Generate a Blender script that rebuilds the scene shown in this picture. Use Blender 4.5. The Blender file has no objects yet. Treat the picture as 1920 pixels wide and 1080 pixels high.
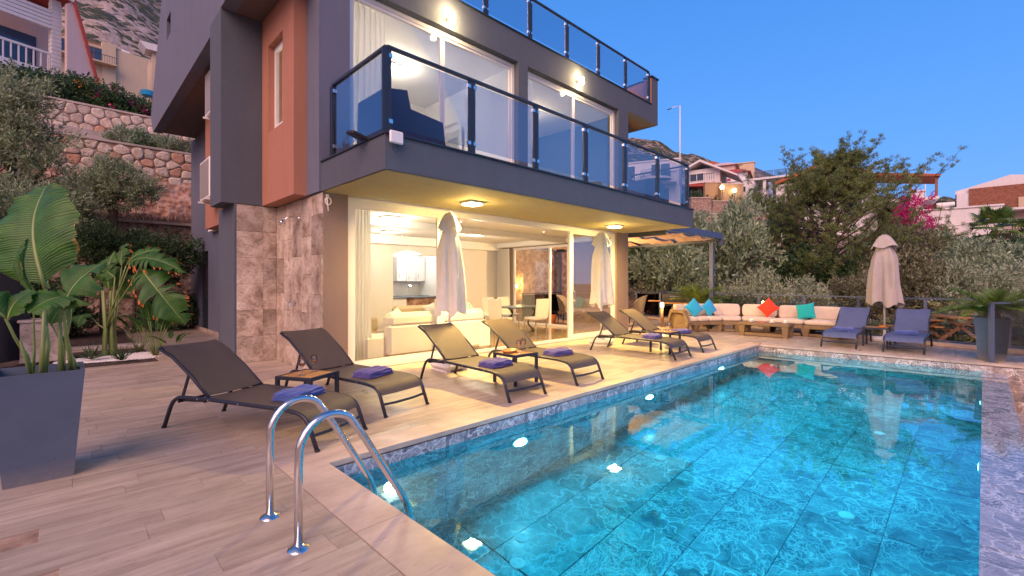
import bpy, math, random
import numpy as np
from mathutils import Vector, Matrix
R = math.radians
PI = math.pi
random.seed(7)
sc = bpy.context.scene
COL = sc.collection

# ------------------------------------------------------------------ camera
YAW = math.atan(885 / 864)
cam_d = bpy.data.cameras.new('camera')
cam = bpy.data.objects.new('camera', cam_d)
COL.objects.link(cam)
cam.location = (0, 0, 1.4)
cam.rotation_euler = (R(90), 0, YAW - R(90))
cam_d.sensor_width = 36
cam_d.lens = 864 / 1920 * 36
cam_d.shift_y = -10 / 1920
cam_d.clip_start = 0.05
cam_d.clip_end = 6000
sc.camera = cam
FW = (math.cos(YAW), math.sin(YAW))
RT = (math.sin(YAW), -math.cos(YAW))

def at(px, d, z=0.0):
    """world point at a bearing (photo column) and a distance ahead"""
    t = (px - 960) / 864
    return Vector(((FW[0] + RT[0] * t) * d, (FW[1] + RT[1] * t) * d, z))

def hz(py, d):
    return 1.4 + (530 - py) * d / 864

# ------------------------------------------------------------------ sky, dusk glow, exposure
world = bpy.data.worlds.new('World')
sc.world = world
world.use_nodes = True
nt = world.node_tree
for n in list(nt.nodes):
    nt.nodes.remove(n)
SUN_AZ = math.atan2(-0.55, -1.0)            # the sun has just set behind and left of the camera (-X)
def wn(typ, **kw):
    x = nt.nodes.new('ShaderNode' + typ)
    for k, v in kw.items(): setattr(x, k, v)
    return x
sky = wn('TexSky', sky_type='NISHITA', sun_disc=False)
sky.sun_elevation = R(6); sky.sun_rotation = R(90) - SUN_AZ
sky.air_density = 1.0; sky.dust_density = 0.2; sky.ozone_density = 3.0
tc = wn('TexCoord'); sp = wn('SeparateXYZ'); nt.links.new(tc.outputs['Generated'], sp.inputs[0])
rp = wn('ValToRGB'); e = rp.color_ramp.elements
e[0].position = 0.0; e[0].color = (0.30, 0.46, 0.95, 1)
e[1].position = 1.0; e[1].color = (0.035, 0.13, 0.40, 1)
for p_, c_ in ((0.10, (0.165, 0.405, 1.0)), (0.25, (0.115, 0.365, 0.98)), (0.48, (0.07, 0.29, 0.86))):
    q_ = e.new(p_); q_.color = (*c_, 1)
nt.links.new(sp.outputs['Z'], rp.inputs['Fac'])
sky_s = wn('VectorMath', operation='SCALE'); sky_s.inputs['Scale'].default_value = 0.10
nt.links.new(sky.outputs[0], sky_s.inputs[0])
mixs = wn('Mix', data_type='RGBA'); mixs.inputs[0].default_value = 0.22
nt.links.new(rp.outputs['Color'], mixs.inputs[6]); nt.links.new(sky_s.outputs[0], mixs.inputs[7])
# afterglow above the horizon where the sun went down
dt = wn('VectorMath', operation='DOT_PRODUCT'); dt.inputs[1].default_value = (math.cos(SUN_AZ) * .97, math.sin(SUN_AZ) * .97, 0.22)
nt.links.new(tc.outputs['Generated'], dt.inputs[0])
gr = wn('ValToRGB'); g_ = gr.color_ramp.elements
g_[0].position = 0.30; g_[0].color = (0, 0, 0, 1); g_[1].position = 1.0; g_[1].color = (1, 1, 1, 1)
nt.links.new(dt.outputs['Value'], gr.inputs['Fac'])
glow = wn('Mix', data_type='RGBA'); glow.inputs[7].default_value = (0.80, 0.55, 0.56, 1)
nt.links.new(gr.outputs['Color'], glow.inputs[0]); nt.links.new(mixs.outputs[2], glow.inputs[6])
bg = wn('Background'); bg.inputs['Strength'].default_value = 0.9
wo = wn('OutputWorld')
nt.links.new(glow.outputs[2], bg.inputs['Color'])
nt.links.new(bg.outputs[0], wo.inputs['Surface'])

sun_d = bpy.data.lights.new('dusk_glow', 'SUN')
sun_d.energy = 2.3
sun_d.angle = R(50)
sun_d.color = (1.0, 0.61, 0.54)
sun = bpy.data.objects.new('dusk_glow', sun_d)
COL.objects.link(sun)
se = R(38)
sv = Vector((math.cos(SUN_AZ) * math.cos(se), math.sin(SUN_AZ) * math.cos(se), math.sin(se)))
sun.rotation_euler = sv.to_track_quat('Z', 'Y').to_euler()

sc.view_settings.view_transform = 'Standard'
sc.view_settings.look = 'None'
sc.view_settings.exposure = 0.5
sc.view_settings.gamma = 1.0
sc.render.engine = 'CYCLES'
cy = sc.cycles
cy.use_denoising = True
cy.max_bounces = 8
cy.diffuse_bounces = 4
cy.glossy_bounces = 4
cy.transmission_bounces = 8
cy.transparent_max_bounces = 24
cy.sample_clamp_indirect = 5
cy.caustics_refractive = True
cy.caustics_reflective = False
cy.blur_glossy = 0.5

# ------------------------------------------------------------------ helpers
def lin(c):
    return tuple(((x / 12.92) if x <= 0.04045 else ((x + 0.055) / 1.055) ** 2.4) for x in c)

class MB:
    """collects shapes, builds one mesh object"""
    def __init__(s):
        s.v = []; s.f = []
    def add(s, vs, fs):
        o = len(s.v)
        s.v += [tuple(p) for p in vs]
        s.f += [tuple(i + o for i in f) for f in fs]
        return s
    def box(s, x0, x1, y0, y1, z0, z1, rz=0.0, c=None):
        if x0 > x1: x0, x1 = x1, x0
        if y0 > y1: y0, y1 = y1, y0
        vs = [(x0, y0, z0), (x1, y0, z0), (x1, y1, z0), (x0, y1, z0), (x0, y0, z1), (x1, y0, z1), (x1, y1, z1), (x0, y1, z1)]
        if rz:
            cx, cy_ = c or ((x0 + x1) / 2, (y0 + y1) / 2)
            a, b = math.cos(rz), math.sin(rz)
            vs = [(cx + (x - cx) * a - (y - cy_) * b, cy_ + (x - cx) * b + (y - cy_) * a, z) for x, y, z in vs]
        return s.add(vs, [(0, 3, 2, 1), (4, 5, 6, 7), (0, 1, 5, 4), (1, 2, 6, 5), (2, 3, 7, 6), (3, 0, 4, 7)])
    def bbox(s, x0, x1, y0, y1, z0, z1, b=0.01):
        """box with chamfered edges"""
        if x0 > x1: x0, x1 = x1, x0
        if y0 > y1: y0, y1 = y1, y0
        b = min(b, (x1 - x0) / 2.01, (y1 - y0) / 2.01, (z1 - z0) / 2.01)
        vs = []
        for sx in (0, 1):
            for sy in (0, 1):
                for sz in (0, 1):
                    X = x1 if sx else x0; Y = y1 if sy else y0; Z = z1 if sz else z0
                    dx = -b if sx else b; dy = -b if sy else b; dz = -b if sz else b
                    vs += [(X, Y + dy, Z + dz), (X + dx, Y, Z + dz), (X + dx, Y + dy, Z)]
        I = lambda sx, sy, sz, k: (sx * 4 + sy * 2 + sz) * 3 + k
        fs = []
        for q in (0, 1):
            fs.append((I(q, 0, 0, 0), I(q, 1, 0, 0), I(q, 1, 1, 0), I(q, 0, 1, 0)))
            fs.append((I(0, q, 0, 1), I(1, q, 0, 1), I(1, q, 1, 1), I(0, q, 1, 1)))
            fs.append((I(0, 0, q, 2), I(1, 0, q, 2), I(1, 1, q, 2), I(0, 1, q, 2)))
        for a in (0, 1):
            for c in (0, 1):
                fs.append((I(a, c, 0, 0), I(a, c, 0, 1), I(a, c, 1, 1), I(a, c, 1, 0)))
                fs.append((I(a, 0, c, 0), I(a, 0, c, 2), I(a, 1, c, 2), I(a, 1, c, 0)))
                fs.append((I(0, a, c, 1), I(0, a, c, 2), I(1, a, c, 2), I(1, a, c, 1)))
                for e in (0, 1):
                    fs.append((I(a, c, e, 0), I(a, c, e, 1), I(a, c, e, 2)))
        s.add(vs, fs); s.fix = True
        return s
    def prism(s, pts, h, axis='z', base=0.0):
        """polygon pts in a plane pushed along axis from base to base+h"""
        n = len(pts)
        def m(p, t):
            if axis == 'z': return (p[0], p[1], t)
            if axis == 'x': return (t, p[0], p[1])
            return (p[0], t, p[1])
        vs = [m(p, base) for p in pts] + [m(p, base + h) for p in pts]
        fs = [tuple(range(n))[::-1], tuple(range(n, 2 * n))] + [(i, (i + 1) % n, n + (i + 1) % n, n + i) for i in range(n)]
        s.fix = True
        return s.add(vs, fs)
    def tube(s, pts, r, n=8, cap=True, flat=None):
        pts = [Vector(p) for p in pts]
        rs = r if isinstance(r, (list, tuple)) else [r] * len(pts)
        up = Vector((0, 0, 1))
        vs = []; prev = None
        for i, p in enumerate(pts):
            d = (pts[min(i + 1, len(pts) - 1)] - pts[max(i - 1, 0)])
            d.normalize()
            if prev is None:
                a = up.cross(d)
                if a.length < 0.05: a = Vector((1, 0, 0)).cross(d)
            else:
                a = prev - d * prev.dot(d)
            a.normalize(); prev = a
            b = d.cross(a)
            for k in range(n):
                t = 2 * PI * k / n
                vs.append(p + (a * math.cos(t) + b * math.sin(t) * (flat or 1)) * rs[i])
        fs = []
        for i in range(len(pts) - 1):
            for k in range(n):
                fs.append((i * n + k, i * n + (k + 1) % n, (i + 1) * n + (k + 1) % n, (i + 1) * n + k))
        if cap:
            fs.append(tuple(range(n))[::-1]); fs.append(tuple((len(pts) - 1) * n + k for k in range(n)))
        return s.add(vs, fs)
    def bar(s, p, q, w, h):
        """rectangular bar from p to q, w sideways and h upwards"""
        p = Vector(p); q = Vector(q); d = (q - p).normalized()
        a = d.cross(Vector((0, 0, 1)))
        if a.length < 1e-3: a = Vector((1, 0, 0))
        a.normalize(); b = a.cross(d)
        vs = []
        for c in (p, q):
            for i, j in ((-1, -1), (1, -1), (1, 1), (-1, 1)):
                vs.append(c + a * (i * w / 2) + b * (j * h / 2))
        return s.add(vs, [(0, 1, 2, 3), (7, 6, 5, 4), (0, 4, 5, 1), (1, 5, 6, 2), (2, 6, 7, 3), (3, 7, 4, 0)])
    def lathe(s, prof, cx=0, cy=0, n=16, z0=0):
        vs = []; m = len(prof)
        for k in range(n):
            t = 2 * PI * k / n
            for r, z in prof:
                vs.append((cx + r * math.cos(t), cy + r * math.sin(t), z0 + z))
        fs = []
        for k in range(n):
            a = k * m; b = ((k + 1) % n) * m
            for i in range(m - 1):
                fs.append((a + i, b + i, b + i + 1, a + i + 1))
        return s.add(vs, fs)
    def grid(s, P, closed_u=False):
        """P[i][j] points"""
        m, n = len(P), len(P[0])
        vs = [p for row in P for p in row]
        fs = []
        for i in range(m if closed_u else m - 1):
            for j in range(n - 1):
                i2 = (i + 1) % m
                fs.append((i * n + j, i2 * n + j, i2 * n + j + 1, i * n + j + 1))
        return s.add(vs, fs)
    def mesh(s, name, m=None, smooth=False, off=None):
        me = bpy.data.meshes.new(name)
        vs = s.v if off is None else [(a - off[0], b - off[1], c - off[2]) for a, b, c in s.v]
        me.from_pydata(vs, [], s.f)
        if getattr(s, 'fix', False):
            import bmesh
            bm = bmesh.new(); bm.from_mesh(me)
            bmesh.ops.recalc_face_normals(bm, faces=bm.faces)
            bm.to_mesh(me); bm.free()
        if m: me.materials.append(m)
        if smooth: me.polygons.foreach_set('use_smooth', [True] * len(me.polygons))
        me.update()
        return me
    def build(s, name, m, parent=None, smooth=False, w=False, auto=False):
        """w: points are world points, parent's own place is taken off"""
        off = None
        if w and parent is not None:
            off = Vector((0, 0, 0)); q = parent
            while q is not None:
                off += q.location; q = q.parent
        me = s.mesh(name, m, smooth or auto, off)
        if auto:
            me.set_sharp_from_angle(angle=R(35))
        return link(name, me, parent)

def link(name, me, parent=None, loc=None):
    o = bpy.data.objects.new(name, me)
    COL.objects.link(o)
    if parent is not None: o.parent = parent
    if loc is not None: o.location = loc
    return o

def tag(o, label=None, cat=None, group=None, kind=None):
    if label: o['label'] = label
    if cat: o['category'] = cat
    if group: o['group'] = group
    if kind: o['kind'] = kind
    return o

def thing(name, label, cat, loc=(0, 0, 0), rz=0.0, group=None):
    o = bpy.data.objects.new(name, None)
    COL.objects.link(o)
    o.empty_display_size = 0.1
    o.location = loc
    o.rotation_euler = (0, 0, rz)
    return tag(o, label, cat, group)

def copy_tree(o, parent=None):
    c = o.copy(); COL.objects.link(c)
    if parent is not None: c.parent = parent
    for ch in [x for x in KIDS.get(o.name, [])] or list(o.children):
        copy_tree(ch, c)
    return c
KIDS = {}

def place(proto, used, loc, rz, label, scale=None):
    """first use takes the prototype itself, then copies"""
    o = copy_tree(proto) if used[0] else proto
    used[0] = True
    o.location = loc; o.rotation_euler = (0, 0, rz); o['label'] = label
    if scale: o.scale = scale
    return o

def structure(name, mb, m, parent=None, smooth=False, auto=False):
    o = mb.build(name, m, parent, smooth, auto=auto)
    if parent is None: o['kind'] = 'structure'
    return o

def point_lamp(parent, loc, power, color, r=0.05, name='bulb_light', world_loc=True):
    l = bpy.data.lights.new(name, 'POINT')
    l.energy = power * 2.3; l.color = color; l.shadow_soft_size = r
    o = bpy.data.objects.new(name, l); COL.objects.link(o)
    if parent is not None:
        o.parent = parent
        off = Vector((0, 0, 0)); q = parent
        while q is not None:
            off += q.location; q = q.parent
        o.location = Vector(loc) - off if world_loc else Vector(loc)
    else:
        o.location = loc
    return o

# ------------------------------------------------------------------ materials
class N:
    """tiny node-graph wrapper"""
    def __init__(s, name):
        s.m = bpy.data.materials.new(name); s.m.use_nodes = True
        s.t = s.m.node_tree
        s.b = s.t.nodes['Principled BSDF']; s.o = s.t.nodes['Material Output']
    def n(s, typ, **kw):
        x = s.t.nodes.new('ShaderNode' + typ)
        for k, v in kw.items():
            if k.startswith('_'): setattr(x, k[1:], v)
            else:
                x.inputs[k.replace('_', ' ') if isinstance(k, str) else k].default_value = v
        return x
    def l(s, a, b): s.t.links.new(a, b)
    def coord(s, kind='Object', scale=(1, 1, 1), rand=False, rot=(0, 0, 0)):
        if kind == 'World':
            g = s.n('NewGeometry'); src = g.outputs['Position']
        else:
            g = s.n('TexCoord'); src = g.outputs[kind]
        mp = s.n('Mapping'); mp.inputs['Scale'].default_value = scale
        mp.inputs['Rotation'].default_value = rot
        s.l(src, mp.inputs['Vector'])
        if rand:
            oi = s.n('ObjectInfo'); mu = s.n('VectorMath', _operation='SCALE')
            cb = s.n('CombineXYZ')
            for k, fac in zip('XYZ', (37.0, 19.0, 11.0)):
                q = s.n('Math', _operation='MULTIPLY'); q.inputs[1].default_value = fac
                s.l(oi.outputs['Random'], q.inputs[0]); s.l(q.outputs[0], cb.inputs[k])
            s.l(cb.outputs[0], mp.inputs['Location'])
        return mp.outputs[0]
    def noise(s, vec, scale=5, detail=4, rough=0.55, dist=0.0):
        x = s.n('TexNoise'); x.inputs['Scale'].default_value = scale; x.inputs['Detail'].default_value = detail
        x.inputs['Roughness'].default_value = rough; x.inputs['Distortion'].default_value = dist
        s.l(vec, x.inputs['Vector']); return x.outputs['Fac']
    def ramp(s, fac, stops, interp='LINEAR'):
        x = s.n('ValToRGB'); e = x.color_ramp.elements; x.color_ramp.interpolation = interp
        while len(e) > 1: e.remove(e[-1])
        for i, (p, c) in enumerate(stops):
            if i == 0: el = e[0]; el.position = p
            else: el = e.new(p)
            c = (c, c, c) if isinstance(c, (int, float)) else c
            el.color = (*c, 1)
        s.l(fac, x.inputs['Fac']); return x.outputs['Color']
    def mix(s, fac, a, b, mode='MIX'):
        x = s.n('Mix', _data_type='RGBA', _blend_type=mode)
        for sock, v in ((x.inputs[0], fac), (x.inputs[6], a), (x.inputs[7], b)):
            if isinstance(v, (int, float)): sock.default_value = v
            elif isinstance(v, tuple): sock.default_value = (*v, 1)
            else: s.l(v, sock)
        return x.outputs[2]
    def math(s, op, a, b=None):
        x = s.n('Math', _operation=op)
        for i, v in enumerate((a, b)):
            if v is None: continue
            if isinstance(v, (int, float)): x.inputs[i].default_value = v
            else: s.l(v, x.inputs[i])
        return x.outputs[0]
    def objrand(s, lo=0.85, hi=1.15):
        oi = s.n('ObjectInfo'); mr = s.n('MapRange'); mr.inputs['To Min'].default_value = lo; mr.inputs['To Max'].default_value = hi
        s.l(oi.outputs['Random'], mr.inputs['Value']); return mr.outputs[0]
    def base(s, c):
        if isinstance(c, tuple): s.b.inputs['Base Color'].default_value = (*c, 1)
        else: s.l(c, s.b.inputs['Base Color'])
    def bump(s, h, strength=0.3, dist=0.01):
        x = s.n('Bump'); x.inputs['Strength'].default_value = strength; x.inputs['Distance'].default_value = dist
        s.l(h, x.inputs['Height']); s.l(x.outputs[0], s.b.inputs['Normal'])
    def set(s, **kw):
        for k, v in kw.items():
            i = s.b.inputs[k.replace('_', ' ')]
            if isinstance(v, (int, float, tuple)): i.default_value = v
            else: s.l(v, i)

def scale_col(n, col, fac):
    v = n.n('VectorMath', _operation='SCALE')
    if isinstance(col, tuple): v.inputs[0].default_value = col
    else: n.l(col, v.inputs[0])
    if isinstance(fac, (int, float)): v.inputs['Scale'].default_value = fac
    else: n.l(fac, v.inputs['Scale'])
    return v.outputs[0]

def stucco(name, c, var=0.12, bump=0.35, rough=0.85, sc_=60, streak=0.07):
    n = N(name)
    w = n.coord('World')
    f = n.noise(w, 1.3, 6, 0.6)
    col = n.mix(f, tuple(x * (1 - var) for x in c), tuple(min(1, x * (1 + var)) for x in c))
    ws = n.coord('World', (3.1, 3.1, 0.45))
    st = n.ramp(n.noise(ws, 1.6, 5, 0.65), [(0.35, 1 - streak), (0.62, 1.0), (0.8, 1 + streak * .5)])
    col = n.mix(1.0, col, st, 'MULTIPLY')
    grain = n.noise(w, sc_, 4, 0.75)
    col = n.mix(1.0, col, n.ramp(grain, [(0.3, 0.88), (0.7, 1.1)]), 'MULTIPLY')
    n.base(col); n.set(Roughness=rough)
    n.bump(n.math('ADD', grain, n.math('MULTIPLY', n.noise(w, 9, 3), 0.8)), bump, 0.016)
    return n.m

def plain(name, c, rough=0.5, metal=0.0, var=0.06, bump=0.0, bsc=80, coat=0.0):
    n = N(name)
    w = n.coord('Object')
    f = n.noise(w, 4, 4)
    n.base(n.mix(f, tuple(x * (1 - var) for x in c), tuple(min(1, x * (1 + var)) for x in c)))
    n.set(Roughness=n.ramp(n.noise(w, 9, 3), [(0.3, rough * 0.85), (0.7, min(1, rough * 1.15))]), Metallic=metal)
    if coat: n.set(Coat_Weight=coat)
    if bump: n.bump(n.noise(w, bsc, 3), bump, 0.005)
    return n.m

def emit(name, c, s):
    n = N(name)
    n.set(Emission_Strength=s); n.b.inputs['Emission Color'].default_value = (*c, 1); n.base(c)
    return n.m

def glass(name, tint, refl=1.0, rough=0.0):
    """thin sheet glass: clear tinted see-through plus a mirror part by angle"""
    n = N(name); t = n.t; t.nodes.remove(n.b)
    tr = n.n('BsdfTransparent'); tr.inputs[0].default_value = (*tint, 1)
    gl = n.n('BsdfGlossy'); gl.inputs['Roughness'].default_value = rough
    gl.inputs['Color'].default_value = (0.95, 0.97, 1, 1)
    fr = n.n('Fresnel'); fr.inputs['IOR'].default_value = 1.5
    f = n.math('MULTIPLY', fr.outputs[0], refl)
    mx = n.n('MixShader')
    n.l(f, mx.inputs[0]); n.l(tr.outputs[0], mx.inputs[1]); n.l(gl.outputs[0], mx.inputs[2])
    n.l(mx.outputs[0], n.o.inputs['Surface'])
    return n.m

M = {}
M['stucco_dark'] = stucco('stucco_dark', (0.100, 0.114, 0.142), 0.10, 0.7)
M['stucco_side'] = stucco('stucco_side', (0.150, 0.160, 0.215), 0.10, 0.6)
M['stucco_salmon'] = stucco('stucco_salmon', (0.44, 0.195, 0.125), 0.10, 0.35)
M['stucco_taupe'] = stucco('stucco_taupe', (0.25, 0.175, 0.15), 0.06, 0.25)
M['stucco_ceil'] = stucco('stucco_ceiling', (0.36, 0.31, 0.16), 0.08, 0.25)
M['stucco_brown'] = stucco('stucco_brown', (0.16, 0.12, 0.105), 0.08, 0.25)
M['paint_white'] = plain('white_paint', (0.78, 0.76, 0.73), 0.5)
M['pvc'] = plain('white_pvc', (0.80, 0.78, 0.77), 0.35, 0, 0.03)
M['interior'] = plain('interior_paint', (0.76, 0.72, 0.66), 0.7, 0, 0.03)
M['interior_ceil'] = plain('interior_ceiling', (0.85, 0.83, 0.78), 0.8, 0, 0.02)
M['metal_dark'] = plain('anthracite_metal', (0.035, 0.042, 0.06), 0.42, 0.3)
M['metal_blue'] = plain('blue_grey_metal', (0.09, 0.115, 0.19), 0.45, 0.3)
M['planter'] = plain('planter_lacquer', (0.085, 0.115, 0.165), 0.33, 0.0, 0.22)
def mk_planter():
    n = N('worn_planter_lacquer')
    w = n.coord('World')
    c = n.mix(n.noise(w, 3.5, 6, 0.65), (0.066, 0.090, 0.130), (0.112, 0.145, 0.20))
    sc_m = n.ramp(n.noise(n.coord('World', (9, 9, 60)), 3, 4, 0.7), [(0.66, 0.0), (0.72, 0.5)])
    c = n.mix(sc_m, c, (0.22, 0.24, 0.27))
    g = n.n('SeparateXYZ'); n.l(w, g.inputs[0])
    splash = n.math('MULTIPLY', n.ramp(g.outputs['Z'], [(0.0, 0.9), (0.14, 0.0)]), n.noise(w, 22, 5, 0.7))
    c = n.mix(splash, c, (0.30, 0.25, 0.20))
    n.base(c); n.set(Roughness=n.ramp(n.noise(w, 6, 5), [(0.3, 0.24), (0.7, 0.5)]))
    n.bump(n.noise(w, 2.5, 3), 0.15, 0.02)
    return n.m
M['planter'] = mk_planter()
M['steel'] = plain('polished_steel', (0.75, 0.74, 0.73), 0.13, 1.0, 0.03)
M['chrome'] = plain('chrome', (0.8, 0.8, 0.8), 0.08, 1.0, 0.02)
M['lounger_frame'] = plain('lounger_frame', (0.035, 0.036, 0.05), 0.4, 0.4)
M['win_glass'] = glass('window_glass', (0.97, 0.975, 0.97), 0.35)
M['rail_glass'] = glass('tinted_rail_glass', (0.80, 0.81, 0.84), 0.38)
M['fence_glass'] = glass('fence_glass', (0.74, 0.76, 0.77), 1.0)
M['drink_glass'] = glass('drinking_glass', (0.97, 0.97, 0.97), 0.9)
M['leather'] = plain('white_leather', (0.78, 0.74, 0.68), 0.42, 0, 0.03, 0.1)
M['black'] = plain('black_plastic', (0.02, 0.02, 0.022), 0.5)
M['orange'] = plain('orange_clay', (0.62, 0.17, 0.05), 0.7)
M['wood_honey'] = None

def mk_curtain():
    n = N('sheer_curtain')
    w = n.coord('World')
    n.base(n.mix(n.noise(w, 40, 2), (0.86, 0.84, 0.80), (0.92, 0.90, 0.87)))
    n.set(Roughness=0.9)
    tl = n.n('BsdfTranslucent'); tl.inputs[0].default_value = (0.92, 0.9, 0.86, 1)
    mx = n.n('MixShader'); mx.inputs[0].default_value = 0.5
    n.l(n.b.outputs[0], mx.inputs[1]); n.l(tl.outputs[0], mx.inputs[2]); n.l(mx.outputs[0], n.o.inputs['Surface'])
    return n.m
M['curtain'] = mk_curtain()

def mk_fabric(name, c, thread=260, bump=0.3, rough=0.9, trans=0.0, world_=False):
    n = N(name)
    w = n.coord('World' if world_ else 'Object')
    f = n.noise(w, 6, 4)
    col = n.mix(f, tuple(x * 0.86 for x in c), tuple(min(1, x * 1.12) for x in c))
    n.base(col); n.set(Roughness=rough, Sheen_Weight=0.2)
    n.bump(n.noise(w, thread, 2), bump, 0.004)
    if trans:
        tl = n.n('BsdfTranslucent'); tl.inputs[0].default_value = (*c, 1)
        mx = n.n('MixShader'); mx.inputs[0].default_value = trans
        n.l(n.b.outputs[0], mx.inputs[1]); n.l(tl.outputs[0], mx.inputs[2]); n.l(mx.outputs[0], n.o.inputs['Surface'])
    return n.m
M['wine'] = mk_fabric('amber_wine', (0.85, 0.38, 0.05), 5, 0.0, 0.2, 0.6)
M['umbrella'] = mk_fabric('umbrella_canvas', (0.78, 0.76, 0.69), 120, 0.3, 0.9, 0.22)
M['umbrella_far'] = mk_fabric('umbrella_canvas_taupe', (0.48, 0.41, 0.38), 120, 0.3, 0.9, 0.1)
M['cushion'] = mk_fabric('cream_cushion', (0.60, 0.50, 0.42), 150, 0.3)
M['pillow_blue'] = mk_fabric('blue_pillow', (0.015, 0.36, 0.66), 150, 0.3)
M['pillow_red'] = mk_fabric('red_pillow', (0.85, 0.045, 0.015), 150, 0.3)
M['pillow_teal'] = mk_fabric('teal_pillow', (0.0, 0.36, 0.38), 150, 0.3)
M['towel'] = mk_fabric('indigo_towel', (0.085, 0.07, 0.26), 180, 0.8)
M['towel_blue'] = mk_fabric('blue_towel', (0.05, 0.09, 0.34), 180, 0.8)
M['cream_fabric'] = mk_fabric('beige_armchair_fabric', (0.58, 0.46, 0.28), 150, 0.3)
M['pale_blue'] = mk_fabric('pale_blue_pillow', (0.35, 0.62, 0.66), 150, 0.3)
M['sage'] = mk_fabric('sage_pillow', (0.30, 0.38, 0.33), 150, 0.3)
M['shade_cloth'] = mk_fabric('tan_shade_cloth', (0.62, 0.36, 0.17), 90, 0.3, 0.9, 0.35)

def mk_sling(name='mesh_sling', c0=(0.075, 0.058, 0.046), c1=(0.135, 0.105, 0.082)):
    n = N(name)
    w = n.coord('Object')
    wv = n.n('TexWave', _wave_type='BANDS', _bands_direction='X'); wv.inputs['Scale'].default_value = 60
    n.l(w, wv.inputs['Vector'])
    wv2 = n.n('TexWave', _wave_type='BANDS', _bands_direction='Y'); wv2.inputs['Scale'].default_value = 60
    n.l(w, wv2.inputs['Vector'])
    h = n.math('ADD', wv.outputs['Fac'], wv2.outputs['Fac'])
    c = n.mix(n.noise(w, 3, 5, 0.65), c0, c1)
    n.base(c); n.set(Roughness=0.62)
    n.bump(h, 0.25, 0.002)
    tr = n.n('BsdfTransparent'); tr.inputs[0].default_value = (0.9, 0.85, 0.8, 1)
    mx = n.n('MixShader'); mx.inputs[0].default_value = 0.18
    n.l(n.b.outputs[0], mx.inputs[1]); n.l(tr.outputs[0], mx.inputs[2]); n.l(mx.outputs[0], n.o.inputs['Surface'])
    return n.m
M['sling'] = mk_sling()
M['sling_skylit'] = mk_sling('skylit_sling', (0.07, 0.10, 0.22), (0.12, 0.16, 0.32))  # same dark sling, with the blue of the sky light put into its colour

def mk_travertine(name='travertine_tile', c0=(0.31, 0.235, 0.175), c1=(0.50, 0.415, 0.325), rand=(0.92, 1.06), rough=0.34, sx=0.7, sy=9):
    n = N(name)
    w = n.coord('World', (sx, sy, 5), rand=True)
    g = n.noise(w, 1.7, 8, 0.62, 0.35)
    col = n.ramp(g, [(0.26, c0), (0.45, tuple(a * 0.45 + b * 0.55 for a, b in zip(c0, c1))), (0.60, c1), (0.78, tuple(min(1, x * 1.18) for x in c1))])
    w2 = n.coord('World', (1.2, 9, 4), rand=True)
    pit = n.ramp(n.noise(w2, 6, 5, 0.7), [(0.60, 1.0), (0.68, 0.5)])
    col = n.mix(0.8, col, pit, 'MULTIPLY')
    wb = n.coord('World')
    fil = n.ramp(n.noise(w2, 9, 4, 0.7), [(0.64, 0.0), (0.70, 1.0)])
    col = n.mix(n.math('MULTIPLY', fil, 0.55), col, (0.72, 0.64, 0.56))
    dirt = n.ramp(n.noise(wb, 0.9, 6, 0.7), [(0.35, 0.80), (0.55, 1.0), (0.75, 1.08)])
    col = n.mix(1.0, col, dirt, 'MULTIPLY')
    col = scale_col(n, col, n.objrand(*rand))
    n.base(col)
    n.set(Roughness=n.ramp(n.noise(wb, 3, 4), [(0.3, rough * 0.8), (0.7, rough * 1.5)]))
    n.bump(n.math('ADD', g, n.math('MULTIPLY', pit, 0.6)), 0.25, 0.003)
    return n.m
M['trav'] = mk_travertine()
M['coping'] = mk_travertine('coping_stone', (0.40, 0.30, 0.24), (0.58, 0.46, 0.37), (0.92, 1.06), 0.4, 1.0, 2.5)

def mk_wallstone():
    n = N('travertine_wall_tile')
    w = n.coord('World', (1, 1, 1), rand=True)
    g = n.noise(w, 3.2, 8, 0.66, 0.6)
    col = n.ramp(g, [(0.30, (0.20, 0.14, 0.10)), (0.43, (0.42, 0.325, 0.25)), (0.56, (0.60, 0.495, 0.40)), (0.75, (0.76, 0.67, 0.57))])
    spots = n.ramp(n.noise(n.coord('World', (1, 1, 2.2), rand=True), 16, 7, 0.8), [(0.52, 1.0), (0.64, 0.42)])
    col = n.mix(0.9, col, spots, 'MULTIPLY')
    col = scale_col(n, col, n.objrand(0.75, 1.15))
    n.base(col); n.set(Roughness=0.30)
    n.bump(n.math('ADD', g, spots), 0.6, 0.010)
    return n.m
M['wallstone'] = mk_wallstone()

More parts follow.
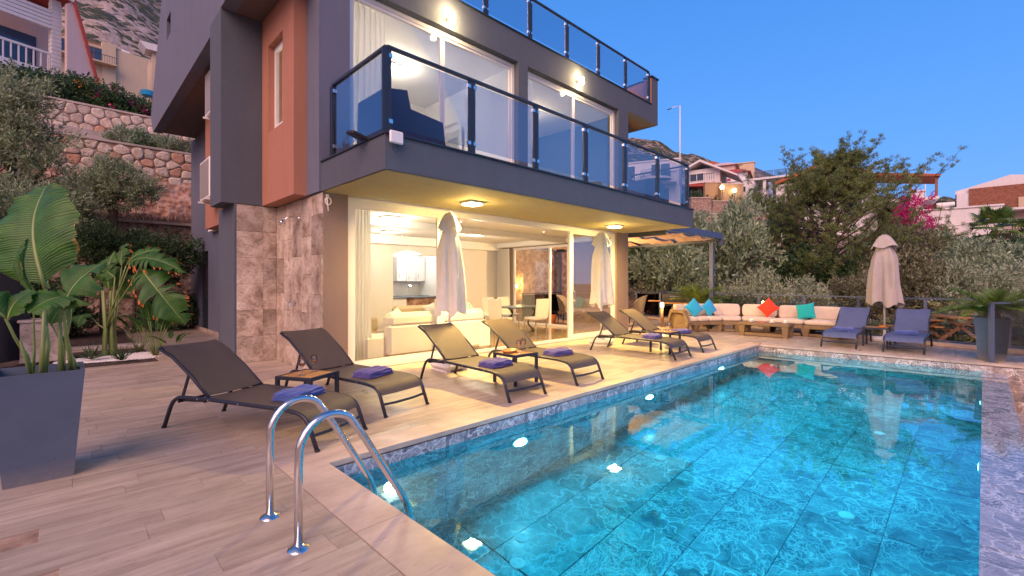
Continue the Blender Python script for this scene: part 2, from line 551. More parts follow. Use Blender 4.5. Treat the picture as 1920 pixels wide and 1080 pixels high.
def mk_marble(name, base0=(0.05, 0.058, 0.075), base1=(0.20, 0.215, 0.25), vein=(0.70, 0.71, 0.74), rough=0.16, warm=None, sc_=1.0):
    n = N(name)
    w = n.coord('World', (1, 1, 1), rand=True)
    dn = n.n('TexNoise'); dn.inputs['Scale'].default_value = 2.6 * sc_; dn.inputs['Detail'].default_value = 5
    n.l(w, dn.inputs['Vector'])
    off = n.n('VectorMath', _operation='SCALE'); off.inputs['Scale'].default_value = 0.85 / sc_
    n.l(dn.outputs['Color'], off.inputs[0])
    ad = n.n('VectorMath', _operation='ADD'); n.l(w, ad.inputs[0]); n.l(off.outputs[0], ad.inputs[1])
    vs = []
    for k, (s_, wd) in enumerate(((3.1, 0.020), (7.5, 0.032), (17.0, 0.06))):
        vo = n.n('TexVoronoi', _feature='DISTANCE_TO_EDGE'); vo.inputs['Scale'].default_value = s_ * sc_
        n.l(ad.outputs[0], vo.inputs['Vector'])
        vs.append(n.ramp(vo.outputs['Distance'], [(0.0, 1.0), (wd, 0.35), (wd * 2.6, 0.0)]))
    brk = n.ramp(n.noise(w, 3.4 * sc_, 4), [(0.42, 0.0), (0.62, 1.0)])
    v = n.math('MAXIMUM', vs[0], n.math('MULTIPLY', vs[1], brk))
    brk2 = n.ramp(n.noise(w, 2.1 * sc_, 5), [(0.45, 0.0), (0.60, 0.9)])
    brk3 = n.ramp(n.noise(w, 1.6 * sc_, 5), [(0.38, 0.15), (0.58, 1.0)]); vs[0] = n.math('MULTIPLY', vs[0], brk3)
    v = n.math('MAXIMUM', v, n.math('MULTIPLY', vs[2], brk2))
    b = n.ramp(n.noise(ad.outputs[0], 3.2 * sc_, 7, 0.68), [(0.36, base0), (0.50, tuple((a+b)/2 for a,b in zip(base0,base1))), (0.62, base1), (0.74, tuple(min(1,x*1.7) for x in base1))])
    if warm:
        b = n.mix(n.ramp(n.noise(w, 4.5, 4), [(0.45, 0.0), (0.6, 0.8)]), b, warm)
    col = n.mix(n.math('MULTIPLY', v, 0.62 if 'floor' in name else 0.85), b, vein)
    n.base(scale_col(n, col, n.ramp(n.noise(n.coord('World'), 0.7, 4, 0.6), [(0.3, 0.70), (0.7, 1.25)])) if 'floor' in name else col); n.set(Roughness=rough)
    return n.m
M['marble'] = mk_marble('pool_marble', (0.09, 0.10, 0.13), (0.34, 0.36, 0.42), (0.85, 0.86, 0.90))
M['marble_far'] = mk_marble('pool_marble_far', warm=(0.36, 0.25, 0.19), base0=(0.12, 0.10, 0.10), base1=(0.40, 0.34, 0.33), vein=(0.92, 0.88, 0.86))
M['marble_ledge'] = mk_marble('ledge_marble', (0.11, 0.13, 0.18), (0.30, 0.34, 0.44), (0.66, 0.70, 0.80), rough=0.07)
M['marble_floor'] = mk_marble('pool_floor_marble', (0.05, 0.09, 0.10), (0.25, 0.29, 0.30), (0.80, 0.82, 0.82), sc_=0.95)

def mk_water():
    n = N('pool_water'); n.t.nodes.remove(n.b)
    g = n.n('BsdfGlass'); g.inputs['IOR'].default_value = 1.333; g.inputs['Roughness'].default_value = 0.0
    g.inputs['Color'].default_value = (0.34, 0.86, 0.97, 1)
    w = n.coord('World')
    h = n.math('ADD', n.noise(w, 2.2, 3, 0.5, 0.4), n.math('MULTIPLY', n.noise(w, 7, 2), 0.25))
    b = n.n('Bump'); b.inputs['Strength'].default_value = 0.06; b.inputs['Distance'].default_value = 0.02
    n.l(h, b.inputs['Height']); n.l(b.outputs[0], g.inputs['Normal'])
    gs = n.n('BsdfGlossy'); gs.inputs['Roughness'].default_value = 0.0; n.l(b.outputs[0], gs.inputs['Normal'])
    fr = n.n('Fresnel'); fr.inputs['IOR'].default_value = 1.333; n.l(b.outputs[0], fr.inputs['Normal'])
    mx = n.n('MixShader'); n.l(n.math('MULTIPLY', fr.outputs[0], 0.9), mx.inputs[0]); n.l(g.outputs[0], mx.inputs[1]); n.l(gs.outputs[0], mx.inputs[2])
    n.l(mx.outputs[0], n.o.inputs['Surface'])
    return n.m
M['water'] = mk_water()

def mk_wood(name, c0, c1, axis=(1, 14, 14), rough=0.45):
    n = N(name)
    w = n.coord('Object', axis, rand=True)
    n.base(scale_col(n, n.ramp(n.noise(w, 3, 6, 0.6, 0.5), [(0.3, c0), (0.7, c1)]), n.objrand(0.85, 1.15)))
    n.set(Roughness=rough)
    n.bump(n.noise(w, 8, 4), 0.2, 0.002)
    return n.m
M['wood_honey'] = mk_wood('honey_wood', (0.38, 0.16, 0.04), (0.62, 0.32, 0.10))
M['wood_brown'] = mk_wood('brown_wood', (0.16, 0.07, 0.03), (0.33, 0.16, 0.08))

def mk_wicker():
    n = N('woven_wicker')
    w = n.coord('Object')
    a = n.n('TexWave', _wave_type='BANDS', _bands_direction='Z'); a.inputs['Scale'].default_value = 26; a.inputs['Distortion'].default_value = 0.6
    b = n.n('TexWave', _wave_type='BANDS', _bands_direction='DIAGONAL'); b.inputs['Scale'].default_value = 20; b.inputs['Distortion'].default_value = 0.4
    n.l(w, a.inputs['Vector']); n.l(w, b.inputs['Vector'])
    h = n.math('MULTIPLY', a.outputs['Fac'], b.outputs['Fac'])
    n.base(n.ramp(h, [(0.0, (0.14, 0.09, 0.045)), (0.35, (0.32, 0.22, 0.12)), (1.0, (0.50, 0.36, 0.21))]))
    n.set(Roughness=0.6); n.bump(h, 0.8, 0.012)
    return n.m
M['wicker'] = mk_wicker()
M['wicker_dark'] = plain('dark_wicker', (0.13, 0.10, 0.09), 0.6, 0, 0.2, 0.9, 90)

def mk_leaf(name, c0, c1, c2=None, rough=0.5, trans=0.25, back=None, patch=2.0):
    n = N(name)
    g = n.n('NewGeometry')
    w = n.coord('World')
    f = n.noise(w, patch, 3, 0.6)
    r = n.math('ADD', n.math('MULTIPLY', g.outputs['Random Per Island'], 0.55), n.math('MULTIPLY', f, 0.55))
    st = [(0.25, c0), (0.75, c1)]
    if c2: st.append((0.93, c2))
    col = n.ramp(r, st)
    if back:
        col = n.mix(g.outputs['Backfacing'], col, back)
    n.base(col); n.set(Roughness=rough)
    tl = n.n('BsdfTranslucent'); n.l(col, tl.inputs[0])
    mx = n.n('MixShader'); mx.inputs[0].default_value = trans
    n.l(n.b.outputs[0], mx.inputs[1]); n.l(tl.outputs[0], mx.inputs[2]); n.l(mx.outputs[0], n.o.inputs['Surface'])
    return n.m
M['olive'] = mk_leaf('olive_leaf', (0.084, 0.127, 0.068), (0.324, 0.420, 0.228), (0.660, 0.763, 0.524), back=(0.324, 0.394, 0.251))
M['olive_pale'] = mk_leaf('pale_olive_leaf', (0.103, 0.140, 0.076), (0.322, 0.378, 0.229), (0.575, 0.622, 0.437), back=(0.414, 0.463, 0.306))
M['bush'] = mk_leaf('dark_bush_leaf', (0.024, 0.057, 0.023), (0.088, 0.165, 0.058), (0.189, 0.286, 0.103))
M['bush_brown'] = mk_leaf('dry_bush_leaf', (0.077, 0.076, 0.037), (0.242, 0.245, 0.136), (0.440, 0.420, 0.272))
M['pine'] = mk_leaf('pine_needles', (0.065, 0.103, 0.027), (0.234, 0.296, 0.080), (0.442, 0.469, 0.148), trans=0.15, patch=0.9)
M['palm'] = mk_leaf('palm_leaf', (0.052, 0.110, 0.025), (0.195, 0.303, 0.074), (0.351, 0.413, 0.136))
M['cycad'] = mk_leaf('cycad_leaf', (0.05, 0.10, 0.012), (0.22, 0.30, 0.05), (0.46, 0.50, 0.14))
M['dry'] = mk_leaf('dry_twigs', (0.176, 0.099, 0.066), (0.396, 0.264, 0.187), (0.550, 0.418, 0.308))
M['flower_pink'] = mk_leaf('pink_bracts', (0.45, 0.01, 0.14), (0.80, 0.03, 0.28), trans=0.3)
M['flower_orange'] = mk_leaf('orange_bracts', (0.7, 0.16, 0.02), (0.85, 0.42, 0.06), trans=0.3)
M['bark'] = plain('bark', (0.10, 0.07, 0.05), 0.9, 0, 0.35, 0.8, 30)

def mk_banana():
    n = N('banana_leaf')
    tc = n.n('TexCoord')
    wv = n.n('TexWave', _wave_type='BANDS', _bands_direction='X'); wv.inputs['Scale'].default_value = 15
    wv.inputs['Distortion'].default_value = 3.5; wv.inputs['Detail'].default_value = 5; wv.inputs['Detail Scale'].default_value = 0.6
    n.l(tc.outputs['UV'], wv.inputs['Vector'])
    w = n.coord('World')
    col = n.ramp(n.math('ADD', n.math('MULTIPLY', wv.outputs['Fac'], 0.4), n.math('MULTIPLY', n.noise(w, 7, 4), 0.6)),
                 [(0.25, (0.016, 0.062, 0.008)), (0.55, (0.04, 0.14, 0.016)), (0.8, (0.09, 0.25, 0.03))])
    sep = n.n('SeparateXYZ'); n.l(tc.outputs['UV'], sep.inputs[0])
    edge = n.math('ABSOLUTE', n.math('SUBTRACT', sep.outputs['Y'], 0.5))
    brown = n.math('MULTIPLY', n.ramp(edge, [(0.455, 0.0), (0.490, 1.0)]), n.ramp(n.noise(w, 5, 3), [(0.56, 0.0), (0.68, 1.0)]))
    col = n.mix(brown, col, (0.42, 0.20, 0.05))
    n.base(col); n.set(Roughness=0.48)
    n.bump(wv.outputs['Fac'], 0.35, 0.006)
    tl = n.n('BsdfTranslucent'); n.l(col, tl.inputs[0])
    mx = n.n('MixShader'); mx.inputs[0].default_value = 0.3
    n.l(n.b.outputs[0], mx.inputs[1]); n.l(tl.outputs[0], mx.inputs[2]); n.l(mx.outputs[0], n.o.inputs['Surface'])
    return n.m
M['banana'] = mk_banana()
M['leaf_tip'] = plain('scorched_leaf', (0.55, 0.16, 0.04), 0.7, 0, 0.3)
M['midrib'] = plain('pale_midrib', (0.20, 0.27, 0.08), 0.4, 0, 0.15)

def mk_rubble(name, c0, c1):
    n = N(name)
    w = n.coord('Object', rand=True)
    f = n.noise(w, 3.5, 6, 0.65)
    col = n.ramp(f, [(0.3, c0), (0.7, c1)])
    oi = n.n('ObjectInfo')
    warm = n.ramp(oi.outputs['Random'], [(0.70, 0.0), (0.78, 0.75)])
    col = n.mix(warm, col, (0.42, 0.17, 0.08))
    col = scale_col(n, col, n.objrand(0.8, 1.15))
    n.base(col); n.set(Roughness=0.9); n.bump(n.noise(w, 14, 5), 0.7, 0.02)
    return n.m
M['stone'] = mk_rubble('field_stone', (0.46, 0.33, 0.24), (0.80, 0.65, 0.51))
def mk_rock(name, c0, c1, c2, s_=0.8, bump=1.0, dist=0.12):
    n = N(name)
    w = n.coord('World')
    vo = n.n('TexVoronoi'); vo.inputs['Scale'].default_value = 2.2 * s_; n.l(w, vo.inputs['Vector'])
    f = n.math('ADD', n.math('MULTIPLY', n.noise(w, 1.6 * s_, 8, 0.7), 0.7), n.math('MULTIPLY', vo.outputs['Distance'], 0.35))
    n.base(n.ramp(f, [(0.35, c0), (0.52, c1), (0.72, c2)])); n.set(Roughness=0.95)
    n.bump(f, bump, dist)
    return n.m
M['rock_red'] = mk_rock('red_rubble_rock', (0.20, 0.10, 0.07), (0.42, 0.22, 0.15), (0.62, 0.44, 0.34), 2.6)
M['mortar'] = mk_rock('rubble_mortar', (0.20, 0.13, 0.09), (0.33, 0.22, 0.16), (0.46, 0.35, 0.27), 4, 0.6, 0.03)
M['soil'] = mk_rock('dark_soil', (0.02, 0.014, 0.011), (0.05, 0.03, 0.022), (0.09, 0.06, 0.045), 5, 0.8, 0.03)
M['earth'] = mk_rock('dry_earth', (0.12, 0.075, 0.05), (0.24, 0.16, 0.11), (0.38, 0.28, 0.21), 0.6, 0.8, 0.1)

def mk_hill():
    n = N('mountain_scrub')
    w = n.coord('World')
    dn = n.n('TexNoise'); dn.inputs['Scale'].default_value = 0.25; dn.inputs['Detail'].default_value = 4; n.l(w, dn.inputs['Vector'])
    of = n.n('VectorMath', _operation='SCALE'); of.inputs['Scale'].default_value = 5.0; n.l(dn.outputs['Color'], of.inputs[0])
    ad = n.n('VectorMath', _operation='ADD'); n.l(w, ad.inputs[0]); n.l(of.outputs[0], ad.inputs[1])
    vo = n.n('TexVoronoi'); vo.inputs['Scale'].default_value = 0.30; n.l(ad.outputs[0], vo.inputs['Vector'])
    big = n.noise(w, 0.022, 6, 0.65)
    fine = n.noise(w, 0.9, 5, 0.7)
    bush = n.ramp(n.math('MULTIPLY', n.math('ADD', vo.outputs['Distance'], n.math('ADD', n.math('MULTIPLY', fine, 0.35), n.math('MULTIPLY', big, 1.3))), 0.5), [(0.675, 1.0), (0.73, 0.0)])
    ground = n.ramp(n.math('ADD', n.math('MULTIPLY', fine, 0.6), n.math('MULTIPLY', big, 0.5)), [(0.42, (0.16, 0.13, 0.09)), (0.58, (0.34, 0.26, 0.20)), (0.72, (0.62, 0.48, 0.42))])
    green = n.ramp(n.noise(w, 0.5, 4), [(0.35, (0.022, 0.034, 0.016)), (0.65, (0.085, 0.10, 0.05))])
    n.base(n.mix(bush, ground, green)); n.set(Roughness=1.0)
    n.bump(n.math('ADD', bush, n.math('MULTIPLY', fine, 0.6)), 1.0, 1.2)
    return n.m
M['hill'] = mk_hill()
M['far_hill'] = mk_rock('hazed_far_scrub', (0.05, 0.06, 0.075), (0.09, 0.10, 0.12), (0.24, 0.21, 0.21), 0.006, 0.7, 14)  # grey-blue of the distant air haze is put into the scrub colour
M['roof_tile'] = plain('clay_roof', (0.40, 0.12, 0.06), 0.8, 0, 0.25, 0.5, 20)
M['house_beige'] = stucco('beige_render', (0.62, 0.48, 0.33), 0.05, 0.1)
M['house_white'] = stucco('white_render', (0.74, 0.71, 0.70), 0.04, 0.1)
M['house_pink'] = stucco('pale_pink_render', (0.66, 0.50, 0.46), 0.05, 0.1)
M['retain'] = stucco('tan_retaining_render', (0.42, 0.27, 0.15), 0.08, 0.2)
M['dark_glass'] = plain('dark_window_glass', (0.04, 0.07, 0.13), 0.08, 0, 0.3)
M['terracotta_red'] = plain('terracotta_red', (0.42, 0.07, 0.05), 0.7)
def mk_brickwood():
    n = N('brick_veneer')
    w = n.coord('Object')
    b = n.n('TexBrick'); b.inputs['Scale'].default_value = 2.4; b.inputs['Mortar Size'].default_value = 0.012
    b.inputs['Color1'].default_value = (0.34, 0.13, 0.07, 1); b.inputs['Color2'].default_value = (0.22, 0.075, 0.04, 1)
    b.inputs['Mortar'].default_value = (0.14, 0.07, 0.05, 1)
    mp = n.n('Mapping'); mp.inputs['Rotation'].default_value = (R(90), 0, 0); tc = n.n('TexCoord')
    n.l(tc.outputs['Object'], mp.inputs[0]); n.l(mp.outputs[0], b.inputs['Vector'])
    n.base(b.outputs['Color']); n.set(Roughness=0.8)
    return n.m
M['veneer'] = mk_brickwood()
WARM = (1.0, 0.70, 0.34)
YEL = (1.0, 0.66, 0.19)
SOFT = (1.0, 0.87, 0.68)
M['lamp_yellow'] = emit('lit_ceiling_diffuser', (1.0, 0.83, 0.42), 9.0)
M['lamp_warm'] = emit('lit_wall_glass', (1.0, 0.80, 0.45), 11.0)
M['lamp_soft'] = emit('lit_interior_diffuser', (1.0, 0.92, 0.75), 3.0)
M['lamp_pool'] = emit('lit_pool_lens', (0.75, 1.0, 1.0), 14.0)

# ================================================================== ground, pool, terrace
from mathutils import noise as mnoise

def interp(x, tab):
    if x <= tab[0][0]: return tab[0][1]
    for (a, b), (c, d) in zip(tab, tab[1:]):
        if x <= c: return b + (d - b) * (x - a) / (c - a)
    return tab[-1][1]

def grid_terrain(name, px0, px1, npx, d0, d1, nd, zf, m, label=None, dpow=1.0, skirt=0):
    P = []
    for i in range(npx + 1):
        px = px0 + (px1 - px0) * i / npx
        row = []
        for j in range(nd + 1):
            t = (j / nd) ** dpow
            d = d0 + (d1 - d0) * t
            p = at(px, d)
            p.z = zf(px, d, t, p)
            row.append(p)
        P.append(row)
    mb = MB().grid(P)
    return structure(name, mb, m, smooth=True)

# far ground sheet that reaches the horizon, below everything
structure('ground', MB().add([(-4000, -4000, -12), (4000, -4000, -12), (4000, 4000, -12), (-4000, 4000, -12)], [(0, 1, 2, 3)]), M['earth'])

RIDGE = [(-900, -700), (-300, -420), (0, -300), (200, -120), (300, -20), (450, 60), (700, 140), (950, 205), (1120, 250), (1189, 262), (1232, 269), (1251, 283), (1278, 293),
         (1304, 296), (1328, 303), (1348, 310), (1377, 323), (1450, 345), (1550, 368), (1700, 384), (1800, 387), (1950, 398), (2300, 430)]
def mountain_z(px, d, t, p):
    base = 12 + 10 * max(0, 1 - abs(px - 200) / 900)
    zr = hz(interp(px, RIDGE), 330)
    z = base + (zr - base) * (t ** 1.05)
    n = mnoise.fractal(Vector((p.x * 0.018, p.y * 0.018, 3.3)), 1.0, 2.1, 6)
    n2 = mnoise.fractal(Vector((p.x * 0.09, p.y * 0.09, 9.3)), 1.0, 2.1, 4)
    return z + (n * 9 + n2 * 2.2) * min(1, t * 4) * (0.35 if t > 0.97 else 1)
grid_terrain('mountain', -700, 2300, 260, 60, 330, 70, mountain_z, M['hill'])
FARR = [(900, 330), (1250, 330), (1330, 318), (1352, 307), (1389, 305), (1413, 311), (1444, 325), (1500, 345), (1650, 380), (1800, 400), (2200, 430)]
grid_terrain('far_mountain', 1000, 2300, 120, 900, 1700, 24,
             lambda px, d, t, p: -12 + (hz(interp(px, FARR), 1700) + 12) * t ** 0.8 + mnoise.fractal(Vector((p.x * 0.004, p.y * 0.004, 1.0)), 1.0, 2.0, 5) * 26 * t * (1 - t * 0.7), M['far_hill'])

def hill_z(px, d, t, p):
    s = interp(px, [(1000, 0.27), (1300, 0.25), (1700, 0.205), (1900, 0.15), (2300, 0.10)])
    n = mnoise.fractal(Vector((p.x * 0.12, p.y * 0.12, 5.0)), 1.0, 2.0, 4)
    return -0.75 + max(0, d - 18.5) * s + n * 0.35 * min(1, t * 6)
grid_terrain('hillside', 1040, 2200, 110, 10.0, 100, 60, hill_z, M['earth'], dpow=1.4)
def hill_at(px, d):
    p = at(px, d); p.z = hill_z(px, d, (max(0.0, d - 10) / 90) ** (1 / 1.4), p); return p

def bank_z(px, d, t, p):
    n = mnoise.fractal(Vector((p.x * 0.15, p.y * 0.15, 2.0)), 1.0, 2.0, 4)
    return interp(d, [(19, 8.25), (24, 9.2), (32, 12.6), (40, 16.4), (64, 24)]) + n * 0.3 - (0.7 if d < 20 else 0)
grid_terrain('bank', -700, 460, 60, 21.5, 66, 40, bank_z, M['earth'])

# terraces of the garden behind the villa, stepping up away from the camera
structure('garden_soil', MB().box(-16, 1.25, 10.32, 18.5, -0.3, -0.02), M['soil'])
structure('terrace_ledge', MB().box(-22, 14, 18.86, 19.6, -0.3, 3.36).box(-22, 14, 19.6, 20.5, 3.0, 3.5), M['earth'])
structure('upper_terrace', MB().box(-26, 20, 20.82, 26, 5.2, 6.04), M['earth'])
structure('upper_road', MB().box(-26, 20, 24.0, 24.95, 6.3, 7.28), M['coping'])
structure('top_terrace', MB().box(-26, 20, 25.4, 31, 7.6, 8.35), M['earth'])

# ---- pool
FX = lambda y: 11.29 + 0.055 * (3.55 - y)          # far pool edge, slightly out of square
fa = math.atan(0.055)
pw = MB()
pw.box(1.30, 12.2, 3.575, 3.80, -1.9, -0.05)
pw.box(1.25, 1.455, -1.2, 3.575, -1.9, -0.05)
pw.prism([(FX(3.6) + .025, 3.6), (FX(-2.4) + .025, -2.4), (FX(-2.4) + .5, -2.4), (FX(3.6) + .5, 3.6)], 1.85, 'z', -1.9)
pw.box(1.25, 12.3, -2.4, 3.8, -2.1, -1.735)
pool_wall = structure('pool_wall', pw, M['mortar'])
mb = MB().box(0, 1.116, -0.022, 0.0, 0, 0.546)
wt = mb.mesh('wall_tile', M['marble'])
wtf = mb.mesh('wall_tile_far', M['marble_far'])
for i in range(9):
    for k in range(3):
        o = link('tile', wt, pool_wall, (1.48 + i * 1.12, 3.574, -0.05 - 0.55 * (k + 1)))
        if i == 8: o.scale = (0.85 / 1.116, 1, 1)
for i in range(6):
    for k in range(3):
        y = 3.55 - 1.12 * (i + 1)
        o = link('tile', wtf, pool_wall, (FX(y + 1.12) + 0.023, y + 1.12, -0.05 - 0.55 * (k + 1)))
        o.rotation_euler = (0, 0, R(-90) + fa)
for i in range(3):
    for k in range(3):
        o = link('tile', wt, pool_wall, (1.458, 0.04 + 1.12 * i, -0.05 - 0.55 * (k + 1)))
        o.rotation_euler = (0, 0, R(90)); o.scale = (1.0, 1, 1)
# infinity edge: a low marble-topped wall, a catch channel beyond it
ledge = structure('infinity_ledge', MB().box(1.46, FX(0) + .02, -0.26, 0.0, -1.73, -0.172), M['mortar'])
lt = MB().bbox(0, 1.19, -0.145, 0.145, 0, 0.022, 0.003).mesh('ledge_tile', M['marble_ledge'])
for i in range(9):
    o = link('tile', lt, ledge, (1.48 + 1.2 * i, -0.125, -0.1705))
    if i == 8: o.scale = (0.28, 1, 1)
ls = MB().box(0, 1.19, 0, 0.018, -1.5, 0.018).mesh('ledge_side_tile', M['marble'])
for i in range(8):
    link('tile', ls, ledge, (1.48 + 1.2 * i, 0.002, -0.19))
structure('catch_channel', MB().box(1.2, 13, -2.4, -0.27, -0.9, -0.78), M['marble'])
structure('channel_wall', MB().box(1.2, 11.6, -1.6, -1.35, -0.77, -0.02), M['marble_far'])
pool_floor = structure('pool_floor', MB().box(1.3, 12.1, 0.0, 3.6, -1.75, -1.712), M['marble'])
ft = MB().bbox(0, 1.19, 0, 0.585, 0, 0.02, 0.004).mesh('floor_tile', M['marble_floor'])
for i in range(9):
    for j in range(6):
        o = link('tile', ft, pool_floor, (1.47 + 1.2 * i - (0.6 if j % 2 else 0) * 0, 0.02 + 0.59 * j, -1.716))
structure('pool_water', MB().add([(1.46, 0.0, -0.15), (FX(0) + .01, 0.0, -0.15), (FX(3.55) + .01, 3.56, -0.15), (1.46, 3.56, -0.15)], [(0, 1, 2, 3)]), M['water'])
# round white return fittings on the pool floor
g_ret = MB().lathe([(0.0, 0.012), (0.035, 0.014), (0.058, 0.010), (0.065, 0.0)], n=20)
for dx in (-0.03, 0.03):
    g_ret.box(dx - 0.008, dx + 0.008, -0.012, 0.012, 0.013, 0.018)
fit = link('floor_inlet', g_ret.mesh('floor_inlet', M['pvc'], False))
def water_hit(px, py, depth=1.545):
    """where a look through the water surface meets the pool floor"""
    d = 1.55 * 864 / (py - 530); p = at(px, d)
    h = math.hypot(p.x, p.y); ti = math.atan2(h, 1.55); tt = math.asin(math.sin(ti) / 1.333)
    q = p * ((h + depth * math.tan(tt)) / h); return q
for k, (px, py, lb) in enumerate([(970, 1056, 'round white inlet on the pool floor nearest the ladder'),
                                  (978, 1008, 'small round white inlet beside the nearest one, close to the pool side'),
                                  (1587, 966, 'round white inlet on the pool floor near the infinity edge'),
                                  (1240, 858, 'round white inlet in the middle of the pool floor'),
                                  (1650, 812, 'round white inlet far down the pool floor under the umbrella reflection')]):
    q = water_hit(px, py)
    o = fit if k == 0 else fit.copy()
    if k: COL.objects.link(o)
    o.location = (q.x, q.y, -1.694)
    tag(o, lb, 'pool fitting', 'inlets on the pool floor')
# underwater lights set in the left pool wall
def pool_light(x, y, z, lb, facing=-1):
    t = thing('pool_light', lb, 'pool light', (x, y, z), 0, 'underwater pool lights')
    rot = Matrix.Rotation(R(90) * (1 if facing < 0 else -1), 4, 'X')
    me = MB().lathe([(0.105, 0.0), (0.13, 0.004), (0.13, 0.012), (0.10, 0.014)], n=24).mesh('rim', M['pvc'], True); me.transform(rot); link('rim', me, t)
    me = MB().lathe([(0.0, 0.02), (0.06, 0.018), (0.10, 0.012)], n=24).mesh('lens', M['lamp_pool'], True); me.transform(rot); link('lens', me, t)
    l = bpy.data.lights.new('underwater_lamp', 'AREA'); l.shape = 'DISK'; l.size = 0.15; l.energy = (160 if x > 5 else 85) if facing < 0 else 22; l.color = (0.03, 0.71, 0.98); l.spread = R(170)
    o = bpy.data.objects.new('underwater_lamp', l); COL.objects.link(o); o.parent = t
    o.location = (0, facing * 0.04, 0); o.rotation_euler = (R(90) * (-1 if facing < 0 else 1), 0, 0)
    if facing < 0: o.rotation_euler = (R(-90), 0, 0)
    else: o.rotation_euler = (R(90), 0, 0)
    return t
pool_light(3.58, 3.552, -0.70, 'lit round pool light in the left wall, near end')
pool_light(6.35, 3.552, -0.85, 'lit round pool light in the left wall, middle')
pool_light(9.06, 3.552, -0.66, 'lit round pool light in the left wall, far end')
pool_light(3.2, 0.022, -0.80, 'lit pool light under the infinity edge, near end', 1)
pool_light(6.2, 0.022, -0.80, 'lit pool light under the infinity edge, middle', 1)
pool_light(9.2, 0.022, -0.80, 'lit pool light under the infinity edge, far end', 1)

# ---- terrace paving: narrow travertine planks, each its own piece where it shows
FENX = lambda y: 13.92 + 0.3 * y
base = MB()
base.box(-7, 1.17, -4, 10.3, -0.25, -0.012)
base.box(1.17, 1.25, -4, 3.6, -0.25, -0.04)
base.box(1.17, 11.6, 3.80, 6.98, -0.25, -0.012)
base.box(1.17, 2.2, 6.98, 10.3, -0.25, -0.012)
base.box(2.2, 2.95, 6.98, 9.1, -0.25, -0.012)
base.prism([(11.6, -2.5), (FENX(-2.5), -2.5), (FENX(12.5), 12.5), (11.0, 12.5), (11.0, 6.9), (11.6, 6.9)], 0.238, 'z', -0.25)
base.box(1.25, 3.0, 10.3, 18.5, -0.25, -0.012)
terrace = structure('terrace_floor', base, M['mortar'])
plank = MB().bbox(0.0008, 0.9992, 0.0008, 0.1992, -0.03, 0, 0.0012).mesh('paving_plank', M['trav'])
planks = []
def lay(x0, x1, y0, y1, clip=None, wid=0.2, ln=1.0):
    ny = max(1, round((y1 - y0) / wid)); w = (y1 - y0) / ny
    rr = random.Random(int(x0 * 100 + y0 * 7))
    for j in range(ny):
        x = x0 - rr.random() * ln * 0.9
        while x < x1 - 0.01:
            a, b = max(x, x0), min(x + ln, x1)
            x += ln
            if b - a < 0.03: continue
            y = y0 + j * w
            if clip and not clip((a + b) / 2, y + w / 2): continue
            planks.append((a, y, b - a, w))
lay(-3.4, 1.17, 0.2, 10.3, lambda x, y: (x * RT[0] + y * RT[1]) / max(0.3, x * FW[0] + y * FW[1]) > -1.35)
lay(1.17, 11.6, 3.86, 6.96)
lay(1.17, 2.12, 6.96, 10.3)
lay(2.12, 2.79, 6.96, 9.0)
lay(11.6, 17.0, -1.6, 8.6, lambda x, y: x < FENX(y) - 0.35)
lay(1.25, 2.94, 10.3, 17.7)
planks.sort(key=lambda p: math.hypot(p[0] + p[2] / 2, p[1]))
rest = MB()
seen = 0
for x, y, l, w in planks:
    cxp, cyp = x + l / 2, y + w / 2
    D = cxp * FW[0] + cyp * FW[1]; rr_ = abs(cxp * RT[0] + cyp * RT[1]) / max(D, .1)
    if seen < 300 and D > 1.2 and rr_ < 1.35 and D > 1.9:
        o = link('plank', plank, terrace, (x, y, 0)); o.scale = (l, w / 0.2, 1); seen += 1
    else:
        rest.box(x + .0015, x + l - .0015, y + .0015, y + w - .0015, -0.03, -0.0005)
tag(rest.build('plank', M['trav'], terrace), kind='stuff')
# coping slabs round the pool
cop = structure('pool_coping', MB().box(1.19, 1.46, 0.0, 3.84, -0.05, -0.042), M['mortar'])
def cope(pts, name='slab'):
    mb = MB().prism(pts, 0.042, 'z', -0.04)
    return mb.build(name, M['coping'], cop)
y = 3.55
cope([(1.175, 3.855), (1.48, 3.55), (1.48, 2.46), (1.175, 2.46)])
cope([(1.175, 2.455), (1.48, 2.455), (1.48, 1.36), (1.175, 1.36)])
cope([(1.175, 1.355), (1.48, 1.355), (1.48, 0.25), (1.175, 0.25)])
cope([(1.175, 0.245), (1.48, 0.245), (1.48, -0.9), (1.175, -0.9)])
x = 1.48
for i in range(9):
    x2 = min(x + 1.1, 11.29)
    a = (1.175 + .004, 3.858) if i == 0 else (x + .002, 3.858)
    cope([a, (x + .002, 3.55), (x2 - .002, 3.55), (x2 - .002 if i < 8 else 11.6, 3.858)])
    x = x2
for i in range(5):
    ya = 3.55 - 1.15 * i; yb = ya - 1.146
    cope([(FX(ya), ya), (FX(yb), yb), (FX(yb) + .3, yb), (FX(ya) + .3, ya)])

# ================================================================== the villa
V = thing('villa', 'dark grey modern villa with lit glass front and salmon panels beside the pool', 'house', (2.79, 6.95, 0))
def vb(name, mb, m, parent=V, auto=False, smooth=False):
    return mb.build(name, m, parent, smooth, w=True, auto=auto)
SD, SS, SL, TP = M['stucco_dark'], M['stucco_side'], M['stucco_salmon'], M['stucco_taupe']
# ground floor front
vb('wall', MB().box(2.82, 3.2, 6.95, 7.25, 0, 2.762), TP)
vb('wall', MB().box(10.74, 11.33, 6.95, 7.25, 0, 2.762), TP)
vb('wall', MB().box(2.82, 3.1, 7.25, 12.3, 0, 2.762), M['interior'])
vb('wall', MB().box(2.15, 2.82, 9.03, 10.1, 0, 2.765), SD)
vb('wall', MB().box(2.12, 2.15, 9.0, 10.12, 0, 2.768), SD)
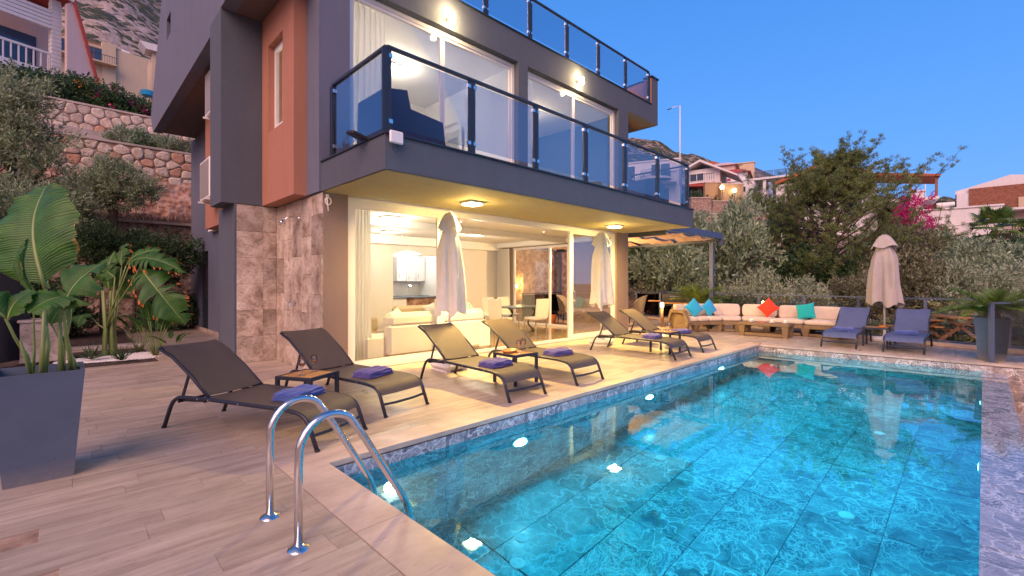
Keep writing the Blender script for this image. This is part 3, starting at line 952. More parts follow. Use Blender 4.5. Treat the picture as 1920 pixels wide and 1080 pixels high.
# shower corner cladding: every slab its own piece
clad = vb('shower_wall', MB().box(2.811, 2.819, 6.95, 9.0, 0, 2.76).box(2.15, 2.82, 9.021, 9.029, 0, 2.76), M['mortar'])
tile_side = MB().bbox(0, 0.021, 0, 0.407, 0, 0.607, 0.003).mesh('side_slab', M['wallstone'])
tile_back = MB().bbox(0, 0.317, 0, 0.021, 0, 0.457, 0.003).mesh('back_slab', M['wallstone'])
off = clad.location + V.location
for i in range(5):
    z = -0.3 if i % 2 else 0.0
    while z < 2.76:
        z0, z1 = max(0, z), min(2.76, z + 0.61)
        if z1 - z0 > 0.02:
            o = link('tile', tile_side, clad, Vector((2.79, 6.952 + i * 0.41, z0)) - V.location); o.scale = (1, 1, (z1 - z0 - .003) / 0.607)
        z += 0.61
for i in range(2):
    for k in range(7):
        z0 = k * 0.46; z1 = min(2.76, z0 + 0.457)
        if z0 < 2.75:
            o = link('tile', tile_back, clad, Vector((2.152 + (0 if i == 0 else 0.42), 9.0, z0)) - V.location)
            o.scale = ((0.417 if i == 0 else 0.215) / 0.317, 1, (z1 - z0) / 0.457)
# upper floor, left side
vb('wall', MB().box(1.92, 2.56, 9.01, 9.8, 2.77, 6.05), SD)
salmon = MB().box(2.56, 2.79, 7.45, 7.95, 2.772, 6.05).box(2.56, 2.79, 8.68, 9.01, 2.772, 6.05).box(2.56, 2.79, 7.95, 8.68, 2.772, 4.0).box(2.56, 2.79, 7.95, 8.68, 5.5, 6.05)
vb('bay_panel', salmon, SL)
vb('wall', MB().box(2.75, 3.23, 6.95, 7.25, 2.772, 6.728).box(2.75, 3.0, 7.25, 7.45, 2.772, 6.1), SS)
vb('wall', MB().box(2.58, 2.75, 9.81, 10.6, 2.77, 6.1), M['interior'])
side = MB()
T = 0.22
side.prism([(6.95, 6.05), (9.8, 6.05), (9.8, 5.86), (14.05, 5.85), (14.05, 9.3), (6.95, 9.3)], T, 'x', 1.92)
side.prism([(14.65, 5.85), (17.13, 5.84), (17.6, 6.43), (15.5, 9.05), (15.3, 9.3), (14.65, 9.3)], T, 'x', 1.92)
side.prism([(14.05, 5.85), (14.65, 5.85), (14.65, 7.6), (14.05, 7.6)], T, 'x', 1.92)
side.prism([(14.05, 8.13), (14.65, 8.13), (14.65, 9.3), (14.05, 9.3)], T, 'x', 1.92)
vb('upper_side_wall', side, SS)
vb('window', MB().box(2.06, 2.09, 14.0, 14.7, 7.55, 8.2), M['dark_glass'])
vb('soffit', MB().box(2.14, 3.0, 9.8, 17.1, 5.87, 6.03), M['stucco_brown'])
vb('soffit', MB().box(2.14, 2.75, 6.96, 9.8, 6.052, 6.2), M['stucco_brown'])
vb('gable_end', MB().prism([(2.14, 6.03), (4.0, 6.03), (4.0, 9.3), (2.14, 9.3)], 0.2, 'y', 16.4), SS)
# rear left walls of the lower storeys
vb('wall', MB().box(2.95, 3.15, 10.12, 15.3, 0, 5.87).box(2.95, 3.15, 16.4, 17.7, 0, 5.87).box(2.95, 3.15, 15.3, 16.4, 2.3, 5.87), SS)
vb('wall', MB().box(2.8, 2.95, 10.12, 10.4, 0, 5.87), SS)
vb('wall', MB().box(3.15, 11.3, 14.8, 17.7, 0, 5.87), SS)
dr = vb('door', MB().box(3.02, 3.07, 15.32, 16.38, 0.02, 2.29), M['metal_dark'])
vb('handle', MB().tube([(3.0, 15.5, 1.0), (2.96, 15.5, 1.0), (2.96, 15.62, 1.0)], 0.012, 6), M['steel'], dr)
bay = MB().box(2.6, 2.95, 11.0, 13.8, 2.75, 5.86)
vb('bay_panel', bay, SL)
vb('skirting', MB().box(2.93, 2.95, 10.4, 17.7, 0, 0.09), M['coping'])
# upper front
vb('wall', MB().box(6.98, 7.27, 6.95, 7.25, 3.2, 6.118), SD)
vb('wall', MB().box(10.84, 11.33, 6.95, 7.25, 3.2, 6.118), SD)
vb('parapet', MB().box(3.232, 11.33, 6.952, 7.2, 6.12, 6.73).box(11.332, 13.0, 6.952, 7.2, 6.19, 6.73), SD)
vb('parapet', MB().box(12.66, 13.0, 6.952, 7.2, 6.732, 7.56).box(12.8, 13.0, 7.2, 11.5, 6.19, 7.56), SD)
vb('parapet_lining', MB().box(12.76, 12.798, 7.2, 11.5, 6.8, 7.54).box(12.625, 12.658, 6.97, 7.19, 6.75, 7.54), SL)
vb('parapet_coping', MB().box(12.60, 13.03, 6.92, 7.22, 7.562, 7.60).box(12.76, 13.03, 7.22, 11.5, 7.562, 7.60), M['metal_dark'])
vb('parapet_coping', MB().box(3.24, 12.60, 6.925, 7.22, 6.732, 6.755), M['metal_dark'])
vb('roof_slab', MB().box(3.2, 12.8, 7.2, 12.5, 6.19, 6.72), M['stucco_brown'])
vb('wall', MB().box(11.2, 11.33, 7.25, 12.5, 3.2, 6.19), SD)
# balcony slab, its warm painted underside
vb('balcony_slab', MB().box(2.78, 11.17, 5.03, 6.949, 2.772, 3.2), SD)
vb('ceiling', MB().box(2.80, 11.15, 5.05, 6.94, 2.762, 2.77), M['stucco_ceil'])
vb('floor_slab', MB().box(2.83, 11.3, 7.26, 14.7, 2.775, 3.19), M['interior_ceil'])
vb('balcony_edge', MB().box(2.76, 11.19, 5.0, 5.09, 3.201, 3.222).box(2.76, 2.85, 5.09, 6.93, 3.201, 3.222), M['metal_dark'])

def railing(name, p0s, z0, z1, glass_m, label=None, parent=V, side_pts=None, h=1.07):
    """posts at the points of p0s (in order), sheets of glass between, one top rail"""
    rb = MB()
    n = len(p0s)
    for a, b in zip(p0s, p0s[1:]):
        rb.bar((a[0], a[1], z1), (b[0], b[1], z1), 0.05, 0.035)
    r = vb(name, rb, M['metal_dark'], parent)
    for i, a in enumerate(p0s):
        b = p0s[min(i + 1, n - 1)] if i < n - 1 else p0s[i - 1]
        d = Vector((b[0] - a[0], b[1] - a[1], 0)).normalized()
        c = Vector((a[0], a[1], 0))
        pb = MB()
        for s in (-0.028, 0.028):
            q = c + d * s
            pb.bar((q.x, q.y, z0), (q.x, q.y, z1 - 0.018), 0.06, 0.032)
        pb.box(a[0] - .035, a[0] + .035, a[1] - .035, a[1] + .035, z0 - 0.002, z0 + 0.05)
        vb('post', pb, M['metal_dark'], r)
    for a, b in zip(p0s, p0s[1:]):
        A = Vector((a[0], a[1], 0)); B = Vector((b[0], b[1], 0)); d = (B - A).normalized()
        A2 = A + d * 0.07; B2 = B - d * 0.07
        nn = Vector((-d.y, d.x, 0)) * 0.004
        gb = MB().prism([tuple((A2 + nn)[:2]), tuple((B2 + nn)[:2]), tuple((B2 - nn)[:2]), tuple((A2 - nn)[:2])], (z1 - 0.05) - (z0 + 0.09), 'z', z0 + 0.09)
        vb('pane', gb, glass_m, r)
        for A3 in (A2, B2):
            s = 1 if A3 is A2 else -1
            for zz in (z0 + 0.16, z1 - 0.10):
                q = A3 - d * 0.02 * s
                vb('clamp', MB().box(q.x - .025, q.x + .025, q.y - .02, q.y + .02, zz - .025, zz + .025), M['steel'], r)
    return r
railing('balcony_railing', [(2.82, 6.62), (2.82, 5.07), (4.15, 5.07), (5.48, 5.07), (6.82, 5.07), (8.14, 5.07), (9.47, 5.07), (10.95, 5.07)], 3.21, 4.27, M['rail_glass'])
railing('balcony_railing', [(10.95, 5.09), (10.95, 6.62)], 3.21, 4.27, M['rail_glass'])
railing('roof_railing', [(3.5, 7.0), (4.82, 7.0), (6.1, 7.0), (7.39, 7.0), (8.68, 7.0), (9.97, 7.0), (11.27, 7.0), (12.54, 7.0)], 6.756, 7.69, M['rail_glass'])

# ---- windows and sliding doors
def window(x0, x1, z0, z1, y=7.06, panes=2, fr=0.07, parent=V, glassm=None, open_=(), split=None, recess_dark=False):
    fb = MB()
    fb.box(x0, x1, y, y + .07, z0, z0 + fr).box(x0, x1, y, y + .07, z1 - fr, z1)
    fb.box(x0, x0 + fr, y + .001, y + .069, z0 + fr, z1 - fr).box(x1 - fr, x1, y + .001, y + .069, z0 + fr, z1 - fr)
    w = vb('window', fb, M['pvc'], parent)
    xs = split or [x0 + fr + (x1 - x0 - 2 * fr) * i / panes for i in range(panes + 1)]
    for i in range(len(xs) - 1):
        if i in open_: continue
        a, b = xs[i], xs[i + 1]
        o = 0.012 * (i % 2)
        s = 0.055
        sb = MB()
        yy = y + .012 + o
        sb.box(a, b, yy, yy + .04, z0 + fr + .001, z0 + fr + s).box(a, b, yy, yy + .04, z1 - fr - s, z1 - fr - .001)
        sb.box(a + .001, a + s, yy + .001, yy + .039, z0 + fr + s, z1 - fr - s).box(b - s, b - .001, yy + .001, yy + .039, z0 + fr + s, z1 - fr - s)
        vb('sash', sb, M['pvc'], w)
        vb('pane', MB().box(a + s - .003, b - s + .003, yy + .016, yy + .022, z0 + fr + s - .003, z1 - fr - s + .003), glassm or M['win_glass'], w)
    return w
window(3.2, 5.08, 0.0, 2.73, 7.0, 1, 0.09)
wmid = vb('door_track', MB().box(5.08, 8.8, 7.0, 7.13, 0.0, 0.05), M['pvc'])
vb('door_head', MB().box(5.08, 8.8, 7.0, 7.13, 2.64, 2.73), M['pvc'])
wd = window(8.8, 10.74, 0.0, 2.73, 7.0, 1, 0.08)
vb('handle', MB().tube([(8.94, 6.99, 0.95), (8.94, 6.95, 0.98), (8.94, 6.95, 1.17), (8.94, 6.99, 1.2)], 0.011, 8), M['steel'], wd)
window(3.23, 6.98, 3.22, 6.1, 7.08, 2, 0.07)
window(7.27, 10.84, 3.22, 6.1, 7.08, 2, 0.07)
# tall narrow window in the salmon bay (faces the side)
fb = MB().box(2.66, 2.72, 7.95, 8.68, 4.0, 4.06).box(2.66, 2.72, 7.95, 8.68, 5.44, 5.5).box(2.661, 2.719, 7.95, 8.01, 4.06, 5.44).box(2.661, 2.719, 8.62, 8.68, 4.06, 5.44)
wn = vb('window', fb, M['pvc'])
vb('sash', MB().box(2.65, 2.69, 8.015, 8.07, 4.065, 5.435).box(2.65, 2.69, 8.56, 8.615, 4.065, 5.435).box(2.651, 2.689, 8.07, 8.56, 4.065, 4.12).box(2.651, 2.689, 8.07, 8.56, 5.38, 5.435), M['pvc'], wn)
vb('pane', MB().box(2.668, 2.673, 8.07, 8.56, 4.12, 5.38), M['win_glass'], wn)

# ---- inside the ground floor
fl = plain('polished_interior_floor', (0.42, 0.30, 0.16), 0.12, 0, 0.35)
vb('interior_floor', MB().box(3.1, 11.2, 7.131, 14.6, -0.05, 0.008), fl)
IN = M['interior']; IC = M['interior_ceil']
vb('interior_wall', MB().box(3.1, 7.0, 12.2, 12.35, 0, 2.76).box(7.0, 9.4, 12.2, 12.35, 2.25, 2.76).box(9.4, 11.2, 12.2, 12.35, 0, 2.76), IN)
vb('interior_wall', MB().box(6.85, 7.0, 12.35, 14.6, 0, 2.76).box(9.4, 9.55, 12.35, 14.6, 0, 2.76).box(7.0, 9.4, 14.5, 14.6, 0, 2.76), M['paint_white'])
vb('interior_wall', MB().box(11.2, 11.33, 7.25, 9.0, 0, 2.762).box(11.2, 11.33, 11.45, 12.4, 0, 2.762).box(11.2, 11.33, 9.0, 11.45, 2.6, 2.762), TP)
vb('cornice', MB().box(3.1, 11.19, 11.95, 12.199, 2.52, 2.77).box(10.95, 11.199, 7.26, 11.949, 2.62, 2.77).box(3.1, 11.19, 8.9, 9.1, 2.62, 2.77), IC)
# end sliding door
fb = MB().box(11.24, 11.3, 9.0, 11.45, 0.0, 0.07).box(11.24, 11.3, 9.0, 11.45, 2.53, 2.6).box(11.241, 11.299, 9.0, 9.07, .07, 2.53).box(11.241, 11.299, 11.38, 11.45, .07, 2.53).box(11.25, 11.29, 9.75, 9.83, .07, 2.53)
we = vb('window', fb, M['pvc'])
vb('pane', MB().box(11.266, 11.272, 9.83, 11.38, .07, 2.53), M['win_glass'], we)
# ---- inside the upper floor
vb('interior_wall', MB().box(2.58, 11.2, 10.6, 10.75, 3.2, 6.19).box(7.06, 7.2, 7.26, 10.6, 3.2, 6.19), IN)
vb('ceiling', MB().box(2.79, 11.2, 7.22, 10.6, 6.14, 6.185).box(2.58, 2.789, 9.02, 10.6, 6.0, 6.04), IC)
vb('interior_floor', MB().box(2.79, 11.2, 7.16, 10.6, 3.192, 3.205), M['interior_ceil'])
vb('doors', MB().box(8.2, 9.0, 10.55, 10.6, 3.21, 5.3).box(9.1, 9.9, 10.55, 10.6, 3.21, 5.3), plain('blue_grey_door', (0.16, 0.17, 0.27), 0.5)).name = 'cupboard_door'

# ---- lamps on and in the house
def ceiling_light(x, y, z, lb, grp, power, s=0.15, color=YEL, m=None, frame=True, r=0.10, drop=0.12, down=0):
    t = thing('ceiling_light', lb, 'ceiling light', (x, y, z), 0, grp)
    MB().box(-s, s, -s, s, -0.03, 0).build('frame', M['pvc'], t)
    MB().bbox(-s * .86, s * .86, -s * .86, s * .86, -0.055, -0.0305, 0.01).build('diffuser', m or M['lamp_yellow'], t)
    if down:
        l = bpy.data.lights.new('diffuser_light', 'AREA'); l.shape = 'SQUARE'; l.size = 0.22; l.energy = down; l.color = color; l.spread = R(165)
        o = bpy.data.objects.new('diffuser_light', l); COL.objects.link(o); o.parent = t; o.location = (0, 0, -.06)
    point_lamp(t, (0, 0, -drop), power, color, r, world_loc=False)
    return t
ceiling_light(4.96, 6.04, 2.762, 'square lit ceiling light under the balcony, nearer the corner', 'square lights under the balcony', 16, r=0.05, drop=0.10, down=165)
ceiling_light(9.4, 6.14, 2.762, 'square lit ceiling light under the balcony, farther down by the second umbrella', 'square lights under the balcony', 16, r=0.05, drop=0.10, down=165)
def wall_lamp(x, z, lb, power):
    t = thing('wall_lamp', lb, 'wall lamp', (x, 6.95, z), 0, 'glass lamps on the upper front wall')
    MB().box(-0.03, 0.03, -0.02, 0, -0.05, 0.05).bar((0, -0.02, 0), (0, -0.075, 0), 0.02, 0.02).build('bracket', M['steel'], t)
    MB().lathe([(0.068, -0.012), (0.071, -0.012), (0.071, 0.012), (0.068, 0.012)], 0, -0.11, 20).build('band', M['steel'], t)
    MB().lathe([(0.0, -0.095), (0.04, -0.09), (0.058, -0.07), (0.06, 0), (0.058, 0.07), (0.04, 0.09), (0.0, 0.095)], 0, -0.11, 20).build('lamp_glass', M['lamp_warm'], t, True)
    point_lamp(t, (0, -0.16, 0.13), power * .5, WARM, 0.05, world_loc=False)
    point_lamp(t, (0, -0.16, -0.13), power * .5, WARM, 0.05, world_loc=False)
wall_lamp(5.14, 6.27, 'small glowing glass wall lamp above the first upper window', 24)
wall_lamp(9.05, 6.31, 'small glowing glass wall lamp above the second upper window', 20)
G_ = 'lights inside the living room'
ceiling_light(4.9, 8.6, 2.77, 'round-edged lit light on the living room ceiling behind the first pane', G_, 19, 0.2, SOFT, M['lamp_soft'], r=0.15, drop=0.2)
ceiling_light(8.3, 9.9, 2.77, 'lit light on the living room ceiling above the dining table', G_, 26, 0.2, SOFT, M['lamp_soft'], r=0.15, drop=0.2)
ceiling_light(6.2, 11.0, 2.77, 'lit light on the living room ceiling in front of the kitchen', G_, 16, 0.2, SOFT, M['lamp_soft'], r=0.15, drop=0.2)
ceiling_light(8.2, 13.4, 2.77, 'lit light on the kitchen ceiling', G_, 24, 0.2, (1, .95, .9), M['lamp_soft'], r=0.15, drop=0.2)
G_ = 'lights inside the upper rooms'
ceiling_light(5.2, 9.0, 6.14, 'lit ceiling light in the upper room above the first window', G_, 34, 0.16, SOFT, M['lamp_soft'], r=0.12, drop=0.2)
ceiling_light(9.2, 9.0, 6.14, 'lit ceiling light in the upper room above the second window', G_, 34, 0.16, (1, .76, .45), M['lamp_soft'], r=0.12, drop=0.2)
# small recessed spots in the living room ceiling
sp = MB().lathe([(0.0, -0.004), (0.03, -0.004)], n=12)
for i, (x, y, w_) in enumerate([(4.3, 7.9, 'above the curtain'), (6.4, 8.2, 'above the sofa back'), (9.3, 8.3, 'above the dining chairs'), (8.9, 11.6, 'by the end curtain'), (7.0, 11.7, 'beside the kitchen opening')]):
    t = thing('spotlight', 'tiny recessed spotlight in the living room ceiling ' + w_, 'spotlight', (x, y, 2.765), 0, 'recessed spots')
    MB().lathe([(0.03, -0.002), (0.045, -0.006), (0.048, 0.004)], n=14).build('rim', M['steel'], t)
    MB().lathe([(0.0, -0.005), (0.03, -0.004)], n=14).build('lens', M['lamp_soft'], t)

# ---- curtains
def curtain(x0, x1, y, z0, z1, lb, axis='x', amp=0.035, waves=7, gather=0.0):
    P = []
    n = waves * 10
    for i in range(n + 1):
        t = i / n
        row = []
        for j in range(7):
            s = j / 6
            pinch = 1 - gather * math.sin(PI * min(1, s * 1.4)) * (t - 0.5)
            u = x0 + (x1 - x0) * (0.5 + (t - 0.5) * (0.86 + 0.14 * (1 - s)))
            v = y + amp * math.sin(t * waves * 2 * PI + 0.6 * math.sin(j)) * (0.6 + 0.4 * (1 - s)) + 0.012 * math.sin(t * 40)
            z = z0 + (z1 - z0) * s
            row.append((u, v, z) if axis == 'x' else (v, u, z))
        P.append(row)
    o = MB().grid(P).build('curtain', M['curtain'], None, True)
    return tag(o, lb, 'curtain', 'sheer white curtains')
curtain(3.32, 3.78, 7.28, 0.02, 2.68, 'sheer white curtain at the left end of the ground floor glass')
curtain(3.1, 3.2, 7.30, 0.02, 2.68, 'narrow edge of white curtain tight in the ground floor corner')
curtain(11.42, 12.1, 11.05, 0.02, 2.58, 'sheer cream curtain beside the end sliding door', 'y')
curtain(3.32, 4.1, 7.34, 3.25, 6.08, 'sheer white curtain at the left of the first upper window', amp=0.04)
curtain(7.38, 7.85, 7.34, 3.25, 6.08, 'sheer white curtain at the left of the second upper window')

# ---- small fittings on the walls
t = thing('shower', 'chrome shower head on a curved arm on the travertine wall', 'shower', (2.79, 7.89, 2.46))
MB().tube([(0, 0, 0), (-0.06, 0, 0.015), (-0.16, 0, 0.0), (-0.24, 0.02, -0.05)], 0.011, 10).build('arm', M['chrome'], t, True)
a = MB().lathe([(0.012, 0.05), (0.02, 0.02), (0.045, -0.005), (0.05, -0.03), (0.0, -0.032)], n=20).mesh('head', M['chrome'], True); a.transform(Matrix.Rotation(R(18), 4, 'Y')); link('head', a, t, (-0.25, 0.02, -0.075))
a = MB().lathe([(0.0, 0.012), (0.03, 0.010), (0.032, 0)], n=20).mesh('wall_plate', M['chrome'], True); a.transform(Matrix.Rotation(R(-90), 4, 'Y')); link('wall_plate', a, t)
for z, nm, lb in ((1.09, 'shower_valve', 'small chrome shower valve halfway up the travertine wall'), (0.58, 'wall_tap', 'chrome tap low on the travertine wall behind the second lounger')):
    t = thing(nm, lb, 'tap', (2.79, 8.02, z))
    MB().tube([(0, 0, 0), (-0.07, 0, 0)], 0.022, 12).build('body', M['chrome'], t)
    MB().tube([(-0.07, -0.05, 0), (-0.07, 0.05, 0)], 0.012, 8).build('handle', M['chrome'], t)
    MB().tube([(-0.045, 0, -0.01), (-0.09, 0, -0.03), (-0.10, 0, -0.07)], 0.012, 8).build('spout', M['chrome'], t)
t = thing('air_conditioner_unit', 'white outdoor air conditioner on the side wall below the overhang', 'air conditioner', (2.43, 11.72, 3.22), 0, 'outdoor air conditioners on the side wall')
MB().bbox(-0.15, 0.15, 0, 0.96, 0.04, 0.94, 0.02).build('casing', M['pvc'], t)
MB().box(-0.158, -0.151, 0.07, 0.88, 0.10, 0.88).build('grille', plain('ac_grille', (0.30, 0.27, 0.25), 0.6), t)
MB().box(-0.2, 0.2, 0.1, 0.14, 0, 0.039).box(-0.2, 0.2, 0.84, 0.88, 0, 0.039).build('bracket', M['pvc'], t)
t2 = copy_tree(t); t2.location = (2.32, 10.6, 4.85); t2['label'] = 'white outdoor air conditioner high up behind the dark column'
t = thing('antenna_box', 'off-white square antenna box on the balcony corner', 'antenna', (2.89, 4.98, 3.06))
MB().bbox(-0.09, 0.09, -0.04, 0.0, 0.02, 0.17, 0.012).build('casing', M['pvc'], t)
MB().bar((0, 0.005, 0.1), (0, 0.05, 0.16), 0.04, 0.03).build('bracket', M['steel'], t)
MB().tube([(-0.05, -0.02, 0.02), (-0.05, -0.02, -0.06), (-0.01, -0.01, -0.09), (0.03, 0.0, -0.05), (0.03, 0.01, 0.02)], 0.004, 6).build('cable', M['black'], t)
t = thing('floodlight', 'dark tilted floodlight on the side of the balcony', 'floodlight', (2.68, 5.55, 3.24))
MB().bbox(-0.12, 0.12, -0.11, 0.11, 0, 0.045, 0.01).build('housing', M['black'], t)
MB().box(-0.1, 0.1, -0.09, 0.09, -0.006, -0.001).build('lens', M['dark_glass'], t)
MB().bar((0.06, 0, 0.03), (0.16, 0, -0.02), 0.03, 0.03).build('bracket', M['metal_dark'], t)
t.rotation_euler = (R(12), R(14), 0)
t = thing('hose_hook', 'white looped hook with a hanging end on the front corner of the villa', 'hook', (2.87, 6.93, 2.60))
sp_ = [(0.0, -0.01, 0.12)] + [(0.045 * math.cos(a * PI / 6), -0.012 - .001 * a, 0.03 + 0.055 * math.sin(a * PI / 6)) for a in range(3, 17)] + [(0.0, -0.03, -0.12)]
MB().tube(sp_, 0.009, 6).build('loop', M['pvc'], t, True)
MB().bbox(-0.02, 0.02, -0.008, 0.018, 0.1, 0.14, 0.004).build('wall_plate', M['pvc'], t)

# navy shapes added in place of a dark reflection in the balcony glass
def reflection_shape(x, y, lb, prof, wd, rz=0.0):
    t = thing('reflection_stand_in', lb, 'reflection stand-in', (x, y, 3.223), rz, 'reflection stand-ins on the balcony')
    MB().prism(prof, wd, 'y', 0).build('dark_shape', mk_fabric('navy_reflection', (0.03, 0.055, 0.15), 60, 0.4), t)
reflection_shape(2.98, 5.45, 'dark blue stepped shape standing in for a reflection behind the first balcony pane', [(0, 0), (1.02, 0), (.95, .48), (.42, .54), (.36, .78), (.02, .72)], .75)
reflection_shape(9.65, 5.5, 'dark blue shape standing in for a reflection behind the last balcony panes', [(0, 0), (1.05, 0), (1.0, .60), (.5, .66), (.1, .60)], .7)

# ================================================================== terrace furniture
def arc_pts(pts, r=0.08, n=5):
    """polyline with its inner corners rounded"""
    P = [Vector(p) for p in pts]; out = [P[0]]
    for i in range(1, len(P) - 1):
        a, b, c = P[i - 1], P[i], P[i + 1]
        da = (a - b); dc = (c - b)
        q = min(r, da.length * .45, dc.length * .45)
        s = b + da.normalized() * q; e = b + dc.normalized() * q
        for k in range(n + 1):
            t = k / n
            out.append(s * (1 - t) ** 2 + b * 2 * t * (1 - t) + e * t * t)
    out.append(P[-1]); return out

def make_lounger(label, incline=36.0, sl='sling'):
    """local: foot end at y=0, head end towards +y, width along x"""
    t = thing('sun_lounger', label, 'sun lounger', (0, 0, 0), 0, 'sun loungers round the pool')
    W = 0.31; L = 1.84
    mats = M['lounger_frame']
    prof = arc_pts([(0, -0.02, 0.0), (0, 0.10, 0.285), (0, 0.30, 0.315), (0, 1.30, 0.325), (0, 1.70, 0.315), (0, 1.84, 0.0)], 0.13, 6)
    for s in (-1, 1):
        MB().tube([(s * W, p.y, p.z) for p in prof], 0.0185, 8, flat=1.0).build('side_rail', mats, t, True)
        MB().tube([(s * W, prof[0].y - .001, 0.0), (s * W, prof[0].y + .004, 0.018)], 0.022, 8).build('foot_cap', M['black'], t)
        MB().tube([(s * W, prof[-1].y + .001, 0.0), (s * W, prof[-1].y - .004, 0.018)], 0.022, 8).build('foot_cap', M['black'], t)
        bl = MB()
        for y in (0.42, 0.85, 1.22, 1.36):
            bl.tube([(s * (W + .018), y, 0.322), (s * (W + .023), y, 0.322)], 0.007, 6)
        bl.build('bolts', M['steel'], t)['kind'] = 'stuff'
    MB().tube([(-W, 0.035, 0.125), (-W * .4, 0.03, 0.115), (W * .4, 0.03, 0.115), (W, 0.035, 0.125)], 0.014, 6).build('cross_bar', mats, t)
    for y_, z_ in ((1.64, 0.27), (1.30, 0.30)): MB().tube([(-W, y_, z_), (W, y_, z_)], 0.013, 6).build('cross_bar', mats, t)
    # sling of the seat follows the rail and curls down at the foot
    prof2 = [p for p in prof if p.y < 1.30 and p.z > 0.125] + [Vector((0, 1.28, 0.325))]
    P = []
    for i, p in enumerate(prof2):
        row = []
        for j in range(9):
            u = -1 + 2 * j / 8
            sag = 0.012 * (1 - u * u) * (1 if p.y > 0.2 else 0.5)
            row.append((u * (W - 0.008), p.y, p.z + 0.016 - sag))
        P.append(row)
    s_ = MB().grid(P)
    Q = [[(x, y, z - 0.004) for x, y, z in row] for row in P]
    s_.grid(Q)
    s_.build('seat', M[sl], t, True)
    # backrest
    a = R(incline)
    by, bz = 1.26, 0.335
    def bp(l, dz=0.0, x=0.0):
        bend = 0.03 * max(0, (l - 0.55)) / 0.2
        return (x, by + l * math.cos(a) - dz * math.sin(a) + bend * .6, bz + l * math.sin(a) + dz * math.cos(a) - bend * .5)
    bk = MB()
    fr = arc_pts([bp(0, 0, -W + .02), bp(0.74, 0, -W + .02), bp(0.80, -0.02, -W + .04)], 0.03)
    for s in (-1, 1):
        bk.tube([bp(0, 0, s * (W - .022)), bp(0.3, 0.01, s * (W - .022)), bp(0.6, 0.0, s * (W - .022)), bp(0.79, -0.03, s * (W - .022))], 0.0165, 8)
    bk.tube([bp(0.79, -0.03, -(W - .022)), bp(0.79, -0.03, W - .022)], 0.014, 8)
    o = bk.build('back_frame', mats, t, True)
    P = []
    for i in range(9):
        l = 0.02 + 0.78 * i / 8
        P.append([bp(l, 0.016 - 0.014 * (1 - (2 * j / 8 - 1) ** 2) + (0 if l < .7 else -0.02 * (l - .7) / .1), -(W - .02) + 2 * (W - .02) * j / 8) for j in range(9)])
    s_ = MB().grid(P); s_.grid([[(x, y, z - .004) for x, y, z in r] for r in P])
    s_.build('backrest', M[sl], t, True)
    # prop struts behind the back with notches
    for s in (-1, 1):
        pb = MB().bar(bp(0.36, -0.02, s * (W - .05)), (s * (W - .05), 1.66, 0.285), 0.012, 0.028)
        pb.bar((s * (W - .03), 1.30, 0.30), (s * (W - .03), 1.68, 0.275), 0.012, 0.022)
        for k in range(4):
            y = 1.48 + k * 0.045
            pb.box(s * (W - .045), s * (W - .03), y, y + .012, 0.285, 0.318)
        pb.build('prop_strut', mats, t)
    return t
lounger = make_lounger('')
used = [False]
LN = [((1.78, 4.00, 0), math.atan2(0.79, 1.64) - 0.0, 'dark mesh sun lounger nearest the pool ladder, turned at an angle'),
      ((2.70, 4.42, 0), math.atan2(0.53, 2.34), 'dark mesh sun lounger in front of the travertine shower corner'),
      ((4.035, 3.87, 0), 0.0, 'dark mesh sun lounger in front of the first closed white umbrella'),
      ((5.30, 3.87, 0), 0.02, 'dark mesh sun lounger on the far side of the table with the tray'),
      ((8.195, 3.89, 0), 0.0, 'dark mesh sun lounger beside the second umbrella base, nearer the camera'),
      ((9.47, 3.93, 0), 0.0, 'dark mesh sun lounger closest to the end of the wicker sofa'),
      ((11.95, 2.19, 0), R(-90), 'mesh sun lounger coloured sky-lit blue at the far pool end, beside the sofa'),
      ((11.95, 1.12, 0), R(-90), 'mesh sun lounger coloured sky-lit blue at the far pool end, nearer the railing post')]
lounger_b = make_lounger('', 38.0, 'sling_skylit'); used_b = [False]
for loc, rz, lb in LN:
    if loc[0] > 11: place(lounger_b, used_b, loc, rz, lb)
    else: place(lounger, used, loc, rz, lb)

# folded towels
def make_towel(m):
    P = []
    t = thing('towel', '', 'towel', (0, 0, 0), 0, 'folded towels on the loungers')
    rr = random.Random(3)
    for k in range(3):
        P = []
        n = 22
        for i in range(n + 1):
            u = -0.5 + i / n
            row = []
            for j in range(15):
                v = -0.5 + j / 14
                e = max(0, abs(u) - .44) / .06; e2 = max(0, abs(v) - .44) / .06
                h = 0.024 * (k + 1) + 0.005 * math.sin(u * 11 + k * 2) + 0.004 * math.sin(v * 13 + u * 5 + k) - 0.009 * e * e - 0.009 * e2 * e2 + 0.006 * math.sin(u * 5 + v * 17 + k)
                row.append((u * (0.40 - .014 * k) + 0.006 * math.sin(v * 9 + k), v * (0.26 - .008 * k) + 0.006 * math.sin(u * 7 + k * 3), h))
            P.append(row)
        o = MB().grid(P)
        rim = [(P[i][0]) for i in range(n + 1)] + [P[n][j] for j in range(1, 15)] + [P[i][14] for i in range(n - 1, -1, -1)] + [P[0][j] for j in range(13, 0, -1)]
        q = len(rim)
        o.add(rim + [(x * 0.99, y * 0.99, 0.02 * k + 0.001) for x, y, z in rim], [(i, (i + 1) % q, q + (i + 1) % q, q + i) for i in range(q)])
        o.build('fold', m, t, True)
    return t
tw = make_towel(M['towel']); tw2 = make_towel(M['towel_blue'])
u1 = [False]; u2 = [False]
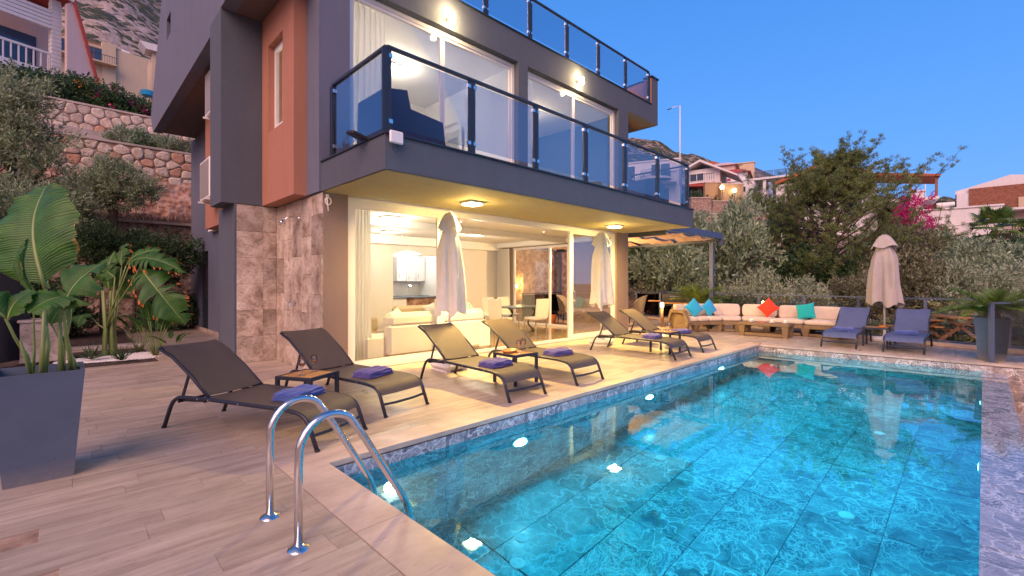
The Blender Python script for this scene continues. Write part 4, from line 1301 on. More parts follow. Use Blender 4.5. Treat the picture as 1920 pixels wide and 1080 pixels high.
for (x, y, rz, lb, k) in [(1.60, 4.50, 0.5, 'blue folded towel on the foot of the nearest lounger', 1),
                       (2.58, 4.95, 0.35, 'purple folded towel on the lounger before the shower corner', 0),
                       (4.02, 4.42, 0.1, 'purple folded towel on the lounger before the first umbrella', 0),
                       (5.32, 4.46, -0.1, 'purple folded towel on the lounger beside the tray table', 0),
                       (8.2, 4.50, 0.15, 'purple folded towel on the nearer lounger by the second umbrella', 0),
                       (9.46, 4.52, -0.1, 'purple folded towel on the lounger nearest the wicker sofa', 0),
                       (12.50, 2.19, 1.3, 'bright blue folded towel on the far lounger beside the sofa', 1),
                       (12.52, 1.12, 1.7, 'bright blue folded towel on the far lounger near the railing post', 1)]:
    place(tw2 if k else tw, u2 if k else u1, (x, y, 0.328), rz, lb)

# side tables: square metal frame, slatted wooden top
def make_side_table():
    t = thing('side_table', '', 'side table', (0, 0, 0), 0, 'slatted side tables between the loungers')
    S = 0.225
    f = MB()
    f.box(-S, S, -S, -S + .035, .385, .42).box(-S, S, S - .035, S, .385, .42).box(-S, -S + .035, -S + .0351, S - .0351, .3855, .4195).box(S - .035, S, -S + .0351, S - .0351, .3855, .4195)
    f.build('frame', M['metal_dark'], t)
    for sx in (-1, 1):
        for sy in (-1, 1):
            MB().box(sx * S, sx * (S - .035), sy * S, sy * (S - .035), 0, .3848).build('leg', M['metal_dark'], t)
    sl = MB().bbox(-S + .037, S - .037, -0.018, 0.018, .397, .418, .003).mesh('slat', M['wood_honey'])
    for k in range(9):
        link('slat', sl, t, (0, -S + .037 + .0215 + k * 0.0418, 0))
    return t
st = make_side_table(); us = [False]
a1 = math.atan2(0.22, 0.40)
TB = [((1.90, 5.10, 0), a1, 'slatted side table with two wine glasses, between the first two loungers'),
      ((4.58, 4.62, 0), 0.0, 'slatted side table carrying a wooden tray, between the middle loungers'),
      ((8.72, 4.50, 0), 0.0, 'slatted side table between the loungers near the second umbrella'),
      ((12.9, 1.66, 0), 0.0, 'slatted side table between the two far loungers, under the far umbrella')]
for l, rz, lb in TB: place(st, us, l, rz, lb)
# wine glasses
def make_glass():
    t = thing('wine_glass', '', 'wine glass', (0, 0, 0), 0, 'wine glasses on the side tables')
    MB().lathe([(0.0, 0.0), (0.033, 0.001), (0.034, 0.004), (0.006, 0.010), (0.004, 0.03), (0.004, 0.075), (0.012, 0.085), (0.032, 0.105), (0.040, 0.13), (0.038, 0.155), (0.033, 0.178), (0.031, 0.178), (0.037, 0.13), (0.03, 0.107), (0.0, 0.088)], n=20).build('bowl', M['drink_glass'], t, True)
    MB().lathe([(0.0, 0.0885), (0.026, 0.105), (0.0345, 0.122), (0.0, 0.123)], n=20).build('wine', M['wine'], t, True)
    return t
wg = make_glass(); ug = [False]
for x, y, lb in [(1.82, 5.05, 'wine glass of amber wine nearest the camera on the first side table'), (1.99, 5.16, 'wine glass of amber wine at the back of the first side table'),
                 (4.55, 4.53, 'wine glass beside the tray, nearer the camera'), (4.72, 4.60, 'wine glass beside the tray, nearer the house glass'),
                 (8.68, 4.50, 'left of two wine glasses on the table by the second umbrella'), (8.82, 4.46, 'right of two wine glasses on the table by the second umbrella'),
                 (12.86, 1.76, 'wine glass on the table between the far loungers')]:
    place(wg, ug, (x, y, 0.4205), 0, lb)
t = thing('serving_tray', 'oval wooden serving tray on the middle side table', 'tray', (4.52, 4.68, 0.4205), 0.4)
pr = [(0.0, 0.0), (0.11, 0.0), (0.135, 0.012), (0.145, 0.035), (0.138, 0.036), (0.125, 0.016), (0.0, 0.008)]
o = MB().lathe(pr, n=24).build('dish', M['wood_honey'], t, True); o.scale = (1, .7, 1)
t = thing('snack_dish', 'small orange dish on the table between the far loungers', 'dish', (12.93, 1.56, 0.4205))
MB().lathe(pr, n=20).build('bowl', M['flower_orange'], t, True).scale = (.55, .45, .8)

# closed umbrellas
def umbrella(x, y, top, zb, r0, m, lb, seed, rz=0.0, base='block'):
    t = thing('closed_umbrella', lb, 'umbrella', (x, y, 0), rz, 'closed parasols round the terrace')
    rr = random.Random(seed)
    ph = rr.random() * 6
    P = []
    NS, NT = 72, 26
    H = top - zb
    for i in range(NS):
        a = 2 * PI * i / NS
        row = []
        for j in range(NT + 1):
            s = j / NT                       # 0 top .. 1 hem
            rad = r0 * (0.50 + 0.22 * min(1, max(0, s - .14) / .18) + 0.28 * max(0, s - .14) / .86)
            if s < .14: rad = r0 * 0.50 * (0.15 + 0.85 * (s / .14) ** .5)
            fold = (0.42 * (1 - 2 * abs(math.sin(2.5 * a + ph + 0.35 * s))) + 0.22 * math.sin(9 * a + 1.7 * ph - s * 2.5)) * min(1, max(0, s - .05) * 2.2)
            fold += 0.07 * math.sin(a * 15 + s * 4) * s
            rad *= 1 + fold * 0.62
            z = top - H * s
            if s > .86: z += H * 0.03 * (s - .86) / .14 * (math.sin(4 * a + ph) + .7 * math.sin(7 * a))
            row.append((rad * math.cos(a), rad * math.sin(a), z))
        P.append(row)
    o = MB().grid(P, True).build('canopy', m, t, True)
    # flared vent cap with a wavy hem
    P = []
    for i in range(48):
        a = 2 * PI * i / 48; row = []
        for j in range(9):
            s = j / 8
            rad = r0 * (0.14 + 0.74 * s ** 0.6) * (1 + 0.16 * s * math.sin(4 * a + ph + 1))
            row.append((rad * math.cos(a), rad * math.sin(a), top + 0.045 - 0.30 * s + 0.03 * s * math.sin(4 * a + ph + 2.2)))
        P.append(row)
    MB().grid(P, True).build('vent_cap', m, t, True)
    MB().tube([(0, 0, 0.1), (0, 0, top - .03)], 0.021, 12).build('pole', M['paint_white'], t, True)
    MB().tube([(0, 0, zb + .05), (0, 0, zb + .14)], 0.034, 12).build('hub', M['paint_white'], t)
    b = MB()
    if base == 'block':
        b.bbox(-0.24, 0.24, -0.24, 0.24, 0.025, 0.145, 0.05).box(-0.2, -0.12, -0.2, 0.2, 0, 0.025).box(0.12, 0.2, -0.2, 0.2, 0, 0.025)
    else:
        b.lathe([(0.0, 0.13), (0.06, 0.12), (0.22, 0.10), (0.255, 0.07), (0.255, 0.02), (0.24, 0.0), (0.0, 0.0)], n=28)
    b.build('base', M['pvc'], t, auto=True)
    MB().tube([(0, 0, 0.12), (0, 0, 0.32)], 0.028, 12).build('sleeve', M['pvc'], t)
    return t
umbrella(4.47, 6.02, 2.50, 0.93, 0.21, M['umbrella'], 'closed white umbrella in front of the first large pane', 1)
umbrella(8.70, 6.03, 2.50, 0.91, 0.235, M['umbrella'], 'closed white umbrella in front of the sliding door, base showing', 5, 0.3)
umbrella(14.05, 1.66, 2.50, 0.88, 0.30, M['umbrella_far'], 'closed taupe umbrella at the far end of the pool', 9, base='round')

# grey tapered planters
def planter(x, y, lb, grp='tall tapered grey planters'):
    t = thing('planter', lb, 'planter', (x, y, 0), 0, grp)
    b0, b1, H, w = 0.175, 0.235, 0.77, 0.022
    vs = []
    for s, z in ((b0, 0.0), (b1, H), (b1 - w, H), (b1 - w * 1.4, H - .07)):
        vs += [(-s, -s, z), (s, -s, z), (s, s, z), (-s, s, z)]
    fs = [(3, 2, 1, 0)]
    for l in range(3):
        for i in range(4):
            a = l * 4 + i; b = l * 4 + (i + 1) % 4
            fs.append((a, b, b + 4, a + 4))
    fs.append((12, 13, 14, 15))
    MB().add(vs, fs).build('pot', M['planter'], t)
    q = b1 - w * 1.5
    MB().box(-q, q, -q, q, H - .068, H - .055).build('soil', M['soil'], t)
    return t
planter(-0.115, 4.80, 'tall tapered grey planter with broad-leaved plant at the near left')
planter(12.12, -0.10, 'tall tapered grey planter with a cycad behind the glass panel')

# pool ladder
t = thing('pool_ladder', 'polished steel pool ladder hooped over the near corner', 'pool ladder', (0.89, 2.75, 0))
for y in (2.985 - 2.75, 2.52 - 2.75):
    pts = [(0, y, 0.0), (0, y, 0.42)]
    cx_, r_ = 0.175, 0.175
    for k in range(1, 11):
        a = PI - (PI - R(52)) * k / 10
        pts.append((cx_ + r_ * math.cos(a), y, 0.48 + r_ * 1.12 * math.sin(a)))
    pts += arc_pts([(0.37, y, 0.50), (0.655, y, 0.02), (0.68, y, -0.1), (0.68, y, -1.15)], 0.10, 5)
    MB().tube(pts, 0.0215, 14).build('rail', M['steel'], t, True)
    MB().lathe([(0.0, 0.022), (0.024, 0.022), (0.03, 0.014), (0.052, 0.008), (0.056, 0.0)], 0, y, 24).build('foot_plate', M['steel'], t, True)
for z in (-0.42, -0.72, -1.02):
    MB().bbox(0.63, 0.73, -0.24, 0.245, z, z + .025, .006).build('step', M['steel'], t)

# ---- wicker corner sofa
sofa = thing('corner_sofa', 'curved wicker corner sofa with cream cushions by the glass fence', 'sofa', (13.4, 5.2, 0))
F = [(12.50, 5.76), (12.82, 5.60), (13.16, 5.44), (13.50, 5.20), (13.74, 4.78), (13.78, 4.05), (13.76, 3.28), (13.72, 2.52)]
B = [(12.86, 6.44), (13.16, 6.30), (13.52, 6.14), (14.10, 5.84), (14.58, 5.10), (14.62, 4.05), (14.58, 3.28), (14.52, 2.52)]
def lerp2(a, b, t): return (a[0] + (b[0] - a[0]) * t, a[1] + (b[1] - a[1]) * t)
def sb(name, mb, m, parent=sofa, **k): return mb.build(name, m, parent, w=True, **k)
def cushion(f0, f1, b1, b0, z0, z1, lean=0.0, puff=0.02, m=None, name='seat_cushion'):
    """soft block on a four-cornered footprint"""
    nu, nv = 8, 8
    def pt(u, v, z):
        a = lerp2(f0, f1, u); b = lerp2(b0, b1, u); q = lerp2(a, b, v)
        return (q[0], q[1], z)
    top = []; H = z1 - z0
    P = []
    prof = [(0.0, -0.5), (0.02, -0.46), (0.05, -0.5 + .02), (1, 0)]
    mb = MB()
    rings = []
    def ring(ins, z):
        r = []
        n = 10
        for k in range(4 * n):
            e = k // n; t = (k % n) / n
            u, v = [(t, 0), (1, t), (1 - t, 1), (0, 1 - t)][e]
            # rounded corners
            c = 0.10
            cu = min(u, 1 - u); cv = min(v, 1 - v)
            k2 = 0.0
            if cu < c and cv < c: k2 = (1 - math.hypot(cu, cv) / c) * 0.04
            uu = 0.5 + (u - .5) * (1 - 2 * ins - k2); vv = 0.5 + (v - .5) * (1 - 2 * ins - k2)
            p = pt(uu, vv, z)
            r.append(p)
        return r
    for ins, zz in ((0.06, 0.0), (0.012, 0.12), (0.0, 0.35), (0.0, 0.65), (0.012, 0.86), (0.05, 1.0), (0.16, 1.0 + puff / H * .6), (0.34, 1.0 + puff / H)):
        rings.append([(x, y, z0 + H * zz) for x, y, _ in ring(ins, 0)])
    if lean:
        d = Vector(((b0[0] + b1[0] - f0[0] - f1[0]) / 2, (b0[1] + b1[1] - f0[1] - f1[1]) / 2, 0)).normalized()
        rings = [[(x + d.x * lean * (z - z0), y + d.y * lean * (z - z0), z) for x, y, z in r] for r in rings]
    m_ = len(rings[0]); vs = [p for r in rings for p in r]
    fs = []
    for i in range(len(rings) - 1):
        for k in range(m_):
            fs.append((i * m_ + k, i * m_ + (k + 1) % m_, (i + 1) * m_ + (k + 1) % m_, (i + 1) * m_ + k))
    fs.append(tuple(range((len(rings) - 1) * m_, len(rings) * m_))); fs.append(tuple(range(m_))[::-1])
    mb.add(vs, fs)
    return sb(name, mb, m or M['cushion'], smooth=True)
for i in range(7):
    f0, f1, b0, b1 = F[i], F[i + 1], B[i], B[i + 1]
    g = 0.008 if i < 6 else 0
    sb('base', MB().prism([lerp2(f0, f1, .01), lerp2(f0, f1, .99), lerp2(b0, b1, .99), lerp2(b0, b1, .01)], 0.10, 'z', 0.205), M['wicker'])
    # thin back board
    bf0, bf1 = lerp2(f0, b0, .90), lerp2(f1, b1, .90)
    sb('back_panel', MB().prism([lerp2(bf0, bf1, .01), lerp2(bf0, bf1, .99), lerp2(b0, b1, .99), lerp2(b0, b1, .01)], 0.37, 'z', 0.31), M['wicker'])
    cushion(lerp2(f0, f1, .015), lerp2(f0, f1, .985), lerp2(lerp2(f0, b0, .80), lerp2(f1, b1, .80), .985), lerp2(lerp2(f0, b0, .80), lerp2(f1, b1, .80), .015), 0.306, 0.42)
    k0, k1 = lerp2(f0, b0, .70), lerp2(f1, b1, .70)
    h0, h1 = lerp2(f0, b0, .88), lerp2(f1, b1, .88)
    cushion(lerp2(k0, k1, .03), lerp2(k0, k1, .97), lerp2(h0, h1, .97), lerp2(h0, h1, .03), 0.425, 0.76, 0.16, 0.012, None, 'back_cushion')
    # splayed block feet
    if i in (0, 2, 3, 4, 6):
        for tt in ((.06, .94) if i in (6,) else (.85,)):
            c = lerp2(lerp2(f0, f1, tt), lerp2(b0, b1, tt), .10); c2 = lerp2(lerp2(f0, f1, tt), lerp2(b0, b1, tt), .8)
            for q in (c, c2):
                vs = []
                for s, z in ((0.055, 0.0), (0.095, 0.204)):
                    vs += [(q[0] - s, q[1] - s, z), (q[0] + s, q[1] - s, z), (q[0] + s, q[1] + s, z), (q[0] - s, q[1] + s, z)]
                sb('foot', MB().add(vs, [(3, 2, 1, 0), (4, 5, 6, 7), (0, 1, 5, 4), (1, 2, 6, 5), (2, 3, 7, 6), (3, 0, 4, 7)]), M['wicker'])
    sb('plinth', MB().bar((*lerp2(lerp2(f0, f1, .1), lerp2(b0, b1, .1), .12), .045), (*lerp2(lerp2(f0, f1, .9), lerp2(b0, b1, .9), .12), .045), 0.05, 0.06), M['wicker'])
def sofa_arm(p, q, outw):
    """six-sided woven end panel between front point p and back point q"""
    P = Vector((*p, 0)); Q = Vector((*q, 0)); d = Q - P; L = d.length; d.normalize()
    o = Vector((*outw, 0)).normalized()
    hexo = [(0.10, 0.0), (L - .10, 0.0), (L + .02, 0.30), (L - .12, 0.62), (0.14, 0.62), (-0.03, 0.30)]
    cxh = L / 2; czh = 0.31
    hexi = [(cxh + (u - cxh) * .80, czh + (z - czh) * .76) for u, z in hexo]
    def w_(u, z, off_): r = P + d * u + o * off_; return (r.x, r.y, z)
    n = 6
    vs = [w_(u, z, 0.05) for u, z in hexo] + [w_(u, z, 0.05) for u, z in hexi] + [w_(u, z, -0.05) for u, z in hexo] + [w_(u, z, -0.01) for u, z in hexi] + [w_(u, z, -0.05) for u, z in hexi]
    fs = []
    for i in range(n):
        j = (i + 1) % n
        fs += [(i, j, n + j, n + i), (2 * n + j, 2 * n + i, 4 * n + i, 4 * n + j), (j, i, 2 * n + i, 2 * n + j), (n + i, n + j, 3 * n + j, 3 * n + i)]
    mb = MB().add(vs, fs); mb.fix = True
    a = sb('arm', mb, M['wicker'])
    mb = MB().add([w_(u, z, -0.011) for u, z in hexi] + [w_(u, z, -0.03) for u, z in hexi], [tuple(range(6)), tuple(range(6, 12))[::-1]]); mb.fix = True
    mb.build('arm_infill', M['wicker'], a, w=True)
sofa_arm((12.40, 5.70), (12.78, 6.48), (-0.9, 0.42))
sofa_arm((13.72, 2.45), (14.56, 2.45), (0, -1))
# scatter cushions standing on the sofa
def pillow(loc, m, lb, yaw, roll=0.0, s=0.42, tilt=70):
    P = []
    n = 16
    def side(sg):
        rows = []
        for i in range(n + 1):
            u = -1 + 2 * i / n; row = []
            for j in range(n + 1):
                v = -1 + 2 * j / n
                pin = 1 - 0.10 * (1 - u * u) * abs(v) ** 3 * 1 - 0
                pin2 = 1 - 0.10 * (1 - v * v) * abs(u) ** 3
                th = 0.075 * (max(0, (1 - u * u) * (1 - v * v))) ** 0.45
                row.append((u * s / 2 * pin2, v * s / 2 * pin, sg * th + 0.004 * math.sin(u * 7 + v * 4)))
            rows.append(row)
        return rows
    mb = MB().grid(side(1)).grid([r[::-1] for r in side(-1)])
    o = mb.build('scatter_cushion', m, None, True)
    Mx = Matrix.Rotation(yaw, 4, 'Z') @ Matrix.Rotation(R(tilt), 4, 'X') @ Matrix.Rotation(roll, 4, 'Z')
    o.matrix_world = Matrix.Translation(loc) @ Mx
    return tag(o, lb, 'cushion', None)
pillow((12.92, 5.78, 0.68), M['pillow_blue'], 'bright blue cushion leaning at the left end of the sofa', R(-34), R(38), 0.44, 74)
pillow((13.42, 5.56, 0.67), M['pillow_blue'], 'bright blue cushion leaning further along, before the sofa corner', R(-20), R(30), 0.42, 74)
pillow((14.12, 4.22, 0.70), M['pillow_red'], 'bright red cushion standing on its corner in the sofa middle', R(-88), R(45), 0.42, 72)
pillow((14.10, 3.30, 0.64), M['pillow_teal'], 'teal cushion leaning at the right part of the sofa', R(-92), R(12), 0.44, 70)

# coffee table
t = thing('coffee_table', 'low wicker coffee table with three white cups before the sofa', 'coffee table', (13.15, 3.98, 0))
hx, hy = 0.27, 0.60
MB().bbox(-hx, hx, -hy, hy, 0.285, 0.365, 0.012).build('tabletop', M['wicker'], t)
for sx in (-1, 1):
    for sy in (-1, 1):
        vs = []
        for s, z in ((0.045, 0.0), (0.075, 0.284)):
            cx_, cy_ = sx * (hx - .08), sy * (hy - .09)
            vs += [(cx_ - s, cy_ - s, z), (cx_ + s, cy_ - s, z), (cx_ + s, cy_ + s, z), (cx_ - s, cy_ + s, z)]
        MB().add(vs, [(3, 2, 1, 0), (4, 5, 6, 7), (0, 1, 5, 4), (1, 2, 6, 5), (2, 3, 7, 6), (3, 0, 4, 7)]).build('leg', M['wicker'], t)
MB().bar((-.2, -.46, .06), (-.2, .46, .06), .04, .07).bar((.2, -.46, .06), (.2, .46, .06), .04, .07).bar((-.18, -.5, .06), (.18, -.5, .06), .04, .07).bar((-.18, .5, .06), (.18, .5, .06), .04, .07).build('stretcher', M['wicker'], t)
def cup(x, y, lb):
    t = thing('coffee_cup', lb, 'cup', (x, y, 0.3655), 0, 'white cups on the coffee table')
    MB().lathe([(0, 0.002), (0.05, 0.003), (0.075, 0.014), (0.073, 0.017), (0.0, 0.008)], n=20).build('saucer', M['paint_white'], t, True)
    MB().lathe([(0, 0.009), (0.028, 0.01), (0.038, 0.05), (0.042, 0.085), (0.038, 0.085), (0.033, 0.05), (0, 0.02)], n=20).build('bowl', M['paint_white'], t, True)
    MB().tube([(0.038, 0, 0.07), (0.062, 0, 0.068), (0.062, 0, 0.04), (0.034, 0, 0.034)], 0.005, 6).build('handle', M['paint_white'], t, True)
cup(13.05, 4.30, 'white coffee cup on the sofa-corner end of the coffee table')
cup(13.10, 3.82, 'white coffee cup in the middle of the coffee table')
cup(13.12, 3.52, 'white coffee cup nearest the far loungers on the coffee table')
tag(MB().bbox(12.98, 13.12, 3.98, 4.12, 0.3655, 0.371, .002).build('napkin', M['pillow_red'], None), 'flat red napkin between the cups on the coffee table', 'napkin')

# glass fence along the far edge of the terrace
fence = thing('glass_fence', 'glass fence with a dark top rail along the far terrace edge', 'fence', (FENX(0), 0, 0))
def fx(y): return (FENX(y), y)
ys = [-1.6, -0.35, 0.95, 2.25, 3.55, 4.85, 6.15, 7.45, 8.75, 10.0]
for a, b in zip(ys, ys[1:]):
    A, Bq = fx(a), fx(b)
    MB().bar((*A, 1.035), (*Bq, 1.035), 0.06, 0.035).build('top_rail', M['metal_blue'], fence, w=True)
    MB().bar((*A, 0.10), (*Bq, 0.10), 0.03, 0.03).build('bottom_rail', M['metal_blue'], fence, w=True)
    v = (Vector((*Bq, 0)) - Vector((*A, 0))).normalized()
    p0 = Vector((*A, 0)) + v * .06; p1 = Vector((*Bq, 0)) - v * .06; nn = Vector((-v.y, v.x, 0)) * .004
    MB().prism([tuple((p0 + nn)[:2]), tuple((p1 + nn)[:2]), tuple((p1 - nn)[:2]), tuple((p0 - nn)[:2])], .84, 'z', .12).build('pane', M['fence_glass'], fence, w=True)
for a in ys:
    A = fx(a)
    MB().box(A[0] - .03, A[0] + .03, a - .03, a + .03, 0, 1.017, .29).build('post', M['metal_blue'], fence, w=True)
structure('fence_kerb', MB().prism([(FENX(-2) - .12, -2), (FENX(-2) + .12, -2), (FENX(12) + .12, 12), (FENX(12) - .12, 12)], .07, 'z', -0.01), M['coping'])
# short glass screen standing at the near right of the far end
gs = thing('glass_screen', 'short glass screen with a grey post in front of the right planter', 'fence', (11.71, -0.09, 0))
e = Vector((0.56, -0.83, 0)).normalized()
MB().box(-.03, .03, -.03, .03, 0, 1.04, -.98).build('post', M['metal_blue'], gs)
MB().lathe([(0.09, 0.0), (0.09, 0.008), (0.03, 0.012)], n=4).build('foot_plate', M['metal_blue'], gs)
q = e * 1.6
MB().bar((0, 0, 1.045), (q.x, q.y, 1.045), .07, .035).build('top_rail', M['metal_blue'], gs)
nn = Vector((-e.y, e.x, 0)) * .004; p0 = e * .05
MB().prism([tuple((p0 + nn)[:2]), tuple((q + nn)[:2]), tuple((q - nn)[:2]), tuple((p0 - nn)[:2])], .90, 'z', .12).build('pane', M['fence_glass'], gs)
MB().box(q.x - .03, q.x + .03, q.y - .03, q.y + .03, 0, 1.04, -.98).build('post', M['metal_blue'], gs)

# bollard lamp
t = thing('bollard_lamp', 'lit bollard lamp behind the left end of the sofa', 'lamp', (13.55, 7.1, 0))
MB().tube([(0, 0, 0), (0, 0, .62)], .045, 14).build('stem', M['wood_brown'], t, True)
MB().lathe([(0.0, .62), (.05, .62), (.052, .76), (.0, .77)], n=16).build('lamp_glass', M['lamp_warm'], t, True)
MB().lathe([(0.0, .80), (.062, .79), (.062, .772), (.0, .771)], n=16).build('cap', M['metal_dark'], t)
point_lamp(t, (-.12, -.06, .70), 9, YEL, .05, world_loc=False)

# barbecue
t = thing('barbecue', 'black gas barbecue with a wooden shelf by the fence', 'barbecue', (14.9, 7.35, 0), R(-65))
prof = [(-.25, .80), (.25, .80), (.25, .95), (.17, 1.08), (-.05, 1.12), (-.22, 1.02), (-.25, .92)]
MB().prism(prof, .8, 'x', -.4).build('hood', M['black'], t)
MB().bbox(-.42, .42, -.27, .27, .62, .79, .02).build('firebox', M['black'], t)
MB().bar((-.15, -.27, .94), (.15, -.27, .94), .02, .02).box(-.14, -.12, -.27, -.24, .93, .95).box(.12, .14, -.27, -.24, .93, .95).build('handle', M['steel'], t)
MB().bbox(-.85, -.43, -.22, .22, .76, .79, .006).build('shelf', M['wood_honey'], t)
MB().bbox(-.42, .42, -.36, -.28, .70, .73, .006).build('shelf', M['wood_honey'], t)
for sx in (-.38, .38):
    for sy in (-.2, .2): MB().box(sx - .02, sx + .02, sy - .02, sy + .02, 0, .62).build('leg', M['black'], t)
t = thing('gas_bottle', 'dark blue gas bottle standing right of the barbecue', 'gas bottle', (14.75, 6.75, 0))
MB().lathe([(0, 0), (.14, 0), (.15, .04), (.15, .55), (.12, .66), (.04, .72), (.04, .80), (.0, .80)], n=20).build('body', plain('navy_cover', (.02, .025, .07), .6), t, True)
MB().lathe([(.09, .70), (.095, .70), (.095, .86), (.09, .86)], n=16).build('collar', M['metal_dark'], t)

# wicker armchairs under the pergola
def wicker_chair():
    t = thing('wicker_armchair', '', 'armchair', (0, 0, 0), 0, 'wicker armchairs under the pergola')
    P = []
    for i in range(17):
        a = PI * i / 16; row = []
        for j in range(7):
            s = j / 6
            h = 0.42 + s * (0.36 * math.sin(a) ** .5 + 0.20)
            r = 0.28 + 0.05 * s
            row.append((r * math.cos(a) * 1.05, -0.02 + r * math.sin(a) * (1.0 + .2 * s), h))
        P.append(row)
    mb = MB().grid(P); mb.grid([[(x * .94, y * .94, z) for x, y, z in r][::-1] for r in P])
    mb.build('back', M['wicker_dark'], t, True)
    MB().tube([P[i][6] for i in range(17)], .022, 8).build('rim', M['wicker_dark'], t, True)
    MB().bbox(-.28, .28, -.28, .26, .34, .44, .03).build('seat', M['wicker_dark'], t)
    for sx in (-1, 1):
        for sy in (-1, 1): MB().tube([(sx * .24, sy * .22, .34), (sx * .26, sy * .25, 0)], .018, 8).build('leg', M['metal_dark'], t)
    return t
wc = wicker_chair(); uw = [False]
for x, y, rz, lb in [(12.9, 8.35, R(150), 'dark wicker armchair nearest the villa pillar, under the pergola'), (13.55, 8.05, R(200), 'dark wicker armchair just right of the other, under the pergola'),
                     (12.3, 9.9, R(20), 'dark wicker armchair seen through the end door'), (13.5, 10.2, R(-30), 'dark wicker armchair at the back of the pergola terrace')]:
    place(wc, uw, (x, y, 0), rz, lb)
t = thing('patio_table', 'round metal patio table seen through the sliding door', 'table', (12.95, 9.2, 0))
MB().lathe([(0, .72), (.5, .72), (.5, .745), (0, .745)], n=28).build('tabletop', M['metal_dark'], t)
for k in range(3):
    a = k * 2.1; MB().tube([(0.05 * math.cos(a), .05 * math.sin(a), .72), (.12 * math.cos(a), .12 * math.sin(a), .4), (.35 * math.cos(a), .35 * math.sin(a), 0)], .016, 8).build('leg', M['metal_dark'], t)

# pergola
pg = thing('pergola', 'steel pergola with woven tan shade cloths beyond the villa', 'pergola', (14.6, 6.0, 0))
PX, PY = 14.72, 5.86
def pb_(n, mb, m=M['metal_blue']): return mb.build(n, m, pg, w=True)
pb_('post', MB().box(PX - .06, PX + .06, PY + .1, PY + .22, 0, 2.66))
pb_('beam', MB().box(11.34, PX + .25, PY - .08, PY - .02, 2.78, 2.96))
pb_('beam', MB().box(PX - .04, PX + .02, PY, 12.4, 2.66, 2.78), M['metal_dark'])
pb_('beam', MB().box(11.34, 11.40, PY, 12.4, 2.66, 2.78), M['metal_dark'])
pb_('post', MB().box(PX - .06, PX + .06, 12.2, 12.32, 0, 2.66))
pb_('bracket', MB().box(PX + .17, PX + .22, PY - .1, PY + .02, 2.58, 2.779))
for k in range(7):
    y = 6.4 + k * .95
    pb_('rafter', MB().box(11.41, PX + .2, y, y + .05, 2.785, 2.90), M['metal_blue'])
for k in range(5):
    P = []
    y0 = 5.95 + k * 1.28; y1 = y0 + 0.85
    for i in range(31):
        x = 11.42 + (PX - 11.45) * i / 30
        P.append([(x, y0 + (y1 - y0) * j / 6, 2.80 - 0.09 * abs(math.sin(i / 30 * PI * 3.0 + k)) + 0.012 * math.sin(j * 2 + i)) for j in range(7)])
    pb_('shade_cloth', MB().grid(P), M['shade_cloth'])
t = thing('lantern', 'small warm lantern under the pergola', 'lamp', (12.4, 8.7, 2.6))
MB().lathe([(0, 0), (.05, 0), (.05, -.09), (0, -.1)], n=14).build('lamp_glass', M['lamp_warm'], t, True)
MB().tube([(0, 0, 0), (0, 0, .16)], .006, 6).build('cord', M['black'], t)
point_lamp(t, (0, 0, -.35), 190, (1, .62, .26), .08, world_loc=False)
# rubble wall with lit niche beyond the pergola
rw = thing('niche_wall', 'rough stone wall with a glowing arched niche seen through the villa', 'wall', (11.3, 12.75, 0))
MB().box(11.34, 12.45, 12.75, 13.2, 0, 3.2).box(13.05, 20, 12.75, 13.2, 0, 2.75).box(12.45, 13.05, 12.95, 13.2, 0, 3.0).box(12.45, 13.05, 12.75, 12.949, 1.75, 3.0).box(12.45, 13.05, 12.75, 12.949, 0, .75).build('stonework', M['rock_red'], rw, w=True)
MB().lathe([(0, 0), (.05, 0.0), (.055, .12), (0, .13)], 12.75, 12.84, 14, 1.2).build('lamp_glass', M['lamp_warm'], rw, True, w=True)
point_lamp(rw, (12.75, 12.7, 1.35), 18, YEL, .06)
railing_f = thing('iron_railing', 'dark iron railing on the pergola terrace seen through the end door', 'railing', (13.0, 11.8, 0))
MB().bar((12.1, 11.9, 1.0), (14.4, 11.9, 1.0), .05, .04).build('top_rail', M['metal_dark'], railing_f, w=True)
for k in range(3): MB().box(12.15 + k * 1.1, 12.19 + k * 1.1, 11.88, 11.92, 0, .98).build('post', M['metal_dark'], railing_f, w=True)
MB().box(12.2, 14.3, 11.895, 11.905, .1, .95).build('pane', M['fence_glass'], railing_f, w=True)

# ================================================================== inside the living room
def ib(n, mb, m, p, **k): return mb.build(n, m, p, w=True, **k)
s = thing('living_room_sofa', 'white leather corner sofa with its back to the large pane', 'sofa', (5.0, 7.6, 0))
LT = M['leather']
ib('base', MB().bbox(3.75, 6.35, 7.32, 8.25, .06, .42, .04), LT, s)
ib('back', MB().bbox(4.05, 6.30, 7.20, 7.42, .10, .66, .05), LT, s)
for k in range(2):
    ib('back_cushion', MB().bbox(4.06 + k * 1.12, 5.16 + k * 1.12, 7.20, 7.50, .60, .86, .08), LT, s, auto=True)
ib('chaise', MB().bbox(3.62, 4.02, 7.25, 9.0, .06, .50, .06), LT, s, auto=True)
ib('arm', MB().bbox(6.10, 6.42, 7.18, 8.3, .06, .60, .05), LT, s, auto=True)
ib('arm_cushion', MB().bbox(6.08, 6.44, 7.5, 8.3, .60, .76, .07), LT, s, auto=True)
s = thing('beige_armchair', 'beige armchair with a sage cushion behind the white sofa', 'armchair', (4.6, 9.9, 0))
ib('seat', MB().bbox(4.2, 5.1, 9.6, 10.4, .1, .44, .06), M['cream_fabric'], s)
ib('back', MB().bbox(4.2, 5.1, 10.35, 10.6, .3, .85, .07), M['cream_fabric'], s)
ib('arm', MB().bbox(4.95, 5.15, 9.6, 10.45, .3, .62, .05), M['cream_fabric'], s)
